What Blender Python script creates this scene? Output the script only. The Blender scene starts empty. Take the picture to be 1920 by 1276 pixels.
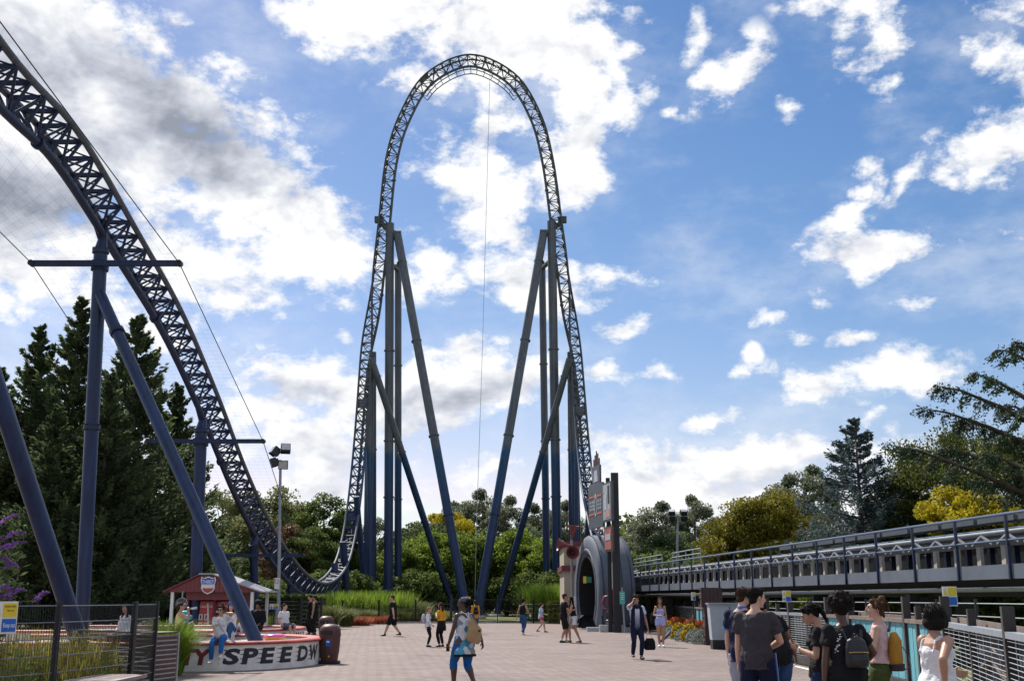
import bpy, bmesh, math, random
import numpy as np
from mathutils import Vector, Matrix, Quaternion
random.seed(7); RNG = np.random.default_rng(7)
R = math.radians
S = bpy.context.scene
C = S.collection
# ------------------------------------------------------------------ camera
FPX = 2100.0; CAMH = 1.6; PITCH = math.atan(484.0/FPX)
cam = bpy.data.cameras.new('camera'); camo = bpy.data.objects.new('camera', cam); C.objects.link(camo)
camo.location = (0, 0, CAMH); camo.rotation_euler = (R(90)+PITCH, 0, 0)
cam.sensor_width = 36; cam.sensor_fit = 'HORIZONTAL'; cam.lens = FPX/1920*36
cam.clip_start = 0.1; cam.clip_end = 5000
S.camera = camo
def ray(u, v):
    s = (638.0-v)/FPX; a = (u-960.0)/FPX
    return Vector((a, math.cos(PITCH)-s*math.sin(PITCH), math.sin(PITCH)+s*math.cos(PITCH)))
def P(u, v, Y):                       # world point seen at photo position (u,v) at forward distance Y
    d = ray(u, v); return Vector((d.x/d.y*Y, Y, CAMH+d.z/d.y*Y))
def PX(u, v, X):                      # the same with a known sideways offset X
    d = ray(u, v); return Vector((X, d.y/d.x*X, CAMH+d.z/d.x*X))
def G(u, v, z=0.0):                   # point on the ground
    d = ray(u, v); t = (z-CAMH)/d.z; return Vector((d.x*t, d.y*t, z))
# ------------------------------------------------------------------ light
SUN_AZ = math.atan2(-0.50, 0.86)      # from +Y towards +X
SUN_EL = R(50)
sun_dir = Vector((math.sin(SUN_AZ)*math.cos(SUN_EL), math.cos(SUN_AZ)*math.cos(SUN_EL), math.sin(SUN_EL)))
sl = bpy.data.lights.new('sun', 'SUN'); sl.energy = 4.2; sl.angle = R(0.53); sl.color = (1.0, 0.95, 0.87)
so = bpy.data.objects.new('sun', sl); C.objects.link(so); so.location = (-30, 20, 60)
so.rotation_euler = (-sun_dir).to_track_quat('-Z', 'Y').to_euler()
S.view_settings.view_transform = 'Standard'; S.view_settings.look = 'None'
S.view_settings.exposure = 0.62; S.view_settings.gamma = 1.0
# ------------------------------------------------------------------ world: Nishita sky with cumulus
W = bpy.data.worlds.new('World'); S.world = W; W.use_nodes = True
nt = W.node_tree; nt.nodes.clear()
def nd(t, **k):
    n = nt.nodes.new(t)
    for a, b in k.items(): setattr(n, a, b)
    return n
def lk(a, b): nt.links.new(a, b)
def mth(op, a, b=None, clamp=False):
    n = nd('ShaderNodeMath', operation=op); n.use_clamp = clamp
    for i, q in enumerate((a, b)):
        if q is None: continue
        if isinstance(q, (int, float)): n.inputs[i].default_value = q
        else: lk(q, n.inputs[i])
    return n.outputs[0]
def mrange(x, a, b, c=0.0, d=1.0, smooth=True):
    n = nd('ShaderNodeMapRange'); n.interpolation_type = 'SMOOTHSTEP' if smooth else 'LINEAR'
    lk(x, n.inputs[0])
    for i, q in enumerate((a, b, c, d)): n.inputs[i+1].default_value = q
    return n.outputs[0]
def sky():
    out = nd('ShaderNodeOutputWorld'); bg = nd('ShaderNodeBackground'); bg.inputs[1].default_value = 0.10
    st = nd('ShaderNodeTexSky'); st.sky_type = 'NISHITA'; st.sun_disc = False
    st.sun_elevation = SUN_EL; st.sun_rotation = SUN_AZ
    st.air_density = 1.0; st.dust_density = 0.35; st.ozone_density = 1.6; st.altitude = 0
    tc = nd('ShaderNodeTexCoord'); D = tc.outputs['Generated']
    sx = nd('ShaderNodeSeparateXYZ'); lk(D, sx.inputs[0])
    az = mth('ARCTAN2', sx.outputs[0], sx.outputs[1]); el = mth('ARCSINE', sx.outputs[2])
    cb = nd('ShaderNodeCombineXYZ'); lk(az, cb.inputs[0]); lk(el, cb.inputs[1]); AE = cb.outputs[0]
    def noise(scale, detail, rough, off=(0, 0, 0), stretch=(1, 1, 1.5), dist=0.0):
        mp = nd('ShaderNodeMapping'); mp.inputs['Location'].default_value = off; mp.inputs['Scale'].default_value = stretch
        lk(D, mp.inputs[0]); n = nd('ShaderNodeTexNoise'); lk(mp.outputs[0], n.inputs['Vector'])
        n.inputs['Scale'].default_value = scale; n.inputs['Detail'].default_value = detail
        n.inputs['Roughness'].default_value = rough; n.inputs['Distortion'].default_value = dist
        return n.outputs[0]
    # edges of the masses are warped so that they do not read as ellipses
    wn = nd('ShaderNodeTexNoise'); lk(D, wn.inputs['Vector']); wn.inputs['Scale'].default_value = 9; wn.inputs['Detail'].default_value = 3
    w1 = nd('ShaderNodeVectorMath', operation='SUBTRACT'); lk(wn.outputs['Color'], w1.inputs[0]); w1.inputs[1].default_value = (.5, .5, .5)
    w2 = nd('ShaderNodeVectorMath', operation='SCALE'); lk(w1.outputs[0], w2.inputs[0]); w2.inputs['Scale'].default_value = 0.085
    w3 = nd('ShaderNodeVectorMath', operation='ADD'); lk(AE, w3.inputs[0]); lk(w2.outputs[0], w3.inputs[1])
    w4 = nd('ShaderNodeVectorMath', operation='MULTIPLY'); lk(w3.outputs[0], w4.inputs[0]); w4.inputs[1].default_value = (1, 1, 0); AEW = w4.outputs[0]
    ANG = (-30, 0, 30)
    def rotated(vec):                   # the angular coordinates turned by the three slants that the masses use
        o = {}
        for r in ANG:
            c, s = math.cos(R(r)), math.sin(R(r))
            if r == 0: o[r] = vec; continue
            cz = nd('ShaderNodeCombineXYZ')
            for i, w in enumerate(((c, s, 0), (-s, c, 0))):
                q = nd('ShaderNodeVectorMath', operation='DOT_PRODUCT'); lk(vec, q.inputs[0]); q.inputs[1].default_value = w; lk(q.outputs['Value'], cz.inputs[i])
            o[r] = cz.outputs[0]
        return o
    RV = rotated(AEW)
    def blobs(lst):
        acc = None; cur = RV; lst = sorted(lst, key=lambda t: min(ANG, key=lambda r: abs(r-t[4])))
        for i, (u, v, ru, rv, rot, k) in enumerate(lst):
            d = ray(u, v).normalized(); a0 = math.atan2(d.x, d.y); e0 = math.asin(d.z)
            r = min(ANG, key=lambda q: abs(q-rot)); c, s = math.cos(R(r)), math.sin(R(r))
            x0 = c*a0+s*e0; y0 = -s*a0+c*e0; sx_, sy_ = FPX/ru, FPX/rv
            if i % 8 == 0 and acc is not None:   # chained now and then, so that the shader works through the masses in order
                cur = {}
            if r not in cur:
                q = nd('ShaderNodeVectorMath', operation='MULTIPLY_ADD'); lk(acc, q.inputs[0]); q.inputs[1].default_value = (1e-7, 1e-7, 0); lk(RV[r], q.inputs[2]); cur[r] = q.outputs[0]
            p = nd('ShaderNodeVectorMath', operation='MULTIPLY_ADD'); lk(cur[r], p.inputs[0]); p.inputs[1].default_value = (sx_, sy_, 0); p.inputs[2].default_value = (-x0*sx_, -y0*sy_, 0)
            g = nd('ShaderNodeTexGradient', gradient_type='SPHERICAL'); lk(p.outputs[0], g.inputs[0])
            x = mth('MULTIPLY', g.outputs[1], k)
            acc = x if acc is None else mth('MAXIMUM', acc, x)
        return acc
    CL = [(60,60,420,260,-25,1.5),(250,210,480,250,-32,1.6),(430,330,330,230,-35,1.5),(560,430,260,190,-30,1.3),(30,330,300,230,0,1.4),(60,520,260,110,10,1.1),
          (640,520,150,70,-10,.9),(450,560,150,70,-10,.85),(330,480,200,120,-20,1.1),(250,600,180,90,0,.9),(20,640,110,110,0,1.0),
          (760,20,330,110,-12,1.3),(960,60,330,200,-10,1.35),(1080,110,170,190,20,1.2),(820,150,170,100,0,.95),(930,200,130,90,-20,.8),
          (880,350,200,150,-35,1.15),(960,420,120,80,-20,.9),(1060,330,150,120,0,1.15),(900,260,90,50,0,.8),(1010,520,200,110,8,1.15),(1160,505,160,60,-5,.95),
          (800,520,110,70,-20,.9),(740,560,130,60,0,.8),
          (560,730,260,100,4,1.2),(700,770,220,110,0,1.1),(900,730,270,130,0,1.35),(520,790,200,90,0,1.1),(840,800,300,80,0,1.05),(600,850,260,70,0,1.0),(900,880,330,70,0,.9),(640,920,300,60,0,.95),(480,650,90,36,0,.8),(660,650,60,30,0,.75),
          (1200,840,240,90,8,1.2),(1400,860,330,80,6,1.2),(1250,900,260,90,0,1.2),(1600,850,240,60,4,1.0),(1180,960,200,70,0,1.05),(1480,920,330,70,0,1.05),(1130,810,150,60,0,.9),
          (1340,775,120,46,0,1.0),(1165,690,85,48,0,.95),(1260,680,90,42,0,.85),(1160,770,70,34,0,.8),(1170,612,62,44,0,.95),(1440,588,80,34,0,.95),(1620,628,72,26,-4,.8),
          (1530,720,175,78,8,1.0),(1700,695,140,66,-4,1.1),(1640,468,205,66,3,1.25),(1430,475,105,46,-20,.8),(1570,405,110,40,30,.68),(1690,340,170,36,30,.72),(1860,300,190,80,28,1.1),(1480,560,60,22,0,.55),(1560,565,50,26,0,.6),(1500,615,60,22,0,.6),(1590,300,60,24,0,.5),(1280,190,50,24,0,.5),(1700,160,90,50,30,.55),(1800,440,90,30,0,.55),(1880,440,80,26,0,.5),(1240,560,60,26,0,.45),(1870,370,80,50,0,.8),
          (1370,140,150,66,34,.82),(1310,65,45,55,10,.6),(1465,205,46,60,-30,.85),(1600,110,80,46,40,.6),(1680,50,200,90,25,.8),(1880,80,200,150,-20,.88),(1560,20,120,46,0,.55),(1610,330,66,46,20,.72),(1740,570,60,20,0,.5),
          (1480,805,42,26,0,.75),(1385,690,40,26,0,.7),(1410,665,36,36,0,.72),(1630,780,60,24,0,.75),(1210,130,60,60,0,.6),(1100,250,90,70,30,.8),(1160,60,80,100,20,.65)]
    m = blobs(CL)
    # beyond the part that is laid out, the same kind of cloud field goes on
    gen = mrange(noise(2.6, 2, .5, (3.1, 1.7, .4)), .44, .66, 0, 1.5)
    edge_a = mrange(mth('ABSOLUTE', az), .44, .56); edge_e = mrange(el, .50, .60)
    gen = mth('MULTIPLY', gen, mth('MAXIMUM', edge_a, edge_e))
    m = mth('MAXIMUM', m, gen)
    f1 = noise(9.5, 7, .63, (0.3, 0.1, 0.7), dist=.15)
    f2 = noise(30.0, 6, .62, (4, 2, 1), dist=.1)
    f = mth('ADD', mth('MULTIPLY', f1, .62), mth('MULTIPLY', f2, .38))
    d = mth('ADD', mth('MULTIPLY', m, .95), mth('MULTIPLY', mth('SUBTRACT', f, .5), 4.3))
    cov = mrange(d, .27, .84)
    cov = mth('MULTIPLY', cov, mrange(m, 0.02, .30))
    # thin haze wisps
    wisp = mth('MULTIPLY', mrange(noise(6.0, 7, .62, (9, 3, 2), (1, 1, 2.0)), .42, .78), .42)
    cov = mth('MAXIMUM', cov, wisp)
    # shading of the clouds: relief towards the sun and grey thick parts
    o = sun_dir*0.02
    f1b = noise(9.5, 4, .63, (0.3+o.x, 0.1+o.y, 0.7+o.z*1.5), dist=.15)
    rel = mth('MULTIPLY', mth('SUBTRACT', f1, f1b), 1.6)
    DK = [(330,215,330,110,-24,1.2),(150,170,260,90,-28,1.1),(470,240,120,70,-20,.8),(40,360,300,110,12,1.25),(880,735,230,46,0,.85),(760,740,160,44,0,.6),(560,755,150,40,0,.8),(980,735,110,60,0,.8),
          (1210,890,90,36,0,.7),(700,850,240,30,0,.5),(1400,895,260,30,0,.5),(120,480,200,46,0,.5),(840,60,140,50,0,.3)]
    dk = mth('MULTIPLY', blobs(DK), mrange(noise(7, 4, .5, (2, 7, 5)), .25, .75, .7, 1.15))
    dk = mth('ADD', dk, mth('MULTIPLY', mth('MULTIPLY', gen, mrange(noise(6, 4, .5, (1, 9, 3)), .45, .7)), .5))
    shade = mth('SUBTRACT', mth('ADD', 1.0, rel), mth('MULTIPLY', dk, .50))
    shade = mth('MAXIMUM', mth('MINIMUM', shade, 1.12), .34)
    cr = nd('ShaderNodeValToRGB'); lk(shade, cr.inputs[0]); e = cr.color_ramp.elements
    e[0].position = .34; e[0].color = (.30, .33, .40, 1); e[1].position = 1.0; e[1].color = (1, 1, 1, 1)
    x = e.new(.68); x.color = (.60, .63, .71, 1)
    sc = nd('ShaderNodeVectorMath', operation='SCALE'); lk(cr.outputs[0], sc.inputs[0]); sc.inputs['Scale'].default_value = CLOUD_GAIN
    # deepen the blue of the clear sky, as the photograph is graded
    se = nd('ShaderNodeSeparateColor'); lk(st.outputs[0], se.inputs[0]); hs = nd('ShaderNodeCombineColor')
    bl = mth('MULTIPLY', se.outputs[2], .74); gr = mth('MINIMUM', mth('MULTIPLY', mth('POWER', se.outputs[1], 1.22), .46), bl); rd_ = mth('MINIMUM', mth('MULTIPLY', mth('POWER', se.outputs[0], 1.7), .265), mth('MULTIPLY', bl, .93))
    lk(rd_, hs.inputs[0]); lk(gr, hs.inputs[1]); lk(bl, hs.inputs[2])
    mx = nd('ShaderNodeMix', data_type='RGBA'); lk(cov, mx.inputs['Factor']); lk(hs.outputs[0], mx.inputs[6]); lk(sc.outputs[0], mx.inputs[7])
    lk(mx.outputs[2], bg.inputs[0]); lk(bg.outputs[0], out.inputs[0])
CLOUD_GAIN = 6.9
sky()
W.cycles.sampling_method = 'MANUAL'; W.cycles.sample_map_resolution = 128
# ------------------------------------------------------------------ materials
MATS = {}
def M(name, col, rough=.6, metal=0.0, var=.18, scale=6.0, bump=0.0, bscale=40.0, spec=.5, coat=0.0, stretch=(1, 1, 1), col2=None, transl=0.0, island=0.0, alpha=None, emit=0.0):
    if name in MATS: return MATS[name]
    m = bpy.data.materials.new(name); m.use_nodes = True; t = m.node_tree; n = t.nodes
    b = n['Principled BSDF']; b.inputs['Roughness'].default_value = rough; b.inputs['Metallic'].default_value = metal
    b.inputs['Specular IOR Level'].default_value = spec; b.inputs['Coat Weight'].default_value = coat
    tc = n.new('ShaderNodeTexCoord'); mp = n.new('ShaderNodeMapping'); mp.inputs['Scale'].default_value = stretch
    t.links.new(tc.outputs['Object'], mp.inputs[0])
    no = n.new('ShaderNodeTexNoise'); no.inputs['Scale'].default_value = scale; no.inputs['Detail'].default_value = 5; no.inputs['Roughness'].default_value = .6
    t.links.new(mp.outputs[0], no.inputs['Vector'])
    cr = n.new('ShaderNodeValToRGB'); e = cr.color_ramp.elements
    e[0].position = .3; e[1].position = .7
    lo = [c*(1-var) for c in col]; hi = [min(1, c*(1+var)) for c in (col2 or col)]
    e[0].color = (*lo, 1); e[1].color = (*hi, 1)
    t.links.new(no.outputs[0], cr.inputs[0]); outc = cr.outputs[0]
    if island:
        ge = n.new('ShaderNodeNewGeometry'); mr = n.new('ShaderNodeMapRange'); mr.inputs[3].default_value = 1-island; mr.inputs[4].default_value = 1+island
        t.links.new(ge.outputs['Random Per Island'], mr.inputs[0])
        sc = n.new('ShaderNodeVectorMath'); sc.operation = 'SCALE'; t.links.new(outc, sc.inputs[0]); t.links.new(mr.outputs[0], sc.inputs['Scale']); outc = sc.outputs[0]
    t.links.new(outc, b.inputs['Base Color'])
    if bump:
        nb = n.new('ShaderNodeTexNoise'); nb.inputs['Scale'].default_value = bscale; nb.inputs['Detail'].default_value = 4; t.links.new(mp.outputs[0], nb.inputs['Vector'])
        bp = n.new('ShaderNodeBump'); bp.inputs['Strength'].default_value = bump; bp.inputs['Distance'].default_value = .02
        t.links.new(nb.outputs[0], bp.inputs['Height']); t.links.new(bp.outputs[0], b.inputs['Normal'])
    if transl:
        tr = n.new('ShaderNodeBsdfTranslucent'); t.links.new(outc, tr.inputs[0]); ms = n.new('ShaderNodeMixShader'); ms.inputs[0].default_value = transl
        t.links.new(b.outputs[0], ms.inputs[1]); t.links.new(tr.outputs[0], ms.inputs[2]); t.links.new(ms.outputs[0], n['Material Output'].inputs[0])
    if emit:
        t.links.new(outc, b.inputs['Emission Color']); b.inputs['Emission Strength'].default_value = emit
    MATS[name] = m; return m
# ------------------------------------------------------------------ mesh builder
def frame_of(d, up=Vector((0, 0, 1))):
    d = d.normalized(); s = d.cross(up)
    if s.length < 1e-4: s = d.cross(Vector((0, 1, 0)))
    s.normalize(); return s, s.cross(d).normalized()
class MB:
    def __init__(self): self.v = []; self.f = []
    def add(self, vs, fs):
        o = len(self.v); self.v += [tuple(x) for x in vs]; self.f += [tuple(i+o for i in q) for q in fs]; return self
    def box(self, c, s, rot=None):
        c = Vector(c); h = Vector(s)/2; vs = []
        for z in (-1, 1):
            for x, y in ((-1, -1), (1, -1), (1, 1), (-1, 1)):
                q = Vector((x*h.x, y*h.y, z*h.z)); vs.append(c+(rot @ q if rot else q))
        return self.add(vs, [(3, 2, 1, 0), (4, 5, 6, 7), (0, 1, 5, 4), (1, 2, 6, 5), (2, 3, 7, 6), (3, 0, 4, 7)])
    def bar(self, a, b, w, h, up=Vector((0, 0, 1))):      # rectangular bar from a to b
        a = Vector(a); b = Vector(b); s, u = frame_of(b-a, up); vs = []
        for p in (a, b):
            for x, y in ((-1, -1), (1, -1), (1, 1), (-1, 1)): vs.append(p+s*x*w/2+u*y*h/2)
        return self.add(vs, [(0, 1, 2, 3), (7, 6, 5, 4), (4, 5, 1, 0), (5, 6, 2, 1), (6, 7, 3, 2), (7, 4, 0, 3)])
    def tube(self, a, b, r0, r1=None, n=10, cap=True):
        return self.poly([a, b], [r0, r0 if r1 is None else r1], n, cap)
    def poly(self, pts, rad, n=8, cap=True, side=None, squash=None):
        pts = [Vector(p) for p in pts]; o = len(self.v); k = len(pts)
        if isinstance(rad, (int, float)): rad = [rad]*k
        ps = None
        for i, p in enumerate(pts):
            d = pts[min(i+1, k-1)]-pts[max(i-1, 0)]
            if d.length < 1e-9: d = Vector((0, 0, 1))
            d.normalize()
            if ps is None:
                s = side-d*side.dot(d) if side is not None else frame_of(d)[0]
            else: s = ps-d*ps.dot(d)
            if s.length < 1e-6: s = frame_of(d)[0]
            s.normalize(); ps = s; u = s.cross(d)
            r = rad[i]; rw, rd = (r if isinstance(r, (tuple, list)) else (r, r))
            for j in range(n):
                a = 2*math.pi*j/n; self.v.append(tuple(p+s*math.cos(a)*rw+u*math.sin(a)*rd))
        for i in range(k-1):
            for j in range(n):
                j2 = (j+1) % n; self.f.append((o+i*n+j, o+(i+1)*n+j, o+(i+1)*n+j2, o+i*n+j2))
        if cap:
            self.f.append(tuple(o+j for j in range(n))); self.f.append(tuple(o+(k-1)*n+j for j in reversed(range(n))))
        return self
    def lathe(self, prof, c=(0, 0, 0), n=20, sx=1, sy=1):
        o = len(self.v); c = Vector(c); k = len(prof)
        for r, z in prof:
            for j in range(n):
                a = 2*math.pi*j/n; self.v.append((c.x+math.cos(a)*r*sx, c.y+math.sin(a)*r*sy, c.z+z))
        for i in range(k-1):
            for j in range(n):
                j2 = (j+1) % n; self.f.append((o+i*n+j, o+i*n+j2, o+(i+1)*n+j2, o+(i+1)*n+j))
        self.f.append(tuple(o+j for j in reversed(range(n)))); self.f.append(tuple(o+(k-1)*n+j for j in range(n)))
        return self
    def ell(self, c, r, n=12, m=8, rot=None):
        o = len(self.v); c = Vector(c); r = Vector(r) if not isinstance(r, (int, float)) else Vector((r, r, r))
        def q(x, y, z):
            p = Vector((x*r.x, y*r.y, z*r.z)); return tuple(c+(rot @ p if rot else p))
        self.v.append(q(0, 0, -1))
        for i in range(1, m):
            t = math.pi*i/m-math.pi/2
            for j in range(n):
                a = 2*math.pi*j/n; self.v.append(q(math.cos(t)*math.cos(a), math.cos(t)*math.sin(a), math.sin(t)))
        self.v.append(q(0, 0, 1)); L = o+1+(m-1)*n
        for j in range(n):
            j2 = (j+1) % n; self.f.append((o, o+1+j2, o+1+j)); self.f.append((L, L-n+j, L-n+j2))
            for i in range(m-2): self.f.append((o+1+i*n+j, o+1+i*n+j2, o+1+(i+1)*n+j2, o+1+(i+1)*n+j))
        return self
    def prism(self, pts, off):                       # a flat outline given thickness by the vector off
        pts = [Vector(p) for p in pts]; off = Vector(off); n = len(pts); o = len(self.v)
        self.v += [tuple(p) for p in pts]+[tuple(p+off) for p in pts]
        self.f.append(tuple(o+i for i in range(n))); self.f.append(tuple(o+n+i for i in reversed(range(n))))
        for i in range(n):
            j = (i+1) % n; self.f.append((o+i, o+n+i, o+n+j, o+j))
        return self
    def build(self, name, mat, parent=None, smooth=False, world=True, recalc=False):
        o = Vector((0, 0, 0))
        if parent is not None and world:
            p = parent
            while p is not None: o = o+p.location; p = p.parent
        me = bpy.data.meshes.new(name); me.from_pydata([(a-o.x, b-o.y, c-o.z) for a, b, c in self.v] if o.length else self.v, [], self.f)
        if recalc:
            bm = bmesh.new(); bm.from_mesh(me); bmesh.ops.recalc_face_normals(bm, faces=bm.faces); bm.to_mesh(me); bm.free()
        if smooth:
            me.polygons.foreach_set('use_smooth', [True]*len(me.polygons))
            if smooth == 'auto': me.set_sharp_from_angle(angle=R(40))
        me.materials.append(mat); return link(name, me, parent)
def link(name, me, parent=None):
    ob = bpy.data.objects.new(name, me); C.objects.link(ob); ob.parent = parent; return ob
def tag(o, label=None, cat=None, group=None, kind=None):
    if label: o['label'] = label
    if cat: o['category'] = cat
    if group: o['group'] = group
    if kind: o['kind'] = kind
    return o
def thing(name, label, cat, loc=(0, 0, 0), rz=0.0, group=None):
    o = bpy.data.objects.new(name, None); C.objects.link(o); o.location = loc; o.rotation_euler = (0, 0, rz); o.empty_display_size = .2
    return tag(o, label, cat, group)
def np_mesh(name, V, Q, mat, parent=None, smooth=False):   # V (n,3), Q (m,4) or (m,3) arrays
    me = bpy.data.meshes.new(name); k = Q.shape[1]
    me.vertices.add(len(V)); me.vertices.foreach_set('co', V.astype(np.float32).ravel())
    me.loops.add(Q.size); me.loops.foreach_set('vertex_index', Q.astype(np.int32).ravel())
    me.polygons.add(len(Q)); me.polygons.foreach_set('loop_start', np.arange(0, Q.size, k, dtype=np.int32))
    me.polygons.foreach_set('use_smooth', [smooth]*len(Q)); me.update(calc_edges=True); me.validate()
    me.materials.append(mat); return link(name, me, parent) if name else me
def text_mesh(txt, size=1.0, res=3, shear=0.0, spacing=1.0, bold=.012):    # flat outline of a word: vertices and faces in its own plane
    cu = bpy.data.curves.new('lettering', 'FONT'); cu.body = txt; cu.size = size; cu.resolution_u = res; cu.shear = shear; cu.space_character = spacing
    cu.align_x = 'CENTER'; cu.align_y = 'CENTER'; cu.offset = bold*size
    ob = bpy.data.objects.new('lettering', cu); C.objects.link(ob); dg = bpy.context.evaluated_depsgraph_get(); me = ob.evaluated_get(dg).to_mesh()
    vs = [tuple(v.co) for v in me.vertices]; fs = [tuple(p.vertices) for p in me.polygons]
    ob.evaluated_get(dg).to_mesh_clear(); bpy.data.objects.remove(ob); bpy.data.curves.remove(cu); return vs, fs
def text_on(name, txt, size, origin, ex, ey, mat, parent, width=None, **k):   # lettering laid on a flat face
    vs, fs = text_mesh(txt, size, **k); origin = Vector(origin); ex = Vector(ex); ey = Vector(ey)
    if width:
        xs = [v[0] for v in vs]; f = width/(max(xs)-min(xs))
    else: f = 1
    return MB().add([origin+ex*x*f+ey*y for x, y, z in vs], fs).build(name, mat, parent)
# shared materials
m_navy = M('navy_paint', (.010, .020, .060), .33, 0, .25, 2.5, coat=.25, bump=.05, bscale=8)
m_dark = M('black_metal', (.012, .013, .016), .45, 0, .3, 10)
m_steel = M('galvanised_steel', (.42, .44, .46), .42, .6, .15, 8)
m_white = M('white_paint', (.78, .78, .76), .5, 0, .08, 5)
m_grey = M('grey_metal', (.27, .30, .34), .45, .1, .12, 6)
m_black = M('black_plastic', (.012, .012, .013), .5, 0, .2, 9)
m_yellow = M('sign_yellow', (.75, .55, .02), .5, 0, .05)
m_blue = M('sign_blue', (.01, .12, .50), .5, 0, .05)
m_signwhite = M('sign_white', (.75, .75, .73), .5, 0, .05)
m_red = M('sign_red', (.55, .03, .03), .5, 0, .1)
m_maroon = M('maroon_paint', (.14, .022, .03), .55, 0, .2, 5)
m_orange = M('orange_paint', (.75, .13, .04), .5, 0, .05)
m_concrete = M('concrete', (.42, .40, .37), .85, 0, .2, 4, .3, 50)
m_timber = M('dark_timber', (.055, .040, .036), .75, 0, .35, 5, .4, 30, stretch=(1, 1, .15))
m_teal = M('teal_board', (.11, .34, .40), .65, 0, .22, 4, .25, 40, stretch=(1, 1, .2))
# ------------------------------------------------------------------ ground
def paving_mat():
    m = bpy.data.materials.new('block_paving'); m.use_nodes = True; t = m.node_tree; n = t.nodes; b = n['Principled BSDF']; L = t.links.new
    tc = n.new('ShaderNodeTexCoord'); mp = n.new('ShaderNodeMapping'); mp.inputs['Rotation'].default_value = (0, 0, R(38)); L(tc.outputs['Object'], mp.inputs[0])
    br = n.new('ShaderNodeTexBrick'); L(mp.outputs[0], br.inputs[0]); br.inputs['Scale'].default_value = 1.0
    br.inputs['Brick Width'].default_value = .42; br.inputs['Row Height'].default_value = .21; br.inputs['Mortar Size'].default_value = .016; br.inputs['Mortar Smooth'].default_value = .3
    br.inputs['Color1'].default_value = (.180, .132, .117, 1); br.inputs['Color2'].default_value = (.232, .172, .154, 1); br.inputs['Mortar'].default_value = (.085, .066, .062, 1)
    n1 = n.new('ShaderNodeTexNoise'); n1.inputs['Scale'].default_value = .35; n1.inputs['Detail'].default_value = 6; L(tc.outputs['Object'], n1.inputs['Vector'])
    n2 = n.new('ShaderNodeTexNoise'); n2.inputs['Scale'].default_value = 5; n2.inputs['Detail'].default_value = 6; L(tc.outputs['Object'], n2.inputs['Vector'])
    r1 = n.new('ShaderNodeMapRange'); r1.inputs[1].default_value = .3; r1.inputs[2].default_value = .7; r1.inputs[3].default_value = .82; r1.inputs[4].default_value = 1.12; L(n1.outputs[0], r1.inputs[0])
    r2 = n.new('ShaderNodeMapRange'); r2.inputs[1].default_value = .3; r2.inputs[2].default_value = .7; r2.inputs[3].default_value = .84; r2.inputs[4].default_value = 1.12; L(n2.outputs[0], r2.inputs[0])
    mu = n.new('ShaderNodeMath'); mu.operation = 'MULTIPLY'; L(r1.outputs[0], mu.inputs[0]); L(r2.outputs[0], mu.inputs[1])
    # spots and stains
    vo = n.new('ShaderNodeTexVoronoi'); vo.inputs['Scale'].default_value = 1.1; L(tc.outputs['Object'], vo.inputs['Vector']); r4 = n.new('ShaderNodeMapRange'); r4.inputs[1].default_value = .035; r4.inputs[2].default_value = .07; r4.inputs[3].default_value = .62; r4.inputs[4].default_value = 1.0; L(vo.outputs['Distance'], r4.inputs[0])
    n5 = n.new('ShaderNodeTexNoise'); n5.inputs['Scale'].default_value = .9; n5.inputs['Detail'].default_value = 7; n5.inputs['Roughness'].default_value = .7; L(tc.outputs['Object'], n5.inputs['Vector']); r5 = n.new('ShaderNodeMapRange'); r5.inputs[1].default_value = .52; r5.inputs[2].default_value = .68; r5.inputs[3].default_value = 1.0; r5.inputs[4].default_value = .74; L(n5.outputs[0], r5.inputs[0])
    m4 = n.new('ShaderNodeMath'); m4.operation = 'MULTIPLY'; L(r4.outputs[0], m4.inputs[0]); L(r5.outputs[0], m4.inputs[1]); m5 = n.new('ShaderNodeMath'); m5.operation = 'MULTIPLY'; L(m4.outputs[0], m5.inputs[0]); L(mu.outputs[0], m5.inputs[1])
    sc = n.new('ShaderNodeVectorMath'); sc.operation = 'SCALE'; L(br.outputs[0], sc.inputs[0]); L(m5.outputs[0], sc.inputs['Scale']); L(sc.outputs[0], b.inputs['Base Color'])
    bp = n.new('ShaderNodeBump'); bp.inputs['Strength'].default_value = .6; bp.inputs['Distance'].default_value = .01; bp.invert = True; L(br.outputs['Fac'], bp.inputs['Height']); L(bp.outputs[0], b.inputs['Normal'])
    b.inputs['Roughness'].default_value = .8; return m
m_pave = paving_mat()
m_grass = M('dry_grass', (.16, .13, .045), .95, 0, .5, 1.2, .6, 30, col2=(.10, .12, .03))
m_soil = M('planting_soil', (.045, .035, .025), .95, 0, .4, 3, .6, 20)
tag(MB().add([(-600, -60, -.02), (600, -60, -.02), (600, 2500, -.02), (-600, 2500, -.02)], [(0, 1, 2, 3)]).build('ground', m_grass), kind='structure')
# the paved square: bounded by beds at the back and the fence on the right
sq = [(-40, -6), (4.6, -6), (4.7, 10), (6.6, 17), (7.2, 25), (7.1, 33), (7.7, 46), (9.2, 66), (9.2, 82), (3.0, 78.5), (-9.6, 77.5), (-12.2, 70), (-13.2, 61), (-14, 54), (-40, 52)]
tag(MB().add([(x, y, 0) for x, y in sq], [tuple(range(len(sq)))]).build('pavement', m_pave), kind='structure')
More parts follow.
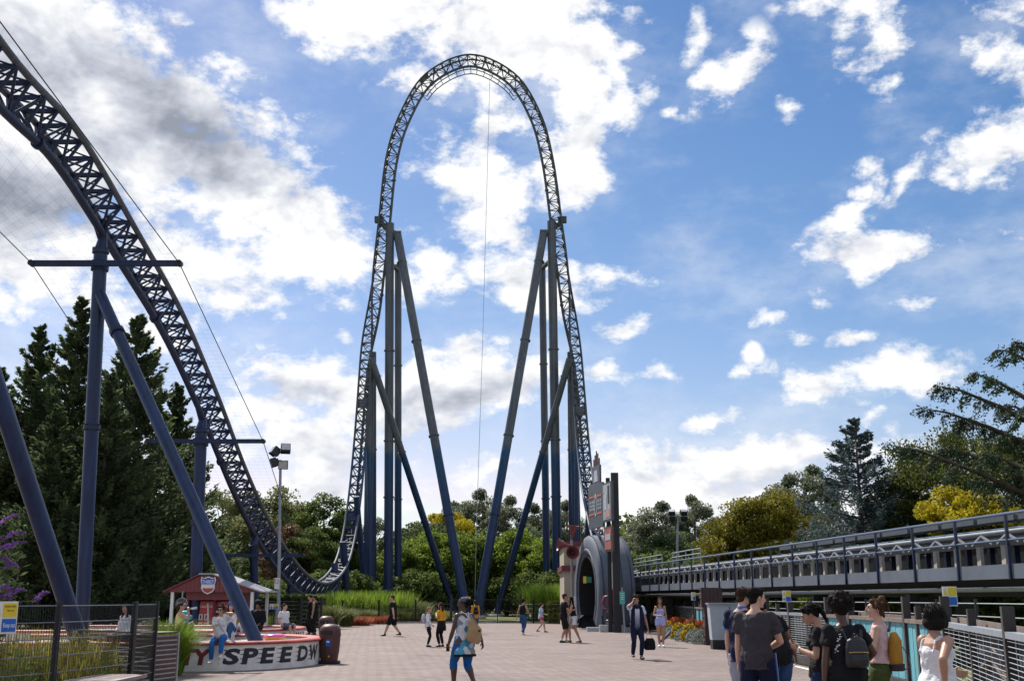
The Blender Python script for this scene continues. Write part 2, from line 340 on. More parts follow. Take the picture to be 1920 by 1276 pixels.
# kerbs along the planting beds
def strip(name, pts, w, h, mat, z0=-.05):
    b = MB(); pts = [Vector((x, y, 0)) for x, y in pts]
    o = 0
    for i, p in enumerate(pts):
        d = (pts[min(i+1, len(pts)-1)]-pts[max(i-1, 0)]).normalized(); s = Vector((d.y, -d.x, 0))*w/2
        b.v += [tuple(p-s+Vector((0, 0, z0))), tuple(p+s+Vector((0, 0, z0))), tuple(p+s+Vector((0, 0, h))), tuple(p-s+Vector((0, 0, h)))]
    for i in range(len(pts)-1):
        a = i*4; c = a+4
        for j in range(4): b.f.append((a+j, a+(j+1) % 4, c+(j+1) % 4, c+j))
    e = len(b.v)-4; b.f += [(3, 2, 1, 0), (e, e+1, e+2, e+3)]
    return tag(b.build(name, mat), kind='structure')
strip('kerb', [(3.0, 78.6), (-9.7, 77.6), (-12.3, 70), (-13.3, 61), (-14.1, 54)], .18, .11, m_concrete)
bed = [(-9.8, 77.8), (-12.5, 70), (-13.5, 61), (-14.3, 54), (-34, 54), (-34, 88), (-6, 88), (-6, 78.2)]
tag(MB().add([(x, y, .05) for x, y in bed], [tuple(range(len(bed)))]).build('planting_bed', m_soil), kind='structure')
edge = [(7.0, 33), (7.0, 25.4), (6.4, 17), (4.5, 10.5), (4.4, 8)]
tag(MB().add([(x-.16, y, .006) for x, y in edge]+[(x-.02, y, .006) for x, y in edge], [(i, i+1, i+6, i+5) for i in range(4)]).build('white_edge_line', m_white), kind='structure')
# ------------------------------------------------------------------ coaster track
def two_tone(name, hi, lo, rough):
    # grey above, navy below: the paint changes at one height on the tall part of the ride
    m = bpy.data.materials.new(name); m.use_nodes = True; t = m.node_tree; n = t.nodes; b = n['Principled BSDF']; L = t.links.new
    ge = n.new('ShaderNodeNewGeometry'); sx = n.new('ShaderNodeSeparateXYZ'); L(ge.outputs['Position'], sx.inputs[0])
    no = n.new('ShaderNodeTexNoise'); no.inputs['Scale'].default_value = 1.2; no.inputs['Detail'].default_value = 5; L(ge.outputs['Position'], no.inputs['Vector'])
    ad = n.new('ShaderNodeMath'); ad.operation = 'MULTIPLY_ADD'; L(no.outputs[0], ad.inputs[0]); ad.inputs[1].default_value = 1.4; L(sx.outputs[2], ad.inputs[2])
    mr = n.new('ShaderNodeMapRange'); mr.inputs[1].default_value = 15.0; mr.inputs[2].default_value = 15.7; L(ad.outputs[0], mr.inputs[0])
    my = n.new('ShaderNodeMapRange'); my.inputs[1].default_value = 60; my.inputs[2].default_value = 60.1; L(sx.outputs[1], my.inputs[0])
    mu = n.new('ShaderNodeMath'); mu.operation = 'MULTIPLY'; L(mr.outputs[0], mu.inputs[0]); L(my.outputs[0], mu.inputs[1])
    # a band of fresher blue just below the change
    m2 = n.new('ShaderNodeMapRange'); m2.inputs[1].default_value = 8.5; m2.inputs[2].default_value = 15.0; L(ad.outputs[0], m2.inputs[0])
    m3 = n.new('ShaderNodeMath'); m3.operation = 'MULTIPLY'; L(m2.outputs[0], m3.inputs[0]); L(my.outputs[0], m3.inputs[1])
    c1 = n.new('ShaderNodeMix'); c1.data_type = 'RGBA'; c1.inputs[6].default_value = (*lo, 1); c1.inputs[7].default_value = (.008, .060, .14, 1); L(m3.outputs[0], c1.inputs[0])
    c2 = n.new('ShaderNodeMix'); c2.data_type = 'RGBA'; L(c1.outputs[2], c2.inputs[6]); c2.inputs[7].default_value = (*hi, 1); L(mu.outputs[0], c2.inputs[0])
    n2 = n.new('ShaderNodeTexNoise'); n2.inputs['Scale'].default_value = .7; n2.inputs['Detail'].default_value = 6; L(ge.outputs['Position'], n2.inputs['Vector'])
    r2 = n.new('ShaderNodeMapRange'); r2.inputs[1].default_value = .3; r2.inputs[2].default_value = .7; r2.inputs[3].default_value = .85; r2.inputs[4].default_value = 1.12; L(n2.outputs[0], r2.inputs[0])
    mpz = n.new('ShaderNodeMapping'); mpz.inputs['Scale'].default_value = (7, 7, .35); L(ge.outputs['Position'], mpz.inputs[0]); n3 = n.new('ShaderNodeTexNoise'); n3.inputs['Scale'].default_value = 1.0; n3.inputs['Detail'].default_value = 5; L(mpz.outputs[0], n3.inputs['Vector'])
    r3 = n.new('ShaderNodeMapRange'); r3.inputs[1].default_value = .35; r3.inputs[2].default_value = .7; r3.inputs[3].default_value = .72; r3.inputs[4].default_value = 1.25; L(n3.outputs[0], r3.inputs[0]); mm = n.new('ShaderNodeMath'); mm.operation = 'MULTIPLY'; L(r2.outputs[0], mm.inputs[0]); L(r3.outputs[0], mm.inputs[1])
    sc = n.new('ShaderNodeVectorMath'); sc.operation = 'SCALE'; L(c2.outputs[2], sc.inputs[0]); L(mm.outputs[0], sc.inputs['Scale']); L(sc.outputs[0], b.inputs['Base Color'])
    rr = n.new('ShaderNodeMapRange'); rr.inputs[3].default_value = rough-.08; rr.inputs[4].default_value = rough+.25; L(n3.outputs[0], rr.inputs[0]); L(rr.outputs[0], b.inputs['Roughness'])
    b.inputs['Roughness'].default_value = rough; b.inputs['Specular IOR Level'].default_value = .45; return m
m_paint = two_tone('ride_paint', (.078, .088, .098), (.010, .022, .070), .45)
m_paintc = two_tone('pylon_paint', (.105, .115, .13), (.011, .028, .090), .30)
m_rail = two_tone('running_rail', (.062, .072, .082), (.085, .10, .13), .5)
XL = -13.3
def spl(pts, n):     # Catmull-Rom through points (numpy)
    pts = np.array(pts, float); out = []
    p = np.vstack([2*pts[0]-pts[1], pts, 2*pts[-1]-pts[-2]])
    for i in range(1, len(p)-2):
        for t in np.linspace(0, 1, n, endpoint=False):
            a, b, c, d = p[i-1], p[i], p[i+1], p[i+2]
            out.append(.5*((2*b)+(c-a)*t+(2*a-5*b+4*c-d)*t*t+(3*b-a-3*c+d)*t**3))
    out.append(pts[-1]); return np.array(out)
YA = 103.0
def on(u, v, X): q = PX(u, v, X); return tuple(q)
ctrl = []; side = []      # path of the rails' centre and the rider's-left direction at each control point
Lx = (-1, 0, 0)
def add(p, s=None): ctrl.append(tuple(p)); side.append(s)
# crest towards the camera, first drop, valley
add((XL+.3, 12, 13.9), 1); add((XL+.2, 20, 15.3), 1)
for u, v in ((0, 125), (115, 250), (232, 440), (318, 590), (385, 740), (445, 890), (494, 990)): add(on(u, v, XL+.0), 1)
for u, v, X in ((540, 1056, -13.35), (573, 1086, -13.4), (599, 1093, -13.45), (623, 1080, -13.45), (642, 1050, -13.45), (655, 1000, -13.45), (664, 940, -13.45), (671, 875, -13.45), (677, 805, -13.45)): add(on(u, v, X), 1)
add(P(683, 720, 100.6), 1)
NT0 = len(ctrl)
add(P(688, 640, 102.2), 0); add(P(697, 540, YA), 0); add(P(711, 420, YA), 0); add(P(725, 300, YA), 0); add(P(752, 215, YA), 0); add(P(800, 142, YA), 0)
add(P(882, 107, YA), 0)
add(P(964, 142, YA), 0); add(P(1012, 215, YA), 0); add(P(1036, 300, YA), 0); add(P(1053, 420, YA), 0); add(P(1069, 540, YA), 0); add(P(1078, 640, 102.2), 0)
NT1 = len(ctrl)
add(P(1084, 720, 100.6), 1); add(P(1093, 830, 97.5), 1); add(P(1103, 915, 93.6), 1)
add((6.75, 86.5, 5.7), 1); add((7.0, 80, 3.9), 1); add((7.3, 73, 3.15), 1)
for y in (66, 58, 50, 42, 34, 26, 18, 10): add((7.3+(72-y)*.0885, y, 3.12), 1)
path = spl(ctrl, 24)
seg = np.linalg.norm(np.diff(path, axis=0), axis=1); cum = np.concatenate([[0], np.cumsum(seg)])
ctlcum = cum[::24]
# direction from the spine to the rails ('up' of the ride): out of the arch at the top, towards the camera / sky lower down
def tangent(i): a = path[min(i+1, len(path)-1)]-path[max(i-1, 0)]; return a/np.linalg.norm(a)
ups = []
cx = P(882, 300, YA).x
for i in range(len(path)):
    t = tangent(i); y = path[i]
    up_a = np.cross(t, np.array([0., 1., 0.])); up_a = up_a*(1 if up_a.dot(np.array([path[i][0]-cx, 0, 8.0 if path[i][2] > 45 else 0.0])) >= 0 else -1)   # outwards in the plane of the arch
    xx = np.array([1., 0., 0.]); up_b = np.cross(t, xx); n = np.linalg.norm(up_b); up_b = up_b/n if n > 1e-3 else up_a
    if up_b.dot(np.array([0, -1.0, .55])) < 0: up_b = -up_b
    # near hill rails face the sky
    if y[1] < 72 and up_b[2] < 0: up_b = -up_b
    z = y[2]; w = 0.0 if y[1] < 85 else min(1, max(0, (z-19.5)/15.0)); w = w*w*(3-2*w)
    u = up_b*(1-w)+up_a*w; u -= t*u.dot(t); u /= np.linalg.norm(u); ups.append(u)
ups = np.array(ups)
def at(s):
    i = min(max(np.searchsorted(cum, s)-1, 0), len(path)-2); f = (s-cum[i])/max(cum[i+1]-cum[i], 1e-9)
    p = path[i]*(1-f)+path[i+1]*f; t = path[i+1]-path[i]; t /= np.linalg.norm(t); u = ups[i]*(1-f)+ups[i+1]*f; u -= t*u.dot(t); u /= np.linalg.norm(u)
    return Vector(p), Vector(t), Vector(u)
GAUGE = .52; DEPTH = 1.02; BAY = .92
S_END = cum[-1]; 
S_LAUNCH = float(ctlcum[NT1+6-0])       # where the level launch track starts (walkway section)
trk = thing('roller_coaster_track', 'tall roller coaster track with narrow arch, lattice spine and left-hand drop hill', 'roller coaster', (XL, 79.5, 0))
def pipe(name, du, ds, r, s0, s1, mat, step=.7, n=8):
    k = int((s1-s0)/step)+1; pts = []
    for s in np.linspace(s0, s1, k):
        p, t, u = at(s); sd = t.cross(u); pts.append(p+u*du+sd*ds)
    return MB().poly(pts, r, n).build(name, mat, trk, smooth=True)
m_lrail = M('launch_rail_paint', (.035, .045, .065), .55, .1, .2, 1.5)
for sgn in (-1, 1): pipe('rail', 0, sgn*GAUGE, .10, 0, S_LAUNCH, m_rail); pipe('launch_rail', -.12, sgn*GAUGE, .06, S_LAUNCH, S_END, m_lrail)
pipe('spine', -DEPTH, 0, .13, 0, S_LAUNCH, m_paint)
NB = int(S_LAUNCH/BAY)
# one frame per bay (cross tie with two struts down to the spine) and one set of diagonals, shared meshes
rib = MB(); rib.bar((-GAUGE, 0, -.09), (GAUGE, 0, -.09), .12, .11, Vector((0, 0, 1)))
for sg in (-1, 1): rib.tube((sg*GAUGE, 0, -.04), (0, 0, -DEPTH), .050, n=6)
rib_me = rib.build('cross_tie', m_paint); dia = MB()
for sg in (-1, 1): dia.tube((sg*GAUGE, 0, -.04), (0, BAY, -DEPTH), .043, n=6)
dia_me = dia.build('brace', m_paint); dia2 = MB()
dia2.tube((-GAUGE, 0, -.07), (GAUGE, BAY, -.07), .034, n=5)
dia2.tube((GAUGE, 0, -.10), (-GAUGE, BAY, -.10), .028, n=5)
dia2_me = dia2.build('lateral_brace', m_paint)
rib_d, dia_d, dia2_d = rib_me.data, dia_me.data, dia2_me.data
for o_ in (rib_me, dia_me, dia2_me): bpy.data.objects.remove(o_)
order = []
bays = []
for k in range(NB):
    s = k*BAY; p, t, u = at(s); p2, t2, u2 = at(s+BAY*.5); bays.append((k, p, t, u, p2, t2, u2, (p-Vector((0, 0, 1.6))).length))
near = set(sorted(range(NB), key=lambda k: bays[k][-1])[:290])
rest = MB()
def mat_of(p, t, u): sd = t.cross(u); return Matrix(((sd.x, t.x, u.x, p.x), (sd.y, t.y, u.y, p.y), (sd.z, t.z, u.z, p.z), (0, 0, 0, 1)))
inv = Matrix.Translation(-trk.location)
for k, p, t, u, p2, t2, u2, dd in bays:
    mt = mat_of(p, t, u)
    q = p2-t2*(BAY/2); md = mat_of(q, t2, u2)
    if k % 2: md = md @ Matrix.Translation((0, BAY, 0)) @ Matrix.Scale(-1, 4, (0, 1, 0))
    for nm, me, mm in (('cross_tie', rib_d, mt), ('brace', dia_d, md), ('lateral_brace', dia2_d, md)):
        if k in near: o_ = link(nm, me, trk); o_.matrix_basis = inv @ mm
        else: rest.add([mm @ v.co for v in me.vertices], [tuple(f.vertices) for f in me.polygons])
if rest.v: tag(rest.build('far_lattice', m_paint, trk), kind='stuff')
# bolted joints of the spine and gusset plates of the rails every so often
for s in np.arange(6.0, S_LAUNCH-3, 11.55):
    p, t, u = at(s); c = p-u*DEPTH; MB().tube(c-t*.07, c+t*.07, .19, n=14).build('spine_flange', m_paint, trk, smooth='auto')
    if p.y > 75:
        sd = t.cross(u); rot = Matrix((sd, t, u)).transposed(); MB().box(p-u*.10, (GAUGE*2, .95, .06), rot).build('joint_plate', m_paint, trk)
# inspection gantry under the top of the arch
s_top = float(ctlcum[NT0+6]); pts = []
for s in np.linspace(s_top-7, s_top+7, 15): p, t, u = at(s); pts.append((p, t, u))
b = MB(); b.poly([p-u*(DEPTH+.55)+t.cross(u)*.5 for p, t, u in pts], .05, 6); b.poly([p-u*(DEPTH+.55)-t.cross(u)*.5 for p, t, u in pts], .05, 6)
for i, (p, t, u) in enumerate(pts):
    for sg in (-1, 1): b.tube(p-u*DEPTH, p-u*(DEPTH+.55)+t.cross(u)*.5*sg, .035, n=5)
b.build('maintenance_gantry', m_paint, trk)
# ------------------------------------------------------------------ supports
def column(root, a, b_, r, mat=m_paintc, name='column', r1=None, n=20): return MB().tube(a, b_, r, r1, n).build(name, mat, root, smooth='auto')
def flange(root, c, d, r, mat=m_paintc, bolts=False, name='flange'):
    d = Vector(d).normalized(); c = Vector(c); f = MB().tube(c-d*.06, c+d*.06, r*1.22, n=20).build(name, mat, root, smooth='auto')
    if bolts:
        s, u = frame_of(d); bb = MB()
        for j in range(16):
            a = j*math.pi/8; q = c+(s*math.cos(a)+u*math.sin(a))*r*1.12; bb.tube(q-d*.10, q+d*.10, .025, n=6)
        bb.build('bolts', m_dark, f)
    return f
def lerp(a, b_, t): return Vector(a)*(1-t)+Vector(b_)*t
def cable(name, label, pts, r=.012, mat=None, cat='cable'):
    return tag(MB().poly(pts, r, 5).build(name, mat or m_dark), label, cat)
def footing(root, c, r): MB().lathe([(r*1.9, -.1), (r*1.9, .12), (r*1.7, .2), (r*1.25, .2), (r*1.25, .26)], (c[0], c[1], 0), 16).build('footing', m_concrete, root)
arm_ends = []
def hill_support(u, v, foot, r, armL, label, leg=None, leg_foot=None, yb=None):
    # column that carries the spine of the descending track; bolted head, cross arm for the safety net
    s_best = min(np.arange(0, S_LAUNCH*.5, .25), key=lambda s: (at(s)[0]-at(s)[2]*DEPTH-PX(u, v, XL)).length)
    p, t, uu = at(s_best); head = p-uu*DEPTH
    top = Vector((head.x-.05, head.y, head.z-.52)); base = Vector(foot)
    root = thing('track_support', label, 'support column', (base.x, base.y, 0)); ax = (top-base).normalized()
    column(root, base-Vector((0, 0, .1)), top, r); flange(root, top, ax, r, bolts=True); column(root, top, head+uu*.05, r*1.0, name='column_head', r1=r*.55)
    for sg in (-1, 1): MB().tube(top+ax*.25, p-uu*.55+t.cross(uu)*GAUGE*.55*sg-t*.5, .07, n=8).build('saddle_strut', m_paint, root)
    flange(root, lerp(base, top, .55), ax, r, bolts=r > .2); footing(root, base, r)
    if armL:
        am = top-ax*.50; y = am.y-r-.08
        a1 = Vector((am.x-armL*.44, y, am.z)); a2 = Vector((am.x+armL*.56, y, am.z)); MB().bar(a1, a2, .16, .17).build('cross_arm', m_paint, root)
        MB().tube((am.x, am.y, am.z-.16), (am.x, am.y, am.z+.16), r*1.28, n=20).build('arm_collar', m_paint, root)
        for a in (a1, a2): MB().tube(a-Vector((0, .11, 0)), a+Vector((0, .11, 0)), .10, n=10).build('cable_shackle', m_dark, root)
        arm_ends.append((a1, a2))
    if leg is not None:
        lt = lerp(base, top, leg); lf = Vector(leg_foot); column(root, lt, lf-Vector((0, 0, .1)), r*.86, name='inclined_leg'); flange(root, lerp(lt, lf, .14), lf-lt, r*.86, bolts=True); footing(root, lf, r*.86)
    return root
c1 = PX(165, 1140, XL-.1)
hill_support(203, 405, (XL-.15, 36.2, 0), .215, 4.75, 'navy support column left of the drinks kiosk with inclined leg ending inside the lettered planter', leg=.895, leg_foot=tuple(G(483, 1196, .6))[:2]+(.55,))
hill_support(384, 762, (XL-.05, 48.6, 0), .255, 4.9, 'middle navy support column rising beside the drinks kiosk')
hill_support(479, 1000, (XL, 60.0, 0), .21, 4.6, 'short navy support column behind the kiosk, right of the middle one')
for (yy, lab) in ((69.5, 'stubby navy support under the start of the track valley'), (76.2, 'stubby navy support below the lowest point of the track'), (82.5, 'stubby navy support where the track leaves the valley')):
    s_b = min(np.arange(0, S_LAUNCH*.5, .2), key=lambda s: abs(at(s)[0].y-yy)+(100 if at(s)[0].z > 12 else 0)); p, t, uu = at(s_b); h = p-uu*DEPTH
    root = thing('track_support', lab, 'support column', (h.x, h.y, 0)); column(root, (h.x, h.y, -.1), (h.x, h.y, max(h.z, .45)), .24); flange(root, (h.x, h.y, max(h.z-.28, .3)), (0, 0, 1), .24, bolts=True); footing(root, h, .24)
# nearer support, of which only the inclined leg shows
root = thing('track_support', 'thick navy inclined leg coming down behind the mesh fence at far left', 'support column', (-8.2, 21.9, 0))
lf = G(172, 1262, 0); lt = PX(-60, 560, -11.2)
lf = Vector((lf.x, lf.y, 0)); column(root, lf-Vector((0, 0, .1)), lt, .19, name='inclined_leg'); flange(root, lerp(lf, lt, .9), lt-lf, .19, bolts=True); footing(root, lf, .19)
column(root, (lt.x-1.5, lt.y-.3, -.1), (lt.x-.9, lt.y, 12.9), .30); footing(root, (lt.x-1.5, lt.y-.3), .3); column(root, lt, (lt.x-1.25, lt.y-.15, lt.z+1.2), .19, name='leg_head')
# tall pylons of the arch
FO = {'l': P(876, 1126, 96), 'r': P(896, 1126, 96)}
def tower(label, sg, top, base, dia_top, dia_foot, dia2_top, dia2_foot, track_u, track_v, back_dx):
    root = thing('arch_pylon', label, 'support column', (base.x, base.y, 0), group='pylons of the coaster arch')
    a = Vector((base.x, base.y, -.1)); column(root, a, top, .42); ax = (top-a).normalized()
    for z in (.29, .43, .66): flange(root, lerp(a, top, z*1.0), ax, .42)
    tp = P(track_u, track_v, YA); cross = Vector((top.x, top.y, top.z-.8)); MB().tube(cross, tp+Vector((sg*-.2, 0, -.3)), .26, n=14).build('track_stub', m_paint, root, smooth='auto')
    MB().box(tp, (.85, .6, .55)).build('track_bracket', m_paint, root)
    # twin column behind
    tb = Vector((top.x+back_dx, top.y+3.2, top.z-3.2)); bb = Vector((base.x+back_dx, base.y+3.2, -.1)); column(root, bb, tb, .34, name='rear_column')
    for z in (.32, .48, .7): flange(root, lerp(bb, tb, z), tb-bb, .34)
    MB().tube(tb-Vector((0, 0, .6)), Vector((top.x, top.y, tb.z-.6)), .22, n=12).build('column_tie', m_paint, root)
    # raking legs
    d0 = dia_top; MB().tube(Vector((top.x, top.y, d0.z+.35)), Vector((d0.x-sg*.35, d0.y, d0.z+.35)), .36, n=16).build('outrigger', m_paint, root, smooth='auto')
    column(root, d0+Vector((0, 0, .3)), dia_foot-Vector((0, 0, .1)), .40, name='raking_leg')
    for z in (.075, .30, .555, .755): flange(root, lerp(d0, dia_foot, z), dia_foot-d0, .40)
    column(root, dia2_top, dia2_foot-Vector((0, 0, .1)), .31, name='raking_leg')
    for z in (.07, .36, .64): flange(root, lerp(dia2_top, dia2_foot, z), dia2_foot-dia2_top, .31)
    for f in (a, bb, dia_foot, dia2_foot): footing(root, f, .42)
    return root
def gp(u, Y): q = P(u, 1120, Y); return Vector((q.x, Y, 0))
lt_ = P(731, 419, YA); lb_ = gp(729, YA); rt_ = P(1034, 415, YA); rb_ = gp(1046, YA)
tower('tall pylon under the left side of the coaster arch, grey above and navy below', -1, lt_, lb_, P(745, 445, YA), gp(877, 97), P(696, 672, 101), gp(856, 108), 711, 412, .55)
tower('tall pylon under the right side of the coaster arch, grey above and navy below', 1, rt_, rb_, P(1019, 443, YA), gp(894, 97), P(1068, 672, 101), gp(930, 108), 1054, 412, -.85)
def leg_props(label, sets):
    a0 = sets[0][1]; root = thing('leg_support', label, 'support column', (a0.x, a0.y, 0))
    for top, ft, r in sets:
        column(root, Vector((ft.x, ft.y, -.1)), top, r)
        for z in (.33, .62): flange(root, lerp(ft, top, z), top-ft, r)
        footing(root, ft, r)
    return root
leg_props('cluster of posts propping the left rising leg of the arch', [(P(694, 690, 102), gp(689, 102), .38), (P(700, 660, 103.5), gp(701, 103.5), .28), (P(690, 800, 100), gp(697, 100), .2), (P(668, 930, 95), gp(690, 98), .26), (P(643, 1015, 90), gp(655, 91), .3), (P(627, 1055, 88), gp(636, 88), .26)])
leg_props('cluster of posts propping the right rising leg of the arch', [(P(1073, 690, 102), gp(1085, 102), .38), (P(1069, 660, 103.5), gp(1073, 103.5), .28), (P(1082, 800, 100), gp(1079, 100), .2), (P(1106, 930, 95), gp(1094, 98), .28)])
# hoist rope hanging from the crown of the arch, safety-net ropes along the hill
pr = P(919, 128, YA-1); cable('hoist_rope', 'thin grey rope hanging from the crown of the coaster arch', [pr, P(905, 640, YA-3), P(893, 1000, YA-5), Vector((P(890, 1120, YA-6).x, YA-6, .0))], .022, m_grey, 'rope')
q0 = P(-60, -40, 24)
e = arm_ends
cable('net_rope', 'dark rope along the right edge of the safety net below the hill', [PX(-60, -40, e[0][1].x), e[0][1], e[1][1], lerp(e[1][1], e[2][1], .5)-Vector((0, 0, .15)), e[2][1]], .016)
cable('net_rope', 'dark rope along the left edge of the safety net below the hill', [PX(-90, 345, e[0][0].x), e[0][0], e[1][0], e[2][0]], .016)
netb = MB(); L0 = [PX(-90, 345, e[0][0].x), e[0][0], e[1][0], e[2][0]]; R0 = [PX(-60, -40, e[0][1].x), e[0][1], e[1][1], e[2][1]]
for i in range(3):
    n_ = int((L0[i+1]-L0[i]).length/.3)
    for k in range(n_): netb.tube(lerp(L0[i], L0[i+1], k/n_), lerp(R0[i], R0[i+1], k/n_), .0013, n=3, cap=False)
    for k in range(1, 15): netb.tube(lerp(L0[i], R0[i], k/15), lerp(L0[i+1], R0[i+1], k/15), .0013, n=3, cap=False)
tag(netb.build('safety_net', M('net_cord', (.01, .01, .012), .95, spec=0.0)), 'fine dark safety net stretched between the cross arms under the hill', 'net')
# ------------------------------------------------------------------ lettered planters
m_wallw = M('painted_render', (.72, .69, .64), .75, 0, .14, 2.2, .25, 30, col2=(.82, .79, .74))
m_cope = M('red_coping', (.36, .06, .05), .55, 0, .35, 3, .2, 30)
m_letn = M('navy_lettering', (.02, .022, .035), .6, 0, .3, 6); m_letr = M('red_lettering', (.22, .025, .03), .6, 0, .25, 6)
WH = .64
def stadium(cx, cy, rx, ry, xl, n=22):
    # outline from the front left corner round the right-hand end to the back left corner
    pts = [(xl, cy-ry)]+[(cx+rx*math.sin(a), cy-ry*math.cos(a)) for a in np.linspace(0, math.pi, n)]+[(xl, cy+ry)]
    return pts
def dense(pts, step=.05):
    out = []
    for (a, b_) in zip(pts[:-1], pts[1:]):
        k = max(1, int(math.dist(a, b_)/step))
        for i in range(k): out.append((a[0]+(b_[0]-a[0])*i/k, a[1]+(b_[1]-a[1])*i/k))
    out.append(pts[-1]); return out
def ring(root, name, pts, w, z0, z1, mat, inset=0, round_=False):
    b = MB(); n = len(pts); prof = [(0, z0), (0, z1), (w, z1), (w, z0)]
    if round_: prof = [(0, z0), (-.02, (z0+z1)/2), (0, z1-.01), (.03, z1), (w-.03, z1), (w, z1-.01), (w+.02, (z0+z1)/2), (w, z0)]
    m = len(prof)
    for i in range(n):
        a = Vector(pts[max(i-1, 0)]); c = Vector(pts[min(i+1, n-1)]); d = (c-a).normalized(); nn = Vector((-d.y, d.x))   # inward
        p = Vector(pts[i])
        for off, z in prof: q = p+nn*(off+inset); b.v.append((q.x, q.y, z))
    for i in range(n-1):
        for j in range(m): b.f.append((i*m+j, (i+1)*m+j, (i+1)*m+(j+1) % m, i*m+(j+1) % m))
    b.f.append(tuple(range(m))[::-1]); e = (n-1)*m; b.f.append(tuple(e+j for j in range(m)))
    return b.build(name, mat, root, smooth='auto', recalc=True)
def wall_text(root, pts, txt, s_mid, h, zmid, mat, width, shear=0.0, name='lettering', streak=True):
    P2 = dense(pts, .04); cs = [0]
    for a, b_ in zip(P2[:-1], P2[1:]): cs.append(cs[-1]+math.dist(a, b_))
    cs = np.array(cs); A = np.array(P2)
    def wp(s, z, off=.006):
        i = min(max(int(np.searchsorted(cs, s))-1, 0), len(P2)-2); f = (s-cs[i])/(cs[i+1]-cs[i]); p = A[i]*(1-f)+A[i+1]*f; d = A[i+1]-A[i]; d /= np.linalg.norm(d)
        return (p[0]+d[1]*off, p[1]-d[0]*off, z)
    vs, fs = text_mesh(txt, 1.0, 3, shear, 1.0, .045); xs = [v[0] for v in vs]; ys = [v[1] for v in vs]; sx = width/(max(xs)-min(xs)); sy = h/(max(ys)-min(ys)); my = (max(ys)+min(ys))/2; mxx = (max(xs)+min(xs))/2
    bm = bmesh.new(); me = bpy.data.meshes.new('t'); me.from_pydata(vs, [], fs); bm.from_mesh(me); bmesh.ops.triangulate(bm, faces=bm.faces); bmesh.ops.subdivide_edges(bm, edges=[e_ for e_ in bm.edges if e_.calc_length() > .25], cuts=3); bmesh.ops.triangulate(bm, faces=bm.faces); bm.to_mesh(me); bm.free()
    b = MB().add([wp(s_mid+(v.co.x-mxx)*sx, zmid+(v.co.y-my)*sy) for v in me.vertices], [tuple(p.vertices) for p in me.polygons]); bpy.data.meshes.remove(me)
    ob = b.build(name, mat, root)
    if streak:      # speed lines trailing off to the left of the letter
        b = MB()
        for k in range(4):
            z = zmid-h*.42+k*h*.27; s0 = s_mid-width*.5; b.add([wp(s0-.14, z), wp(s0+.08, z-.012), wp(s0+.08, z+.014)], [(0, 1, 2)])
        b.build('speed_line', mat, root)
    return ob
def planter(label, st, fill, letters):
    pts = stadium(*st); dp = dense(pts, .25)
    root = thing('planter', label, 'planter', (st[0], st[1]-st[3], 0))
    ring(root, 'wall', dp, .30, -.05, WH-.07, m_wallw); ring(root, 'coping', dp, .40, WH-.07, WH, m_cope, inset=-.05, round_=True)
    inn = [(x+(st[0]-x)*.04, y+(st[1]-y)*.04) for x, y in pts]; MB().add([(x, y, fill) for x, y in inn], [tuple(range(len(inn)))]).build('fill', m_concrete, root)
    for (txt, s, w, mat, strk) in letters: wall_text(root, pts, txt, s, .36, .315, mat, w, .12, streak=strk)
    return root
st1 = (-7.35, 29.6, 2.45, 3.2, -13.5)
def s_of(u, st, v=1230):      # arc length along the front of a planter for a photo column u
    pts = dense(stadium(*st), .05); best = None; s = 0
    for a, b_ in zip(pts[:-1], pts[1:]):
        d = ray(u, v); e = abs(a[0]/a[1]-d.x/d.y)
        if a[1] < st[1]+.4 and (best is None or e < best[0]): best = (e, s)
        s += math.dist(a, b_)
    return best[1]
let = [('I', 322, .2, m_letr, False), ('T', 353, .40, m_letr, False), ('Y', 381, .44, m_letr, False), ('S', 433, .40, m_letn, True), ('P', 468, .42, m_letn, True), ('E', 503, .42, m_letn, True), ('E', 537, .46, m_letn, True), ('D', 567, .52, m_letn, True), ('W', 588, .62, m_letn, True)]
sA = s_of(588, st1)+.95
planter('low white planter wall lettered with red and navy capitals under a red coping, in front', st1, .50, [(t_, s_of(u_, st1), w_, m_, k_) for t_, u_, w_, m_, k_ in let]+[('A', sA, .6, m_letn, True), ('Y', sA+.85, .6, m_letn, True)])
st2 = (-9.7, 40.2, 2.4, 3.6, -16)
let2 = [('T', 345, .4, m_letr, False), ('Y', 376, .44, m_letr, False), ('S', 404, .5, m_letn, True), ('P', 440, .5, m_letn, True), ('E', 476, .5, m_letn, True), ('E', 506, .5, m_letn, True), ('D', 534, .55, m_letn, True), ('W', 560, .6, m_letn, True), ('A', 578, .55, m_letn, True)]
planter('second lettered white planter wall with red coping, behind the front one', st2, .50, [(t_, s_of(u_, st2, 1185), w_, m_, k_) for t_, u_, w_, m_, k_ in let2])
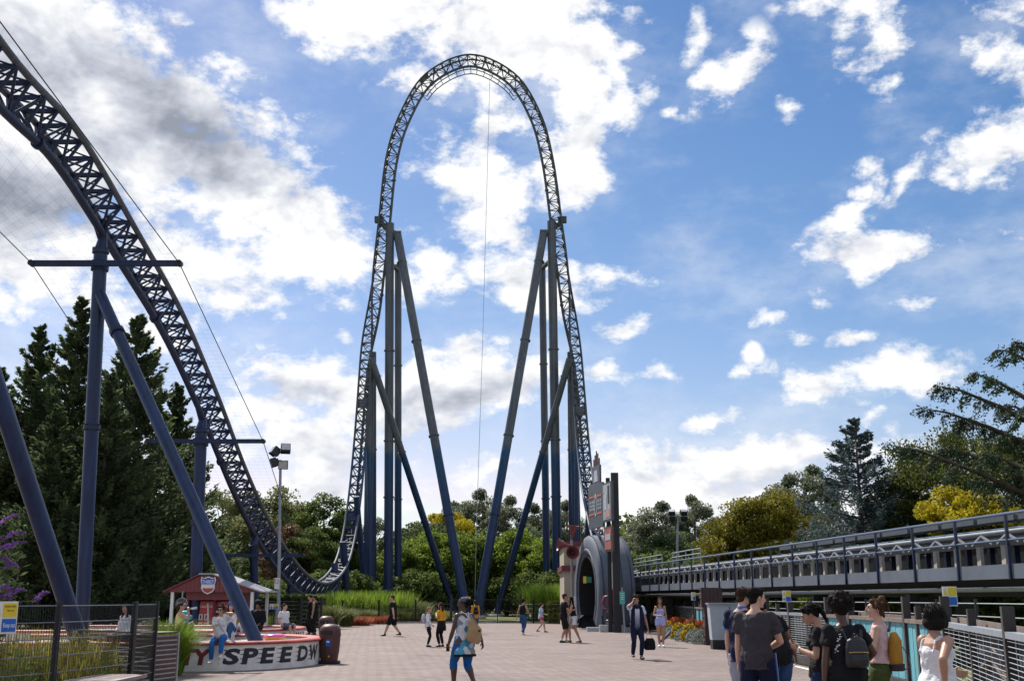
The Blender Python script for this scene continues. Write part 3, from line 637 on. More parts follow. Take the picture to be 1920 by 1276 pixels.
# ------------------------------------------------------------------ litter bins
m_bin = M('brown_wood_grain_plastic', (.085, .032, .028), .5, 0, .4, 4, .3, 30, stretch=(1, 1, .2))
def bin_(label, x, y, rz, sc=1.0, green=False):
    root = thing('litter_bin', label, 'litter bin', (x, y, 0), rz, 'brown litter bins')
    def B(): return MB()
    B().lathe([(.36, 0), (.37, .03), (.37, .08), (.33, .10)], n=24).build('base', m_dark, root, smooth='auto', world=False)
    bd = B(); k = 16
    for j in range(k):          # barrel staves
        a0 = 2*math.pi*(j+.04)/k; a1 = 2*math.pi*(j+.96)/k; o = len(bd.v); pr = [(.27, .10), (.315, .4), (.335, .65), (.34, .86)]
        for r, z in pr:
            for a in (a0, a1): bd.v.append((r*math.cos(a), r*math.sin(a), z))
        for i in range(3): bd.f.append((o+2*i, o+2*i+1, o+2*i+3, o+2*i+2))
    bd.lathe([(.262, .10), (.305, .4), (.325, .65), (.332, .86)], n=24); bd.build('barrel', m_bin, root, world=False)
    B().lathe([(.35, .86), (.36, .90), (.345, 1.02), (.345, 1.08), (.30, 1.17), (.20, 1.235), (.05, 1.255)], n=28).build('lid', m_bin, root, smooth='auto', world=False)
    B().box((0, -.335, .985), (.40, .06, .13)).build('slot', m_black, root, world=False)
    if green: B().box((.07, -.367, .95), (.05, .012, .05)).build('bottle_end', M('lime_plastic', (.3, .7, .05), .4), root, world=False)
    st_ = B().box((.07, -.338, .66), (.15, .02, .22)).build('sticker', m_blue, root, world=False); B().box((.07, -.350, .70), (.11, .006, .05)).build('sticker_print', m_signwhite, st_, world=False)
    B().box((.10, -.305, .24), (.05, .02, .05)).build('badge', m_yellow, root, world=False)
    root.scale = (sc,)*3; return root
bp = G(617, 1243); bin_('brown barrel litter bin standing right in front of the lettered planter', bp.x, bp.y, R(-12), .78)
bp = G(600, 1210); bin_('brown barrel litter bin half hidden behind the nearer bin, green bottle end in its slot', bp.x+.0, bp.y+1.2, R(-6), .80, True)
bp = G(1092, 1174); bin_('brown litter bin beside the dark mouth of the tyre arch', bp.x, bp.y-.5, R(5), .95)
# ------------------------------------------------------------------ drinks kiosk
m_rred = M('red_corrugated', (.20, .045, .045), .55, 0, .2, 3, stretch=(6, 1, .3)); m_rlight = M('pale_roof_sheet', (.34, .34, .37), .5, .1, .12, 3)
KY = 47.5
def kp(u, v, dy=0): return P(u, v, KY+dy)
kA = kp(310, 1109); kB = kp(487, 1107); kR = kp(388, 1078); kx0, kx1, kxm = kA.x, kB.x, kR.x; ze = kA.z; zr = kR.z; dep = 3.2
kio = thing('drinks_kiosk', 'small red drinks kiosk with gabled roof and shield sign', 'kiosk', (kxm, KY, 0))
gw = .95
MB().prism([(kx0, KY, ze), (kx1, KY, ze), (kxm+.25, KY, zr), (kxm-.25, KY, zr)], (0, .08, 0)).build('gable', m_rred, kio, recalc=True)
for i in range(22):     # standing seams of the gable cladding
    x = kx0+.15+(kx1-kx0-.3)*i/21; zt = ze+(zr-ze)*min(1, min((x-kx0)/(kxm-.25-kx0), (kx1-x)/(kx1-kxm-.25)))
    if zt-ze > .06: MB().box((x, KY-.012, (ze+zt)/2+.005), (.025, .024, zt-ze-.03)).build('seam', m_rred, kio)
for sg, (xa, xb) in ((-1, (kx0-.08, kxm-.25)), (1, (kx1+.08, kxm+.25))):
    MB().prism([(xa, KY-.12, ze-.02), (xb, KY-.12, zr+.03), (xb, KY+dep, zr+.03), (xa, KY+dep, ze-.02)], (0, 0, .05)).build('roof_slope', m_rred if sg < 0 else m_rlight, kio, recalc=True)
MB().box((kxm, KY+dep/2-.06, zr+.06), (.62, dep+.14, .06)).build('ridge_cap', m_rlight, kio)
for x in (kx0+.28, kx1-.32):
    for y in (KY+.1, KY+dep-.2): MB().box((x, y, ze/2), (.12, .12, ze)).build('post', m_white, kio)
fz = kp(400, 1124).z
MB().box((kxm+.25, KY+.55, (fz+ze)/2), (2.3, .5, ze-fz)).build('fascia', m_rred, kio)
MB().box((kxm+.25, KY+2.0, ze/2), (2.3, .08, ze)).build('back_wall', m_black, kio)
for x in (kxm-.88, kxm+1.38): MB().box((x, KY+1.3, ze/2), (.07, 1.4, ze)).build('side_wall', m_maroon, kio)
MB().box((kxm+.22, KY+.7, ze/2), (.09, .12, ze)).build('partition', m_maroon, kio)
# shield sign
sh = [(-.42, .5), (-.30, .42), (0, .52), (.30, .42), (.42, .5), (.47, .28), (.40, .05), (.43, -.2), (.28, -.42), (0, -.56), (-.28, -.42), (-.43, -.2), (-.40, .05), (-.47, .28)]
sc_ = kp(391, 1096); k_ = .62
sg_ = MB().prism([(sc_.x+x*k_*1.08, KY-.03, sc_.z+z*k_*1.08) for x, z in sh], (0, -.05, 0)).build('sign', m_signwhite, kio, recalc=True)
up_ = [(x, z) for x, z in sh if z >= .04]; MB().prism([(sc_.x+x*k_*.94, KY-.08, sc_.z+z*k_*.94) for x, z in sh if z > .04]+[(sc_.x+.40*k_, KY-.08, sc_.z+.03*k_), (sc_.x-.40*k_, KY-.08, sc_.z+.03*k_)][0:0], (0, -.012, 0)).build('sign_top', m_blue, sg_, recalc=True)
MB().prism([(sc_.x+x*k_*.94, KY-.08, sc_.z+z*k_*.94) for x, z in sh if z < .04], (0, -.012, 0)).build('sign_bottom', M('shield_red', (.42, .06, .05), .5), sg_, recalc=True)
text_on('lettering', 'THIRST', .2, (sc_.x, KY-.097, sc_.z+.12), (1, 0, 0), (0, 0, 1), m_signwhite, sg_, width=.48)
text_on('lettering', 'STATION', .17, (sc_.x, KY-.097, sc_.z-.09), (1, 0, 0), (0, 0, 1), m_signwhite, sg_, width=.47)
m_coke = M('vending_red', (.52, .012, .018), .35, 0, .1, 3, coat=.3)
def vending(label, x, y):
    h = 1.52; root = thing('vending_machine', label, 'vending machine', (x, y, 0), 0, 'red vending machines')
    MB().box((0, .4, h/2), (.95, .75, h)).build('cabinet', m_black, root, world=False)
    MB().box((-.14, .005, h/2+.02), (.62, .05, h-.10)).build('front_panel', m_coke, root, world=False)
    MB().box((.34, .005, h*.62), (.26, .05, h*.70)).build('side_panel', m_coke, root, world=False)
    pn = MB().box((.34, -.025, h*.58), (.16, .012, .62)).build('control_panel', m_black, root, world=False)
    for k, c in enumerate((m_signwhite, m_orange, m_steel)): MB().box((.34, -.034, h*.58+.20-k*.2), (.10, .008, .10)).build('button', c, pn, world=False)
    for zz in (.52, .86):
        for xx in (-.33, -.10): w_ = MB().box((xx, -.024, zz), (.15, .01, .24)).build('picture', m_signwhite, root, world=False); MB().box((xx, -.031, zz), (.06, .006, .16)).build('bottle_print', m_black, w_, world=False)
    text_on('lettering', 'Coca-Cola', .16, (-.12, -.028, h-.22), (1, 0, 0), (0, 0, 1), m_signwhite, root, width=.52, shear=.3)
    # text_on builds in world space: put it into the machine's own space
    for o in root.children:
        if o.name.startswith('lettering'): o.data.transform(Matrix.Translation(Vector((x, y, 0))))
    MB().prism([(.10, -.022, .06), (.17, -.022, .06), (.05, -.022, h-.1), (-.02, -.022, h-.1)], (0, -.01, 0)).build('stripe', m_signwhite, root, world=False, recalc=True).location = (-.08, 0, 0)
    return root
v1 = kp(388, 1150, .6); v2 = kp(431, 1150, .6)
vending('red drinks vending machine on the left, against the navy column', v1.x, KY+.9); vending('red drinks vending machine on the right, behind the hatted person', v2.x, KY+.9)
# round drinks sign on a post and turquoise dispenser at its left
c_ = kp(341, 1131, -1); root = thing('round_sign', 'round dark drinks sign on a post left of the kiosk', 'sign', (c_.x, KY-1, 0))
MB().tube((c_.x, KY-1, 0), (c_.x, KY-1, c_.z+.5), .03, n=8).build('post', m_grey, root); MB().tube((c_.x, KY-1.06, c_.z), (c_.x, KY-1.0, c_.z), .22, n=28).build('disc', M('charcoal', (.05, .055, .06), .5), root, smooth='auto')
MB().tube((c_.x, KY-1.05, c_.z), (c_.x, KY-.99, c_.z), .235, n=28).build('rim', m_steel, root, smooth='auto'); text_on('lettering', 'Coca-Cola', .14, (c_.x, KY-1.067, c_.z), (1, 0, 0), (0, 0, 1), m_signwhite, root, width=.36, shear=.3)
c_ = kp(346, 1160, -2); root = thing('drink_dispenser', 'turquoise drink dispenser stand left of the kiosk', 'dispenser', (c_.x, KY-2, 0)); mt_ = M('turquoise_plastic', (.02, .33, .42), .4)
MB().lathe([(.30, 0), (.30, .06), (.2, .1), (.19, .75), (.30, .82), (.30, .95), (.2, 1.0), (.17, 1.12), (.05, 1.16)], (c_.x, KY-2, 0), 18).build('stand', mt_, root, smooth='auto')
MB().ell((c_.x+.1, KY-2.2, .9), (.09, .09, .07)).build('cup_rack', m_signwhite, root, smooth=True); MB().box((c_.x, KY-2.22, .6), (.18, .03, .3)).build('panel', m_signwhite, root)
# ------------------------------------------------------------------ lamp posts
def lamp(label, u, vtop, Y, r, heads, plate=False):
    b0 = P(u, 1120, Y); tp = P(u+3, vtop, Y); root = thing('floodlight_post', label, 'lamp post', (b0.x, Y, 0))
    MB().poly([(b0.x, Y, 0), (b0.x, Y, 1.2), (b0.x, Y, 1.22), (tp.x, Y, tp.z)], [r*1.5, r*1.5, r, r*.75], 14).build('post', m_grey, root, smooth='auto'); MB().lathe([(r*2.4, 0), (r*2.4, .06), (r*1.6, .1)], (b0.x, Y, 0), 12).build('base_plate', m_grey, root)
    for (dx, dz, rz, tilt) in heads:
        q = Vector((tp.x+dx, Y, tp.z+dz)); rot = Matrix.Rotation(R(rz), 3, 'Z') @ Matrix.Rotation(R(tilt), 3, 'X')
        h = MB().box(q, (.46, .30, .42), rot).build('floodlight', m_dark, root); MB().box(q+rot @ Vector((0, -.16, 0)), (.40, .02, .36), rot).build('lens', m_steel, h); MB().box(q+rot @ Vector((0, .19, 0)), (.30, .10, .26), rot).build('housing', m_dark, h)
        MB().tube((tp.x, Y, tp.z+dz), q, .03, n=6).build('bracket', m_grey, root)
    return root, b0, tp
lr, lb0, ltp = lamp('tall grey post carrying four floodlights, with a small white notice', 523, 862, 54, .085, [(.22, .55, 15, -30), (-.30, .42, -60, -35), (-.32, -.12, -75, 20), (.14, -.22, 10, 15)])
nz = P(519, 1093, 53.8); nt_ = MB().box((nz.x, 53.86, nz.z), (.24, .02, .52)).build('notice', m_signwhite, lr); MB().tube((nz.x, 53.85, nz.z+.09), (nz.x, 53.835, nz.z+.09), .095, n=20).build('ring', m_red, nt_); MB().tube((nz.x, 53.84, nz.z+.09), (nz.x, 53.825, nz.z+.09), .07, n=20).build('ring_centre', m_signwhite, nt_)
lamp('distant dark post with four floodlights above the launch track', 1268, 968, 82, .09, [(.42, .3, 10, -60), (-.42, .3, -10, -60), (.42, -.1, 0, -75), (-.42, -.1, 0, -75)])
# ------------------------------------------------------------------ warning signs
def warn(label, p, w, h, post=None, face=0.0):
    root = thing('warning_sign', label, 'warning sign', (p.x, p.y, 0), 0, 'yellow and blue warning signs')
    e = Vector((math.cos(face), math.sin(face), 0)); nrm = Vector((math.sin(face), -math.cos(face), 0)); rot = Matrix.Rotation(face, 3, 'Z')
    pl = MB().box(p, (w, .012, h), rot).build('plate', m_signwhite, root)
    MB().box(p+nrm*.010+e*w*.18+Vector((0, 0, h*.23)), (w*.54, .008, h*.42), rot).build('yellow_field', m_yellow, pl); MB().box(p+nrm*.010+e*w*.18-Vector((0, 0, h*.24)), (w*.54, .008, h*.40), rot).build('blue_field', m_blue, pl)
    a = p+nrm*.008-e*w*.30+Vector((0, 0, h*.23)); MB().prism([a-e*w*.13-Vector((0, 0, h*.15)), a+e*w*.13-Vector((0, 0, h*.15)), a+Vector((0, 0, h*.17))], nrm*.006).build('hazard_triangle', m_yellow, pl, recalc=True)
    a = p+nrm*.008-e*w*.30-Vector((0, 0, h*.24)); MB().tube(a, a+nrm*.008, w*.13, n=16).build('blue_disc', m_blue, pl); MB().box(a+nrm*.012+Vector((0, 0, h*.03)), (w*.04, .006, h*.16), rot).build('mark', m_signwhite, pl)
    if w > .35:
        text_on('lettering', 'Keep out', h*.2, p+nrm*.016+e*w*.18-Vector((0, 0, h*.24)), e, (0, 0, 1), m_signwhite, pl, width=w*.46); text_on('lettering', 'DANGER OF DEATH', h*.09, p+nrm*.016+e*w*.18+Vector((0, 0, h*.34)), e, (0, 0, 1), m_black, pl, width=w*.44); text_on('lettering', 'Take care', h*.09, p+nrm*.016+e*w*.18+Vector((0, 0, h*.22)), e, (0, 0, 1), m_black, pl, width=w*.28)
    if post: MB().tube((p.x, p.y+.05, 0), (p.x, p.y+.05, p.z+h*.5), .03, n=8).build('post', m_dark, root)
    return root
warn('yellow and blue warning sign beside the grey floodlight post', P(514, 1136, 53), .42, .24, True)
warn('yellow and blue warning sign on the far fence below the arch feet', P(877, 1122, 77.2), .36, .30, True)
# ------------------------------------------------------------------ inflatable ring, bottles
c_ = P(515, 1189, 31.2); root = thing('inflatable_ring', 'pink and yellow inflatable ring lying on the planter', 'inflatable ring', (c_.x, 31.2, .5))
def torus(R_, r_, c, z0, z1, n=28, m=10, sq=.9):
    b = MB(); c = Vector(c)
    for i in range(n):
        a = 2*math.pi*i/n
        for j in range(m+1):
            t = z0+(z1-z0)*j/m; b.v.append((c.x+math.cos(a)*(R_+r_*math.cos(t)), c.y+math.sin(a)*(R_+r_*math.cos(t)), c.z+math.sin(t)*r_*sq))
    for i in range(n):
        for j in range(m): b.f.append((i*(m+1)+j, ((i+1) % n)*(m+1)+j, ((i+1) % n)*(m+1)+j+1, i*(m+1)+j+1))
    return b
torus(.20, .10, (c_.x, 31.2, .59), R(-190), R(60)).build('yellow_body', M('inflatable_yellow', (.75, .33, .03), .3, coat=.4), root, smooth=True)
torus(.20, .104, (c_.x, 31.2, .59), R(12), R(168)).build('pink_icing', M('inflatable_pink', (.80, .10, .36), .3, coat=.4), root, smooth=True)
root.scale = (1.0, 1.0, 1.0)
m_pet = M('clear_bottle_plastic', (.55, .60, .63), .15, 0, .1, 8)
def bottle(label, p):
    root = thing('water_bottle', label, 'bottle', p, 0, 'plastic bottles on the planter'); MB().lathe([(.035, 0), (.038, .02), (.036, .08), (.038, .15), (.03, .19), (.014, .215), (.014, .235)], n=14).build('body', m_pet, root, smooth='auto', world=False); MB().lathe([(.016, .235), (.016, .255)], n=12).build('cap', m_blue, root, world=False)
    return root
for u_, Y_, lab in ((437, 26.75, 'clear plastic bottle beside the person seated in blue jeans'), (452, 32.7, 'clear plastic bottle on the far coping, near the navy leg')):
    q = P(u_, 1190, Y_); bottle(lab, (q.x, Y_, WH if Y_ < 30 else WH))
# ------------------------------------------------------------------ slatted enclosure and timber seat at left
m_slat = M('brown_slat', (.075, .042, .036), .6, 0, .25, 4, .3, 40, stretch=(.2, 1, 1))
encl = [G(290, 1290), G(331, 1283)]
ea = Vector((encl[0].x, 21.6, 0)); eb = Vector((P(331, 1200, 22.4).x, 22.4, 0)); ea = Vector((P(289, 1200, 21.6).x, 21.6, 0)); zt = P(310, 1187, 22).z
root = thing('slatted_screen', 'brown horizontally slatted screen at the end of the mesh fence', 'screen', (ea.x, ea.y, 0))
nsl = 10
for i in range(nsl): z = .06+(zt-.1)*(i+.5)/nsl; MB().bar(ea+Vector((0, 0, z)), eb+Vector((0, 0, z)), .04, (zt-.1)/nsl-.028).build('slat', m_slat, root)
ec = eb+Vector((-2.6, 1.6, 0))
for i in range(nsl): z = .06+(zt-.1)*(i+.5)/nsl; MB().bar(eb+Vector((.0, .03, z)), ec+Vector((0, 0, z)), .04, (zt-.1)/nsl-.028).build('slat', m_slat, root)
for i in range(1, nsl):
    z = .06+(zt-.1)*i/nsl; MB().bar(ea+Vector((0, -.004, z)), eb+Vector((0, -.004, z)), .036, .022).build('joint_strip', m_steel, root)
for q in (ea, eb, ec): MB().box((q.x, q.y+.06, zt/2), (.07, .07, zt)).build('post', m_steel, root)
MB().prism([ea+Vector((-.02, -.05, zt)), eb+Vector((.03, -.05, zt)), ec+Vector((0, .05, zt))], (0, 0, .03)).build('cap', m_slat, root, recalc=True)
bl = MB(); bl.bar(ea+Vector((0, .045, zt/2)), eb+Vector((0, .045, zt/2)), .01, zt-.06); bl.build('pale_backing', m_steel, root)
q = P(205, 1268, 18.2); root = thing('timber_bench', 'end of a weathered timber bench at the bottom left edge', 'bench', (q.x-.2, 18.2, 0)); m_old = M('weathered_timber', (.30, .24, .23), .8, 0, .25, 4, .4, 30, stretch=(1, .2, 1))
for k in range(5): MB().box((q.x-.36+k*.16, 18.2, q.z-.03), (.145, 1.5, .05)).build('plank', m_old, root)
for x in (-.3, .2): MB().box((q.x+x, 18.2, (q.z-.055)/2), (.1, 1.1, q.z-.055)).build('leg', m_old, root)
# ------------------------------------------------------------------ welded mesh fences
def mesh_fence(name, label, pts, h, postr=.03, vgap=.05, hgap=.2, wr=.0028, hr=.004, post_every=2.5, extra_top=.03, mat=m_dark, group=None):
    root = thing(name, label, 'fence', (pts[0][0], pts[0][1], 0), 0, group)
    for (a, b_) in zip(pts[:-1], pts[1:]):
        a = Vector((*a, 0)); b_ = Vector((*b_, 0)); L = (b_-a).length; n = max(1, round(L/post_every)); d = (b_-a)/L
        for i in range(n+1): q = a+d*L*i/n; MB().box((q.x, q.y, (h+extra_top)/2), (postr*2, postr*2, h+extra_top), Matrix.Rotation(math.atan2(d.y, d.x), 3, 'Z')).build('post', mat, root)
        for i in range(n):
            p0 = a+d*(L*i/n); p1 = a+d*(L*(i+1)/n); w = MB(); k = int((p1-p0).length/vgap)
            for j in range(1, k): q = lerp(p0, p1, j/k); w.tube(q+Vector((0, 0, .04)), q+Vector((0, 0, h)), wr, n=3, cap=False)
            panel = w.build('wire_panel', mat, root)
            hb = MB(); z = .06
            while z < h+.001: hb.tube(p0+Vector((0, -.01, z)), p1+Vector((0, -.01, z)), hr, n=4, cap=False); z += hgap
            hb.build('horizontal_wires', m_wire, panel)
    return root
m_wire = M('fence_wire', (.22, .24, .27), .35, .4, .1)
# near left fence: one straight run, then a return
def fp(u, v, Y): q = P(u, v, Y); return (q.x, q.y)
mesh_fence('mesh_fence', 'dark wire mesh fence in the left foreground carrying a Keep out sign', [fp(-120, 1200, 15.2), fp(105, 1200, 17.2), fp(248, 1200, 19.6)], 1.53, .035, .05, .24, .0042, .0075, 2.4)
mesh_fence('mesh_fence', 'short return of dark wire mesh fence next to the brown slatted screen', [fp(250, 1200, 19.75), fp(290, 1200, 21.3)], 1.53, .035, .05, .24, .0042, .0075, 2.4)
warn('large warning sign with Keep out lettering on the near mesh fence', P(8, 1157, 16.1), .46, .44, False, math.atan2(2.0, fp(105, 1200, 17.2)[0]-fp(-120, 1200, 15.2)[0]))
mesh_fence('mesh_fence', 'dark wire mesh enclosure behind the two people in black', [fp(563, 1200, 58), fp(600, 1200, 58.5)], 1.55, .05, .06, .2, .006, .008, 2.0)
mesh_fence('mesh_fence', 'dark enclosure fence behind the grey floodlight post', [fp(485, 1200, 62), fp(560, 1200, 63.5)], 1.6, .04, .06, .2, .006, .008, 2.5)
# far fence closing the square
FY = 78.2
mesh_fence('mesh_fence', 'thin dark fence along the planted bank left of the far gate', [fp(640, 1200, 73), fp(709, 1200, 76), fp(778, 1200, FY), fp(844, 1200, FY)], 1.5, .045, .075, .3, .003, .005, 2.6)
root = thing('field_gate', 'wide dark steel gate in the far fence below the arch feet', 'gate', (P(900, 1200, FY).x, FY, 0))
x0 = P(846, 1200, FY).x; x1 = P(976, 1200, FY).x
for i in range(4):
    a = x0+(x1-x0)*i/3; MB().box((a, FY, .95), (.13 if i in (0, 3) else .07, .1, 1.9)).build('post', m_dark, root)
for i in range(3):
    a = x0+(x1-x0)*i/3+.08; b_ = x0+(x1-x0)*(i+1)/3-.08
    for z in (.12, .8, 1.55): MB().bar((a, FY, z), (b_, FY, z), .05, .05).build('rail', m_dark, root)
    w = MB()
    for k in range(1, 22): x = a+(b_-a)*k/22; w.tube((x, FY, .12), (x, FY, 1.55), .006, n=4)
    w.build('infill_bars', m_dark, root)
mesh_fence('mesh_fence', 'thin dark fence along the clipped hedge right of the far gate', [fp(978, 1200, FY), fp(1000, 1200, 77.5), fp(1062, 1200, 75)], 1.5, .045, .075, .3, .003, .005, 2.6)
# ------------------------------------------------------------------ tyre entrance
m_tyre = M('tyre_grey', (.11, .13, .17), .75, 0, .18, 1.5, .12, 12)
TC = Vector((P(1143, 1183, 58.5).x, 61.6, 1.95)); TA = R(-10)     # the axle points left and a little towards the camera
tyre = thing('tyre_entrance', 'giant grey tyre standing upright as the ride entrance arch', 'entrance arch', (TC.x, TC.y, 0))
axd = Vector((-math.cos(TA), math.sin(TA), 0)); rd = Vector((axd.y, -axd.x, 0))    # axle, and the horizontal direction round the rim
Ro, Ri, hw = 3.0, 1.85, 1.0
def tyre_shell(prof, name, mat, a0=-40, a1=220, n=64):
    b = MB(); m = len(prof)
    for i in range(n+1):
        a = R(a0+(a1-a0)*i/n)
        for w, r in prof:
            z = max(TC.z+r*math.sin(a), -.02); q = Vector((TC.x, TC.y, 0))+axd*w+rd*(r*math.cos(a)); b.v.append((q.x, q.y, z))
    for i in range(n):
        for j in range(m-1): b.f.append((i*m+j, (i+1)*m+j, (i+1)*m+j+1, i*m+j+1))
    return b.build(name, mat, tyre, smooth='auto', recalc=True)
tread = []; grooves = [-.72, -.30, .12, .54]
prof = [(hw*.55, Ri), (hw*.78, Ri+.05), (hw*.98, Ri+.35), (hw*1.0, Ri+.62), (hw*.97, Ro-.28), (hw*.9, Ro-.10), (hw*.8, Ro-.03)]
for g in sorted([.78, .3, -.2, -.68], reverse=True):
    prof += [(g*hw+.045, Ro), (g*hw+.03, Ro-.07), (g*hw-.03, Ro-.07), (g*hw-.045, Ro)]
prof += [(-hw*.8, Ro-.03), (-hw*.9, Ro-.10), (-hw, Ro-.5), (-hw, Ri+.3), (-hw*.78, Ri+.05), (-hw*.55, Ri), (hw*.55, Ri)]
tyre_shell(prof, 'tyre_body', m_tyre)
tyre_shell([(hw*1.0-.02, Ri+.30), (hw*1.03, Ri+.33), (hw*1.03, Ri+.42), (hw*1.0-.02, Ri+.45)], 'sidewall_bead', m_tyre)
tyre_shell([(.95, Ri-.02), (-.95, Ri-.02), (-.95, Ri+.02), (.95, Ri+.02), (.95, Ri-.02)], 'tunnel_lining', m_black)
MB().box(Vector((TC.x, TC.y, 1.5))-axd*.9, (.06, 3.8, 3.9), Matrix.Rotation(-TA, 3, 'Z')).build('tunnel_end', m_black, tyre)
q = Vector((TC.x, TC.y, 0))-rd*2.6 if rd.y > 0 else Vector((TC.x, TC.y, 0))+rd*2.6
MB().box((TC.x, TC.y-3.0, .09), (2.3, .8, .22)).build('plinth', m_steel, tyre)
sn = P(1104, 1086, 60); MB().box((sn.x, 60.2, sn.z), (.32, .03, .3)).build('exit_sign', M('sign_green', (.01, .22, .14), .5), tyre); MB().box((sn.x-.2, 60.18, sn.z), (.16, .03, .35)).build('exit_sign_edge', m_yellow, tyre)
# ------------------------------------------------------------------ billboard above the tyre
PY = 56.5; pp = P(1158, 1180, PY); ptop = P(1151, 886, PY)
bb = thing('billboard', 'tall black post carrying dark ride billboards above the tyre', 'billboard', (pp.x, PY, 0))
MB().box((pp.x, PY, ptop.z/2), (.36, .30, ptop.z)).build('post', m_dark, bb); MB().box((pp.x-.3, PY+.5, ptop.z/2-.1), (.2, .2, ptop.z-.2)).build('rear_post', m_dark, bb)
m_board = M('board_grey', (.075, .085, .105), .5, 0, .12, 2)
def bquad(u0, Y0, u1, Y1, vt0, vb0, vt1=None):     # upright panel between two photo columns at different distances
    a = P(u0, vt0, Y0); a2 = P(u0, vb0, Y0); b_ = P(u1, 900, Y1); return Vector((a.x, Y0, a2.z)), Vector((b_.x, Y1, a2.z)), a.z-a2.z
def panel(u0, Y0, u1, Y1, vt, vb, mat, th=.12, name='board'):
    a, b_, h = bquad(u0, Y0, u1, Y1, vt, vb); ob = MB(); ob.bar(a+Vector((0, 0, h/2)), b_+Vector((0, 0, h/2)), th, h); return ob.build(name, mat, bb), a, b_, h
p1, a1, b1, h1 = panel(1105, 60.2, 1131, 57.6, 912, 992, m_board)
p2, a2, b2, h2 = panel(1131.5, 57.5, 1148, 55.8, 907, 979, m_board)
def onboard(a, b_, h, poly, mat, parent, name, off=.066, th=.012):
    e = b_-a; n = Vector((e.y, -e.x, 0)).normalized()
    if n.x > 0: n = -n
    return MB().prism([a+e*x+Vector((0, 0, h*z))+n*off for x, z in poly], n*th).build(name, mat, parent, recalc=True)
def ovalp(cx, cz, rx, rz, n=24): return [(cx+rx*math.cos(2*math.pi*i/n), cz+rz*math.sin(2*math.pi*i/n)) for i in range(n)]
m_mark = M('board_marking', (.42, .45, .50), .5, 0, .1)
for z in (.30, .70):
    onboard(a1, b1, h1, [(.06, z), (.40, z), (.40, z+.035), (.06, z+.035)], m_orange, p1, 'orange_bar'); onboard(a1, b1, h1, [(.62, z), (.94, z), (.94, z+.035), (.62, z+.035)], m_orange, p1, 'orange_bar')
onboard(a1, b1, h1, ovalp(.52, .52, .10, .26), m_mark, p1, 'numeral_ring'); onboard(a1, b1, h1, ovalp(.52, .52, .055, .19), m_board, p1, 'numeral_ring_centre', .08)
for x in (.12, .2, .3, .38, .68, .76, .86):
    for k in range(3): z = .41+k*.08; onboard(a1, b1, h1, [(x, z), (x+.045, z), (x+.045, z+.055), (x, z+.055)], m_mark, p1, 'small_lettering')
m_pic = M('faded_poster', (.33, .35, .38), .55, 0, .35, 1.6)
onboard(a2, b2, h2, [(.08, .05), (.92, .05), (.92, .95), (.08, .95)], m_pic, p2, 'poster'); onboard(a2, b2, h2, [(.62, .45), (.80, .45), (.80, .9), (.62, .9)], m_black, p2, 'poster_figure', .08); onboard(a2, b2, h2, [(.2, .3), (.5, .3), (.5, .7), (.2, .7)], m_mark, p2, 'poster_light', .08); onboard(a2, b2, h2, [(.4, .1), (.86, .1), (.86, .3), (.4, .3)], M('faded_rose', (.45, .25, .22), .6), p2, 'poster_rose', .08)
p3, a3, b3, h3 = panel(1112, 59.6, 1126, 58.2, 876, 918, m_board, .10, 'crown_board')
onboard(a3, b3, h3, [(.1, .1), (.9, .1), (.9, .16), (.1, .16)], M('crown_trim', (.5, .25, .2), .5), p3, 'trim', .055); onboard(a3, b3, h3, [(.2, .3), (.8, .3), (.7, .8), (.3, .8)], m_mark, p3, 'crest', .055)
for i, hh in enumerate((.5, .75, 1.0, .8, .45)):
    q = lerp(a3, b3, .12+.19*i); MB().box((q.x, q.y, a3.z+h3+hh*.38), (.06, .16, hh*.8)).build('spike', M('spike_brown', (.18, .11, .10), .6), bb)
ps, as_, bs_, hs_ = panel(1134, 56.4, 1148, 55.2, 988, 1034, M('poster_frame', (.10, .06, .05), .6), .10, 'small_frame')
onboard(as_, bs_, hs_, [(.12, .08), (.88, .08), (.88, .92), (.12, .92)], M('red_poster', (.38, .13, .11), .6, 0, .3, 3), ps, 'red_poster', .055); onboard(as_, bs_, hs_, [(.2, .45), (.8, .45), (.8, .7), (.2, .7)], m_mark, ps, 'poster_text', .07)
for k in range(3): MB().bar((pp.x, PY, 4.6+k*1.15), (pp.x-.28, PY+.6, 4.6+k*1.15), .08, .10).build('arm', m_dark, bb)
for (pa, pb, hh) in ((a1, b1, h1), (a2, b2, h2)):
    for k in (.25, .8): q = lerp(pa, pb, .7); MB().bar((pp.x-.15, PY+.2, pa.z+hh*k), (q.x+.03, q.y, pa.z+hh*k), .09, .1).build('bracket', m_dark, bb)
for x, ln in ((.25, 1.2), (.6, 1.0)): q = lerp(a1, b1, x); MB().bar((q.x, q.y, a1.z+.02), (TC.x-.2, TC.y-1.0, TC.z+Ro-.25), .08, .08).build('raker', m_steel, bb)
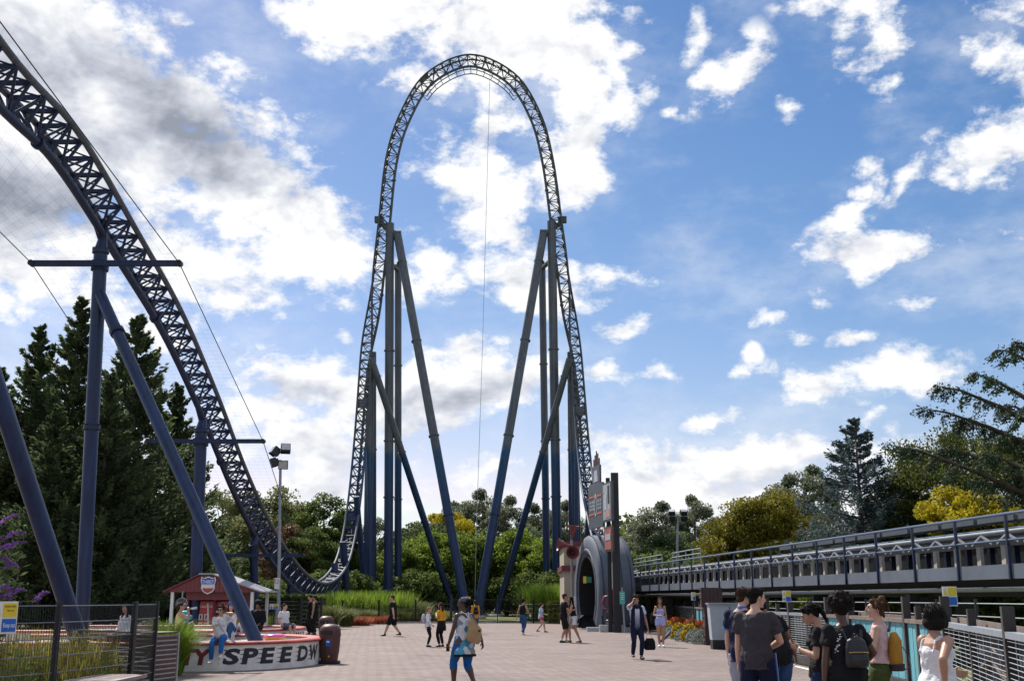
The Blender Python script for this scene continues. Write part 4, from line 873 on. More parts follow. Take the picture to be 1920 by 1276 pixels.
# white diamond and red notice on the tread
q = P(1149, 1073, 57.6); root = thing('diamond_marker', 'narrow white diamond plate on the tyre tread', 'sign', (q.x, 57.6, 0)); MB().prism([(q.x-.16, 57.95, q.z), (q.x, 57.95, q.z-.85), (q.x+.10, 57.95, q.z), (q.x, 57.95, q.z+.55)], (0, -.03, 0)).build('plate', m_signwhite, root, recalc=True); MB().tube((q.x-.02, 57.97, 0), (q.x-.02, 57.97, q.z+.3), .03, n=6).build('post', m_dark, root)
q = P(1153, 1118, 57.2); root = thing('height_notice', 'narrow red and white notice below the white diamond', 'sign', (q.x, 57.2, 0)); MB().box((q.x, 57.6, q.z), (.14, .03, .85)).build('plate', m_red, root); MB().box((q.x, 57.58, q.z+.1), (.08, .015, .5)).build('print', m_signwhite, root); MB().tube((q.x, 57.63, 0), (q.x, 57.63, q.z+.3), .025, n=6).build('post', m_dark, root)
# red sample ride seat
q = G(1146, 1184); root = thing('sample_ride_seat', 'red sample ride seat on a pale plinth by the tyre', 'ride seat', (q.x, q.y, 0)); x, y = q.x, q.y; m_seat = M('seat_red', (.30, .02, .03), .35, 0, .15, 5, coat=.3)
MB().box((x, y, .17), (1.15, .8, .34)).build('plinth', m_steel, root); MB().poly([(x+.30, y, .34), (x+.33, y, .8), (x+.42, y, 1.35), (x+.40, y, 1.55)], [(.20, .16), (.22, .14), (.24, .12), (.18, .08)], 14).build('backrest', m_seat, root, smooth=True)
MB().poly([(x-.25, y, .52), (x, y, .50), (x+.3, y, .46)], [(.2, .09), (.22, .1), (.2, .1)], 12).build('cushion', m_black, root, smooth=True)
MB().poly([(x+.40, y-.2, 1.5), (x+.1, y-.24, 1.75), (x-.32, y-.22, 1.7), (x-.42, y-.2, 1.45), (x-.38, y-.2, 1.2), (x+.1, y-.2, 1.15)], .055, 8).build('restraint', m_seat, root, smooth=True); MB().tube((x-.38, y, .34), (x-.45, y, .8), .04).build('footrest', m_black, root); MB().ell((x-.1, y-.1, .8), (.12, .1, .28)).build('lap_bar', m_black, root, smooth=True)
q = G(1172, 1186); root = thing('queue_sign', 'small green sign on a grey post right of the sample seat', 'sign', (q.x, q.y, 0)); zt_ = P(1168, 1120, q.y).z
MB().tube((q.x, q.y, 0), (q.x-.1, q.y, zt_+.5), .045, n=10).build('post', m_grey, root); pl = MB().box((q.x-.1, q.y-.06, zt_), (.26, .02, .60)).build('plate', M('sign_mint', (.10, .45, .38), .5), root)
for k in range(4): MB().box((q.x-.1, q.y-.075, zt_+.2-k*.09), (.16-.02*(k % 2), .008, .035)).build('text_line', m_signwhite, pl)
# ------------------------------------------------------------------ horn loudspeakers on a pole
q = P(1073, 1120, 63); root = thing('horn_speaker_pole', 'grey pole with red horn loudspeakers left of the tyre', 'loudspeakers', (q.x, 63, 0)); z1 = P(1073, 1030, 63).z
MB().tube((q.x, 63, 0), (q.x, 63, z1+.9), .07, n=10).build('pole', m_grey, root); m_horn = M('horn_red', (.20, .05, .05), .5, 0, .2)
for d, zz in ((Vector((-1, -.15, .12)), .2), (Vector((.02, -1, 0)), -.18), (Vector((.12, -.1, 1)), .55)):
    d.normalize(); o = Vector((q.x, 63, z1+zz)); h = MB().poly([o, o+d*.3, o+d*.62, o+d*.78], [.07, .10, .24, .36], 18, cap=False).build('horn', m_horn, root, smooth=True); MB().tube(o+d*.3, o+d*.34, .10, n=12).build('driver', m_black, h)
# ------------------------------------------------------------------ station building behind the tyre
m_cream = M('cream_wall', (.36, .31, .23), .8, 0, .12, 1.5, .15, 30)
stn = thing('station_building', 'cream station building with maroon bands behind the tyre', 'building', (5.2, 68, 0))
x0 = P(1056, 1050, 68).x; zt_ = P(1060, 1022, 68).z
MB().box(((x0+6.2)/2, 70, zt_/2), (6.2-x0, 6, zt_)).build('wall', m_cream, stn)
for z, hh in ((zt_+.05, .28), (zt_-1.35, .30)): MB().box(((x0+6.2)/2, 69.96, z), (6.5-x0, 6.2, hh)).build('maroon_band', m_maroon, stn)
for k in range(9): MB().box((x0+.25+k*.4, 66.98, zt_-.65), (.04, .04, 1.0)).build('batten', m_cream, stn)
MB().box((x0+.55, 66.97, 1.0), (.55, .04, 1.5)).build('poster', m_signwhite, stn); MB().box((x0+1.25, 66.96, 1.5), (.25, .06, 3.0)).build('downpipe', m_maroon, stn)
cn = thing('station_undercroft', 'dark open undercroft of the station below the launch track', 'building', (8.0, 64, 0))
MB().box((9.6, 68.5, 2.55), (7.2, 12, .25)).build('roof_slab', m_dark, cn); MB().box((9.6, 74.4, 1.25), (7.2, .2, 2.5)).build('back_wall', M('dull_teal_wall', (.04, .09, .10), .7, 0, .3, 1.2), cn)
MB().box((9.4, 62.4, 2.35), (6.4, .18, .18)).build('front_beam', m_navy, cn)
for x in (6.3, 7.4, 9.0, 11.4):
    MB().box((x, 62.6, 1.22), (.22, .22, 2.44)).build('post', m_dark, cn)
for k in range(4): MB().bar((6.3+k*1.5, 62.5, 1.0), (7.6+k*1.5, 62.5, 1.0), .05, .05).build('queue_rail', m_dark, cn)
MB().box((7.1, 70, 1.2), (.5, .4, .9)).build('ticket_box', m_grey, cn)
# ------------------------------------------------------------------ launch track walkway
lt = thing('launch_walkway', 'raised launch track walkway with navy railings along the right side', 'walkway', (9, 46, 0))
def lx(y): return 7.3+(72-y)*.0885
Y0, Y1 = 16.0, 71.0
def run(dx, z, w, h, mat, name, y0=Y0, y1=Y1): return MB().bar((lx(y0)+dx, y0, z), (lx(y1)+dx, y1, z), w, h).build(name, mat, lt)
ED = -1.15       # outer edge of the near walkway, measured from the track centre
m_edge = M('pale_edge_beam', (.14, .16, .20), .5, .1, .15, 1.2)
run(ED, 2.16, .10, .30, m_edge, 'edge_beam'); run(-ED+.3, 2.16, .10, .30, m_edge, 'edge_beam')
run(.1, 2.24, 2.3, .05, m_dark, 'deck'); run(-.35, 1.86, .3, .42, m_dark, 'girder'); run(.55, 1.86, .3, .42, m_dark, 'girder')
MB().tube((lx(Y0)+ED+.25, Y0, 1.80), (lx(Y1)+ED+.25, Y1, 1.80), .055, n=8).build('service_pipe', m_steel, lt)
MB().tube((lx(Y0)+ED+.32, Y0, 3.02), (lx(Y1)+ED+.32, Y1, 3.02), .045, n=10).build('cable_duct', M('pale_duct', (.22, .24, .27), .6, 0, .15, 2), lt, smooth='auto')
for dx in (ED-.06, -ED+.36):
    for z, r in ((3.34, .034), (2.80, .026)): MB().tube((lx(Y0)+dx, Y0, z), (lx(Y1)+dx, Y1, z), r, n=8).build('handrail', m_hand if False else M('handrail_paint', (.10, .14, .22), .3, .2, .1), lt, smooth='auto')
    y = Y0+1.0
    while y < Y1: MB().bar((lx(y)+dx, y, 2.0), (lx(y)+dx, y, 3.34), .06, .06).build('railing_post', m_navy, lt); MB().box((lx(y)+dx+.03, y+.02, 2.08), (.10, .10, .16)).build('post_bracket', m_navy, lt); y += 2.25
m_bd = M('pale_board', (.42, .39, .34), .7, 0, .2, 2, stretch=(1, 1, .3))
y = Y0+.6; k = 0
while y < Y1:
    MB().box((lx(y)-.35, y, 2.52), (.08, .22, .52)).build('brake_board', m_bd, lt)
    MB().bar((lx(y)+.12, y+.5, 2.25), (lx(y)+.12, y+.5, 3.2), .12, .16).build('track_stanchion', m_navy, lt)
    for sg in (-1, 1): MB().bar((lx(y)+ED+.3, y+.55*sg, 2.78), (lx(y)+ED+.3, y, 2.98), .03, .05).build('knee_brace', m_steel, lt)
    y += 1.12
run(.12, 2.95, .35, .35, m_dark, 'track_beam'); run(.95, 2.85, .08, .8, m_dark, 'far_screen')
y = Y0+1.2
while y < 44: MB().bar((lx(y)+.9, y, 3.50), (lx(y+1.75)+.9, y+1.75, 3.50), .5, .13).build('top_panel', m_board, lt); y += 1.95
for y in (22.5, 29.5, 36.5, 44.0, 51.5, 59):
    for dx in (-.45, .6): MB().box((lx(y)+dx, y, .84), (.45, .40, 1.66)).build('pier', m_dark, lt)
    MB().bar((lx(y)-.9, y, 1.62), (lx(y)+1.1, y, 1.62), .3, .2).build('pier_cap', m_dark, lt)
# small upper railings near the far end
for ya, yb, dx in ((55, 61, .3), (63, 71, .2)):
    for z in (3.75, 3.98): MB().tube((lx(ya)+dx, ya, z), (lx(yb)+dx, yb, z), .03, n=6).build('upper_rail', m_steel, lt)
    for y in np.arange(ya, yb+.1, 1.5): MB().tube((lx(y)+dx, y, 3.2), (lx(y)+dx, y, 3.98), .03, n=6).build('upper_post', m_steel, lt)
# ------------------------------------------------------------------ fence along the path on the right
FL = [(6.75+2.15, 66), (7.95, 46), (7.35, 33), (7.35, 25.2), (6.75, 18.0), (4.95, 10.9), (4.3, 8.2)]
fl = spl(FL, 60)
fcum = np.concatenate([[0], np.cumsum(np.linalg.norm(np.diff(fl, axis=0), axis=1))])
def fpt(s): i = min(max(int(np.searchsorted(fcum, s))-1, 0), len(fl)-2); f = (s-fcum[i])/(fcum[i+1]-fcum[i]); q = fl[i]*(1-f)+fl[i+1]*f; return Vector((q[0], q[1], 0))
def s_at_u(u):
    best = min(np.arange(0, fcum[-1], .05), key=lambda s: abs(fpt(s).x/fpt(s).y-ray(u, 1190).x/ray(u, 1190).y)); return best
fen = thing('path_fence', 'dark timber path fence with turquoise board and wire mesh panels', 'fence', tuple(fpt(s_at_u(1600))), 0)
FH = 1.22
cuts = [1236, 1252, 1268, 1307, 1321, 1400, 1440, 1484, 1555, 1598, 1702, 1748, 1776, 1893, 2010]
kinds = ['t', 't', 'm', 't', 'm', 'm', 'm', 'm', 't', 't', 't', 't', 'm', 'm']
ss = [s_at_u(u) if u < 1990 else fcum[-1]-.2 for u in cuts]
m_fpost = M('fence_post_timber', (.045, .038, .038), .75, 0, .3, 5, .4, 40, stretch=(1, 1, .2)); m_frail = M('fence_rail_timber', (.17, .13, .11), .8, 0, .3, 4, .4, 40); m_silver = M('silver_wire', (.38, .40, .42), .4, .5, .1)
m_ins = M('dark_panel', (.03, .04, .05), .7, 0, .3, 3)
for i, (sa, sb) in enumerate(zip(ss[:-1], ss[1:])):
    a = fpt(sa); b_ = fpt(sb); d = (b_-a).normalized(); nrm = Vector((-d.y, d.x, 0)); nrm = nrm if nrm.x < 0 else -nrm; L = (b_-a).length
    rot = Matrix.Rotation(math.atan2(d.y, d.x), 3, 'Z')
    MB().bar(a+Vector((0, 0, FH)), b_+Vector((0, 0, FH)), .12, .07).build('top_rail', m_frail if kinds[i] == 't' else m_grey, fen); MB().bar(a+Vector((0, 0, .09)), b_+Vector((0, 0, .09)), .12, .18).build('kick_board', m_fpost, fen)
    if kinds[i] == 't':
        k = max(2, int(L/.145))
        for j in range(k): q = lerp(a, b_, (j+.5)/k); MB().box((q.x, q.y, .69), (L/k-.010, .025+.006*(j % 3), 1.0), rot).build('board', m_teal, fen)
    else:
        w = MB(); z = .22
        while z < FH-.05: w.tube(a+nrm*.04+Vector((0, 0, z)), b_+nrm*.04+Vector((0, 0, z)), .005, n=4, cap=False); z += .055
        ob = w.build('horizontal_wires', m_silver, fen); w = MB()
        for j in range(1, max(2, int(L/.5))): q = lerp(a, b_, j/max(2, int(L/.5)))+nrm*.035; w.tube(q+Vector((0, 0, .2)), q+Vector((0, 0, FH)), .006, n=4, cap=False)
        tag(w.build('vertical_wires', m_silver, ob), kind='stuff')
        back = MB(); 
        for j in range(max(1, int(L/.3))): q = lerp(a, b_, (j+.5)/max(1, int(L/.3)))-nrm*.32; back.box((q.x, q.y, .62), (.24, .02, 1.1), rot)
        back.build('backing_boards', m_ins, fen)
        if L > 1.2: MB().bar(a-nrm*.25+Vector((0, 0, .3)), lerp(a, b_, .5)-nrm*.25+Vector((0, 0, .9)), .04, .10, nrm).build('brace', m_frail, fen); MB().bar(lerp(a, b_, .45)-nrm*.22+Vector((0, 0, .95)), b_-nrm*.22+Vector((0, 0, .25)), .04, .12, nrm).build('brace', m_frail, fen)
    hh = FH+(.30 if i % 2 else .42)
    MB().box((a.x, a.y, hh/2), (.13, .13, hh), rot).build('post', m_fpost, fen)
    if L > 1.1: q = lerp(a, b_, .5); MB().box((q.x, q.y, (FH+.25)/2), (.11, .10, FH+.25), rot).build('post', m_fpost, fen)
    if i > 8: q = lerp(a, b_, .55)-nrm*.18; MB().bar(a-nrm*.18+Vector((0, 0, FH+.05)), b_-nrm*.18+Vector((0, 0, FH+.02)), .03, .12).build('upper_board', m_frail, fen)
# wire barrier behind it
wb = thing('wire_barrier', 'thin wire barrier on dark posts behind the path fence', 'fence', (9.2, 30, 0)); pts = [Vector((x+1.15, y, 0)) for x, y in [(8.2, 50), (7.6, 40), (7.35, 33), (7.4, 25), (6.9, 18), (5.6, 12.4)]]
for z in (1.05, 1.3, 1.52): MB().poly([p+Vector((0, 0, z)) for p in pts], .011, 5).build('wire', m_silver, wb)
for a, b_ in zip(pts[:-1], pts[1:]):
    for t in (0, .33, .66): q = lerp(a, b_, t); MB().box((q.x, q.y, .8), (.05, .05, 1.6)).build('post', m_dark, wb)
for u_, Y_, lab in ((1475, 33, 'warning sign on the wire barrier just right of the charcoal tee'), (1781, 19.2, 'warning sign on the wire barrier right of the white strappy vest'), (1300, 47, 'small far warning sign on the wire barrier left of the brown crates')): warn(lab, P(u_, 1117, Y_), .24 if Y_ < 40 else .18, .32, True)
# brown crate stack, grey cabinet
q = G(1335, 1208); root = thing('crate_stack', 'tall stack of dark brown slatted crates beside the flower bed', 'crates', (q.x, q.y, 0)); zt_ = P(1333, 1101, q.y).z; m_cr = M('crate_brown', (.06, .032, .032), .6, 0, .25, 5, .2, 30)
for k, (w_, dx) in enumerate(((.62, .05), (.62, .06), (.70, 0))):
    z0 = zt_*k/3; hh = zt_/3; cr = MB().box((q.x+dx, q.y, z0+hh/2), (w_-.05, .60, hh-.02)).build('crate', m_cr, root)
    for zz in (.05, .5, .95): MB().box((q.x+dx, q.y, z0+hh*zz), (w_+.01, .66, .07)).build('band', m_cr, cr)
    for j in range(5): MB().box((q.x+dx-w_*.4+j*w_*.2, q.y-.31, z0+hh/2), (.075, .03, hh*.86)).build('slat', m_cr, cr)
    for sx_ in (-1, 1): MB().tube((q.x+dx+sx_*w_*.5, q.y-.33, z0), (q.x+dx+sx_*w_*.5, q.y-.33, z0+hh), .035, n=8).build('corner_post', m_cr, cr)
q = G(1357, 1216); root = thing('utility_cabinet', 'light grey metal cabinet on a dark base behind the person in the navy polo', 'cabinet', (q.x, q.y, 0)); zt_ = P(1357, 1132, q.y).z
MB().prism([(q.x-.40, q.y-.25, .30), (q.x+.75, q.y-.25, .30), (q.x+.80, q.y-.25, zt_), (q.x-.46, q.y-.25, zt_)], (0, .5, 0)).build('cabinet', m_grey2 if False else M('cabinet_grey', (.40, .45, .49), .5, 0, .1, 3), root, recalc=True); MB().box((q.x+.17, q.y, .15), (1.12, .48, .30)).build('base', m_dark, root); MB().box((q.x+.17, q.y-.02, zt_+.02), (1.34, .6, .05)).build('lid', m_grey, root)
MB().box((q.x+.2, q.y-.262, zt_*.6), (.02, .02, zt_*.7)).build('door_seam', m_dark, root); MB().box((q.x+.12, q.y-.27, zt_*.6), (.04, .03, .14)).build('handle', m_dark, root)
# timber hut and teal hoarding beyond the walkway
q = P(1316, 1100, 72); root = thing('timber_hut', 'pale timber clad hut seen beneath the launch walkway', 'hut', (q.x, 72, 0)); m_cedar = M('pale_cedar', (.42, .24, .11), .7, 0, .3, 3, stretch=(1, 1, .2))
x0, x1 = P(1262, 1100, 72).x, P(1368, 1100, 72).x; n_ = 20
MB().box(((x0+x1)/2, 73.6, 1.55), (x1-x0-.1, 3, 3.1)).build('core', m_dark, root)
for k in range(n_): x = x0+(x1-x0)*(k+.5)/n_; MB().box((x, 72.05, 1.55), ((x1-x0)/n_-.012, .05, 3.1)).build('board', m_cedar, root)
MB().box(((x0+x1)/2, 73.4, 3.16), (x1-x0+.3, 3.6, .12)).build('roof', m_dark, root)
q = P(1440, 1100, 66); root = thing('hoarding', 'turquoise board hoarding seen beneath the launch walkway', 'hoarding', (q.x, 66, 0)); m_hoard = M('hoarding_teal', (.01, .25, .24), .6, 0, .15)
for k in range(16): MB().box((q.x-3.2+k*.42, 66, 1.35), (.41, .05, 2.7)).build('board', m_hoard, root)
# ------------------------------------------------------------------ vegetation
def leafmat(name, c, c2, transl=.35, island=.45, scale=.45, rough=.6): return M(name, c, rough, 0, .22, scale, col2=c2, transl=transl, island=island, spec=.25)
lm_con = leafmat('conifer_leaf', (.050, .078, .036), (.115, .15, .062), .5)
lm_dark = leafmat('dark_leaf', (.060, .092, .025), (.13, .17, .04), .5)
lm_mid = leafmat('mid_leaf', (.09, .14, .022), (.20, .26, .035), .5)
lm_pale = leafmat('grey_green_leaf', (.11, .13, .08), (.19, .21, .13), .45)
lm_yel = leafmat('yellow_green_leaf', (.12, .12, .012), (.23, .20, .02))
lm_gold = leafmat('golden_leaf', (.28, .24, .012), (.46, .38, .02), .4, .4)
lm_brown = leafmat('dry_leaf', (.12, .07, .045), (.20, .12, .075))
lm_blue = leafmat('blue_needle', (.060, .090, .095), (.13, .17, .17), .35)
lm_lime = leafmat('lime_blade', (.12, .20, .02), (.24, .34, .04), .4, .4, .8)
lm_straw = leafmat('straw_blade', (.30, .24, .05), (.45, .36, .07), .35, .4, .8)
m_bark = M('bark', (.075, .058, .045), .9, 0, .35, 3, .6, 20, stretch=(1, 1, .25)); m_barkp = M('pale_bark', (.20, .17, .14), .9, 0, .35, 3, .5, 20, stretch=(1, 1, .25))
def leaf_quads(c, axis, length, width, rng, droop=0.0):
    n = len(c); axis = axis/np.maximum(np.linalg.norm(axis, axis=1, keepdims=True), 1e-9)
    r = rng.normal(size=(n, 3)); s = np.cross(axis, r); s /= np.maximum(np.linalg.norm(s, axis=1, keepdims=True), 1e-9)
    L = (length*rng.uniform(.6, 1.3, n))[:, None]; Wd = (width*rng.uniform(.6, 1.3, n))[:, None]
    V = np.empty((n, 4, 3)); V[:, 0] = c-axis*L*.5; V[:, 1] = c+s*Wd*.5; V[:, 2] = c+axis*L*.5; V[:, 3] = c-s*Wd*.5
    V[:, 2, 2] -= (L[:, 0]*droop); return V.reshape(-1, 3), np.arange(n*4).reshape(-1, 4)
def tree_mesh(seed, h, r, zb, nclump, nleaf, leaf, lmat, bark=None, sq=.8, gap=.0, top=1.0, trunk_r=.2, clump=.33):
    # a broad-leaved tree 'h' tall: trunk with limbs to every leaf clump; returns (trunk mesh, crown mesh)
    rng = np.random.default_rng(seed); bark = bark or m_bark; cz = (zb+h)/2; rz = (h-zb)/2; cl = []
    while len(cl) < nclump:
        p = rng.uniform(-1, 1, 3); d = np.linalg.norm(p)
        if d > 1 or d < .25 or rng.random() > d**1.2: continue
        taper = 1-(max(0, p[2]))*(1-top)
        cl.append((p[0]*r*.82*taper, p[1]*r*.82*taper, cz+p[2]*rz*.86))
    cl = np.array(cl); tb = MB(); lean = rng.normal(0, .02*h, 2)
    axis = [Vector((lean[0]*t*t, lean[1]*t*t, h*.86*t)) for t in np.linspace(0, 1, 8)]; axis[0].z = -.1
    tb.poly(axis, [trunk_r*(1-.85*t)+.02 for t in np.linspace(0, 1, 8)], 9)
    for i, c in enumerate(cl):
        if i % 2 and nclump > 40: continue
        t = min(.95, max(.12, (c[2]-r*.55)/(h*.86))); a = axis[min(7, int(t*7))]; c_ = Vector(c); mid = lerp(a, c_, .5)+Vector((0, 0, .06*h*rng.uniform(-.3, .6)))
        tb.poly([a, mid, c_], [trunk_r*.34, trunk_r*.2, .015], 5, cap=False)
    rc = r*clump; k = nleaf//nclump; C_ = np.repeat(cl, k, axis=0); rr = np.repeat(rng.uniform(.55, 1.35, nclump), k)[:, None]
    off = rng.normal(size=C_.shape); off /= np.linalg.norm(off, axis=1, keepdims=True); off *= rng.uniform(0, 1, (len(off), 1))**.45
    pos = C_+off*np.array([1, 1, sq])*rc*rr; ax = rng.normal(size=pos.shape); ax[:, 2] -= .35
    V, Q = leaf_quads(pos, ax, leaf*1.25, leaf*.85, rng)
    return tb.build('trunk', bark, smooth=True), np_mesh('crown', V, Q, lmat)
def conifer_mesh(seed, h, r, nb, nl, leaf, lmat, droop=-.15, upturn=.25, pw=.8, zb=.04, bark=None, thin=.0, wid=.32, trunk_r=.22):
    rng = np.random.default_rng(seed); tb = MB(); tb.poly([(0, 0, -.1), (0, 0, h*.5), (0, 0, h*.985)], [trunk_r, trunk_r*.55, .015], 8)
    P_, A_ = [], []
    for i in range(nb):
        t = (i+rng.random())/nb; z = h*(zb+(1-zb)*t); L = r*((1-t)**pw)*rng.uniform(.45, 1.22)+.15; a = rng.uniform(0, 2*math.pi); d = np.array([math.cos(a), math.sin(a), 0])
        base = np.array([0, 0, z]); k = max(6, int(nl/nb*(.35+1.3*(L/r)))); s = rng.uniform(.06, 1, k)**.8
        dz = L*(droop*s+(upturn)*s*s)+0
        p = base+d*(s*L)[:, None]; p[:, 2] += dz; sd = np.array([-d[1], d[0], 0]); wv = rng.normal(0, wid, k)*L*.5*(1.1-s*.75); p += sd*wv[:, None]; p[:, 2] += rng.normal(0, .05*L+.04, k)-abs(wv)*.25
        P_.append(p); ax = d[None, :]*.9+sd[None, :]*np.sign(wv)[:, None]*.6+np.array([0, 0, 1])*(upturn*1.5)+rng.normal(0, .45, (k, 3)); A_.append(ax)
        if L > .5: e1 = Vector(base+d*L*.55+np.array([0, 0, L*(droop*.55+upturn*.3)])); e2 = Vector(base+d*L*.95+np.array([0, 0, L*(droop*.95+upturn*.9)])); tb.poly([Vector(base), e1, e2], [.03+.012*L, .02, .008], 4, cap=False)
    pos = np.vstack(P_); ax = np.vstack(A_); V, Q = leaf_quads(pos, ax, leaf*1.7, leaf*.55, rng, .1)
    return tb.build('trunk', bark or m_bark, smooth=True), np_mesh('crown', V, Q, lmat)
def proto(pair): a, b_ = pair; r_ = (a.data, b_.data); bpy.data.objects.remove(a); bpy.data.objects.remove(b_); return r_
def plant_tree(name, label, pr, x, y, sc=1.0, rz=0.0, cat='tree', group=None, sz=None, z=0):
    root = thing(name, label, cat, (x, y, z), rz, group); root.scale = (sc, sc, sz or sc)
    link('trunk', pr[0], root); link('crown', pr[1], root); return root
def uX(u, Y): return ray(u, 1120).x/ray(u, 1120).y*Y
def zv(v, Y): q = P(960, v, Y); return q.z
C1 = proto(conifer_mesh(11, 17.5, 5.0, 250, 44000, .21, lm_con, -.16, .52, .92, wid=.17)); C2 = proto(conifer_mesh(12, 16.0, 4.8, 230, 40000, .21, lm_con, -.14, .56, .88, wid=.17))
for i, (u_, v_, Y_, pr, hh, rz, lab) in enumerate(((155, 560, 62, C1, 17.5, .3, 'tallest dark conifer, its top just left of the navy support column'), (78, 612, 63, C2, 16, 1.2, 'dark conifer with a split top, second from the left edge'), (262, 592, 60, C2, 16, 2.6, 'dark conifer rising between the column and its inclined leg'), (5, 690, 60, C1, 17.5, 4.0, 'dark conifer cut by the left edge of the view'), (335, 720, 66, C2, 16, 5.0, 'dark conifer at the right end of the conifer row'), (210, 700, 56, C1, 17.5, 3.3, 'shorter dark conifer in front of the conifer row'), (110, 760, 55, C2, 16, 4.4, 'shorter dark conifer in front at left, behind the inclined leg'))):
    s_ = zv(v_, Y_)/hh; plant_tree('conifer_tree', lab, pr, P(u_, v_, Y_).x, Y_, max(s_, .8), rz, sz=s_, group='dark conifers on the left')
# middle distance
T_mid = proto(tree_mesh(21, 9.0, 4.8, .4, 95, 38000, .22, lm_mid, sq=.6, clump=.25)); T_dark = proto(tree_mesh(22, 11.0, 3.5, .8, 75, 30000, .20, lm_dark, sq=.7, clump=.27)); T_pale = proto(tree_mesh(23, 13.5, 3.8, 2.2, 66, 20000, .19, lm_pale, m_barkp, top=.6, clump=.21))
T_pine = proto(tree_mesh(24, 13.0, 4.6, 5.0, 34, 15000, .26, lm_con, sq=.38, clump=.36)); T_brown = proto(tree_mesh(25, 9.5, 2.4, 1.5, 34, 6500, .22, lm_brown, m_barkp)); T_yel = proto(tree_mesh(26, 8.2, 3.9, .6, 70, 44000, .13, lm_yel, sq=.62, clump=.24, top=.75)); T_gold = proto(tree_mesh(27, 6.2, 2.5, 1.6, 30, 15000, .12, lm_gold, sq=.6, clump=.22)); T_low = proto(tree_mesh(28, 3.0, 2.2, .1, 46, 9000, .18, lm_mid, sq=.8)); T_wil = proto(tree_mesh(29, 14.0, 4.4, 3.0, 50, 15000, .26, leafmat('olive_leaf', (.11, .13, .05), (.20, .21, .08), .5), top=.85, clump=.3))
rows = [
 ('birch_tree', T_wil, 14, [(425, 912, 112, 'thin pale tree behind the drop hill, beside the navy column'), (505, 902, 116, 'thin tree with a feathery crown behind the floodlight post'), (556, 930, 118, 'thin tree with open crown just right of the floodlight post'), (470, 960, 108, 'lower thin tree behind the hill track')]),
 ('dry_tree', T_brown, 9.5, [(538, 965, 101, 'brown withered tree right of the floodlight post'), (512, 1000, 99, 'lower brown withered tree behind the floodlight post')]),
 ('leafy_tree', T_dark, 11, [(612, 922, 106, 'dark leafy tree inside the curve of the valley track'), (645, 965, 110, 'dark leafy tree just left of the rising leg'), (585, 985, 100, 'lower dark leafy tree above the valley of the track'), (400, 1010, 92, 'dark leafy tree behind the drinks kiosk'), (450, 1040, 86, 'low dark leafy tree right of the kiosk roof')]),
 ('poplar_tree', T_pale, 13.5, [(700, 948, 138, 'grey green tree between the posts of the left leg'), (905, 902, 140, 'tall grey green tree right of the hoist rope'), (948, 915, 136, 'grey green tree between the right raking legs'), (850, 925, 145, 'grey green tree left of the hoist rope'), (1010, 930, 140, 'grey green tree beside the right pylon'), (1060, 925, 134, 'grey green tree behind the right leg posts'), (1230, 925, 98, 'grey green poplar left of the distant floodlight post'), (1300, 912, 100, 'grey green poplar right of the distant floodlight post'), (1195, 975, 104, 'small grey green poplar at the far end of the launch track'), (1470, 872, 92, 'open grey green tree behind the yellow green tree'), (1515, 852, 94, 'tall open grey green tree left of the blue cedar')]),
 ('pine_tree', T_pine, 13, [(790, 965, 126, 'dark flat topped pine left of the raking legs'), (755, 985, 122, 'lower dark pine behind the left pylon'), (985, 985, 124, 'dark pine behind the right raking leg'), (1265, 985, 92, 'dark pine behind the distant floodlight post')]),
 ('maple_tree', T_mid, 9, [(765, 1010, 113, 'spreading green maple right of the left pylon'), (825, 985, 115, 'tallest spreading green maple behind the left raking leg'), (885, 1000, 116, 'spreading green maple behind the feet of the raking legs'), (950, 985, 115, 'spreading green maple behind the right raking leg'), (1010, 1000, 113, 'spreading green maple left of the right pylon'), (1060, 1010, 112, 'spreading green maple by the horn loudspeakers'), (690, 1030, 108, 'green maple behind the posts of the left leg')]),
 ('yellow_green_tree', T_yel, 8.2, [(1425, 905, 66, 'rounded yellow green tree above the launch walkway'), (1372, 955, 70, 'smaller yellow green tree left of the rounded one'), (1500, 945, 72, 'yellow green tree at the foot of the blue cedar')]),
 ('golden_bush', T_gold, 6.2, [(1800, 905, 47, 'bright golden leaved bush above the walkway at right'), (1850, 925, 46, 'bright golden leaved bush beside the larger golden one'), (835, 955, 130, 'small golden tree seen between the arch legs')]),
]
k = 0
for nm, pr, hh, lst in rows:
    for u_, v_, Y_, lab in lst:
        k += 1; s_ = zv(v_, Y_)/hh; plant_tree(nm, lab, pr, P(u_, v_, Y_).x, Y_, s_*(1.0 if s_ > .8 else 1.15), k*1.7 % 6.28, sz=s_, group=nm.replace('_', ' ')+'s of the background')
# dark belt behind everything: distant trees one cannot tell apart
rng = np.random.default_rng(5); n_ = 42000; az_ = rng.uniform(-.62, .66, n_); dist = rng.uniform(150, 175, n_); hgt = rng.uniform(0, 1, n_)**.8*(9+3*np.sin(az_*23)+2*np.sin(az_*61+1)); pos = np.stack([np.sin(az_)*dist, np.cos(az_)*dist, hgt], 1)
V, Q = leaf_quads(pos, rng.normal(size=pos.shape), .9, .7, rng); tag(np_mesh('far_wood', V, Q, lm_dark), 'distant dark belt of trees closing the view', 'woodland', kind='stuff')
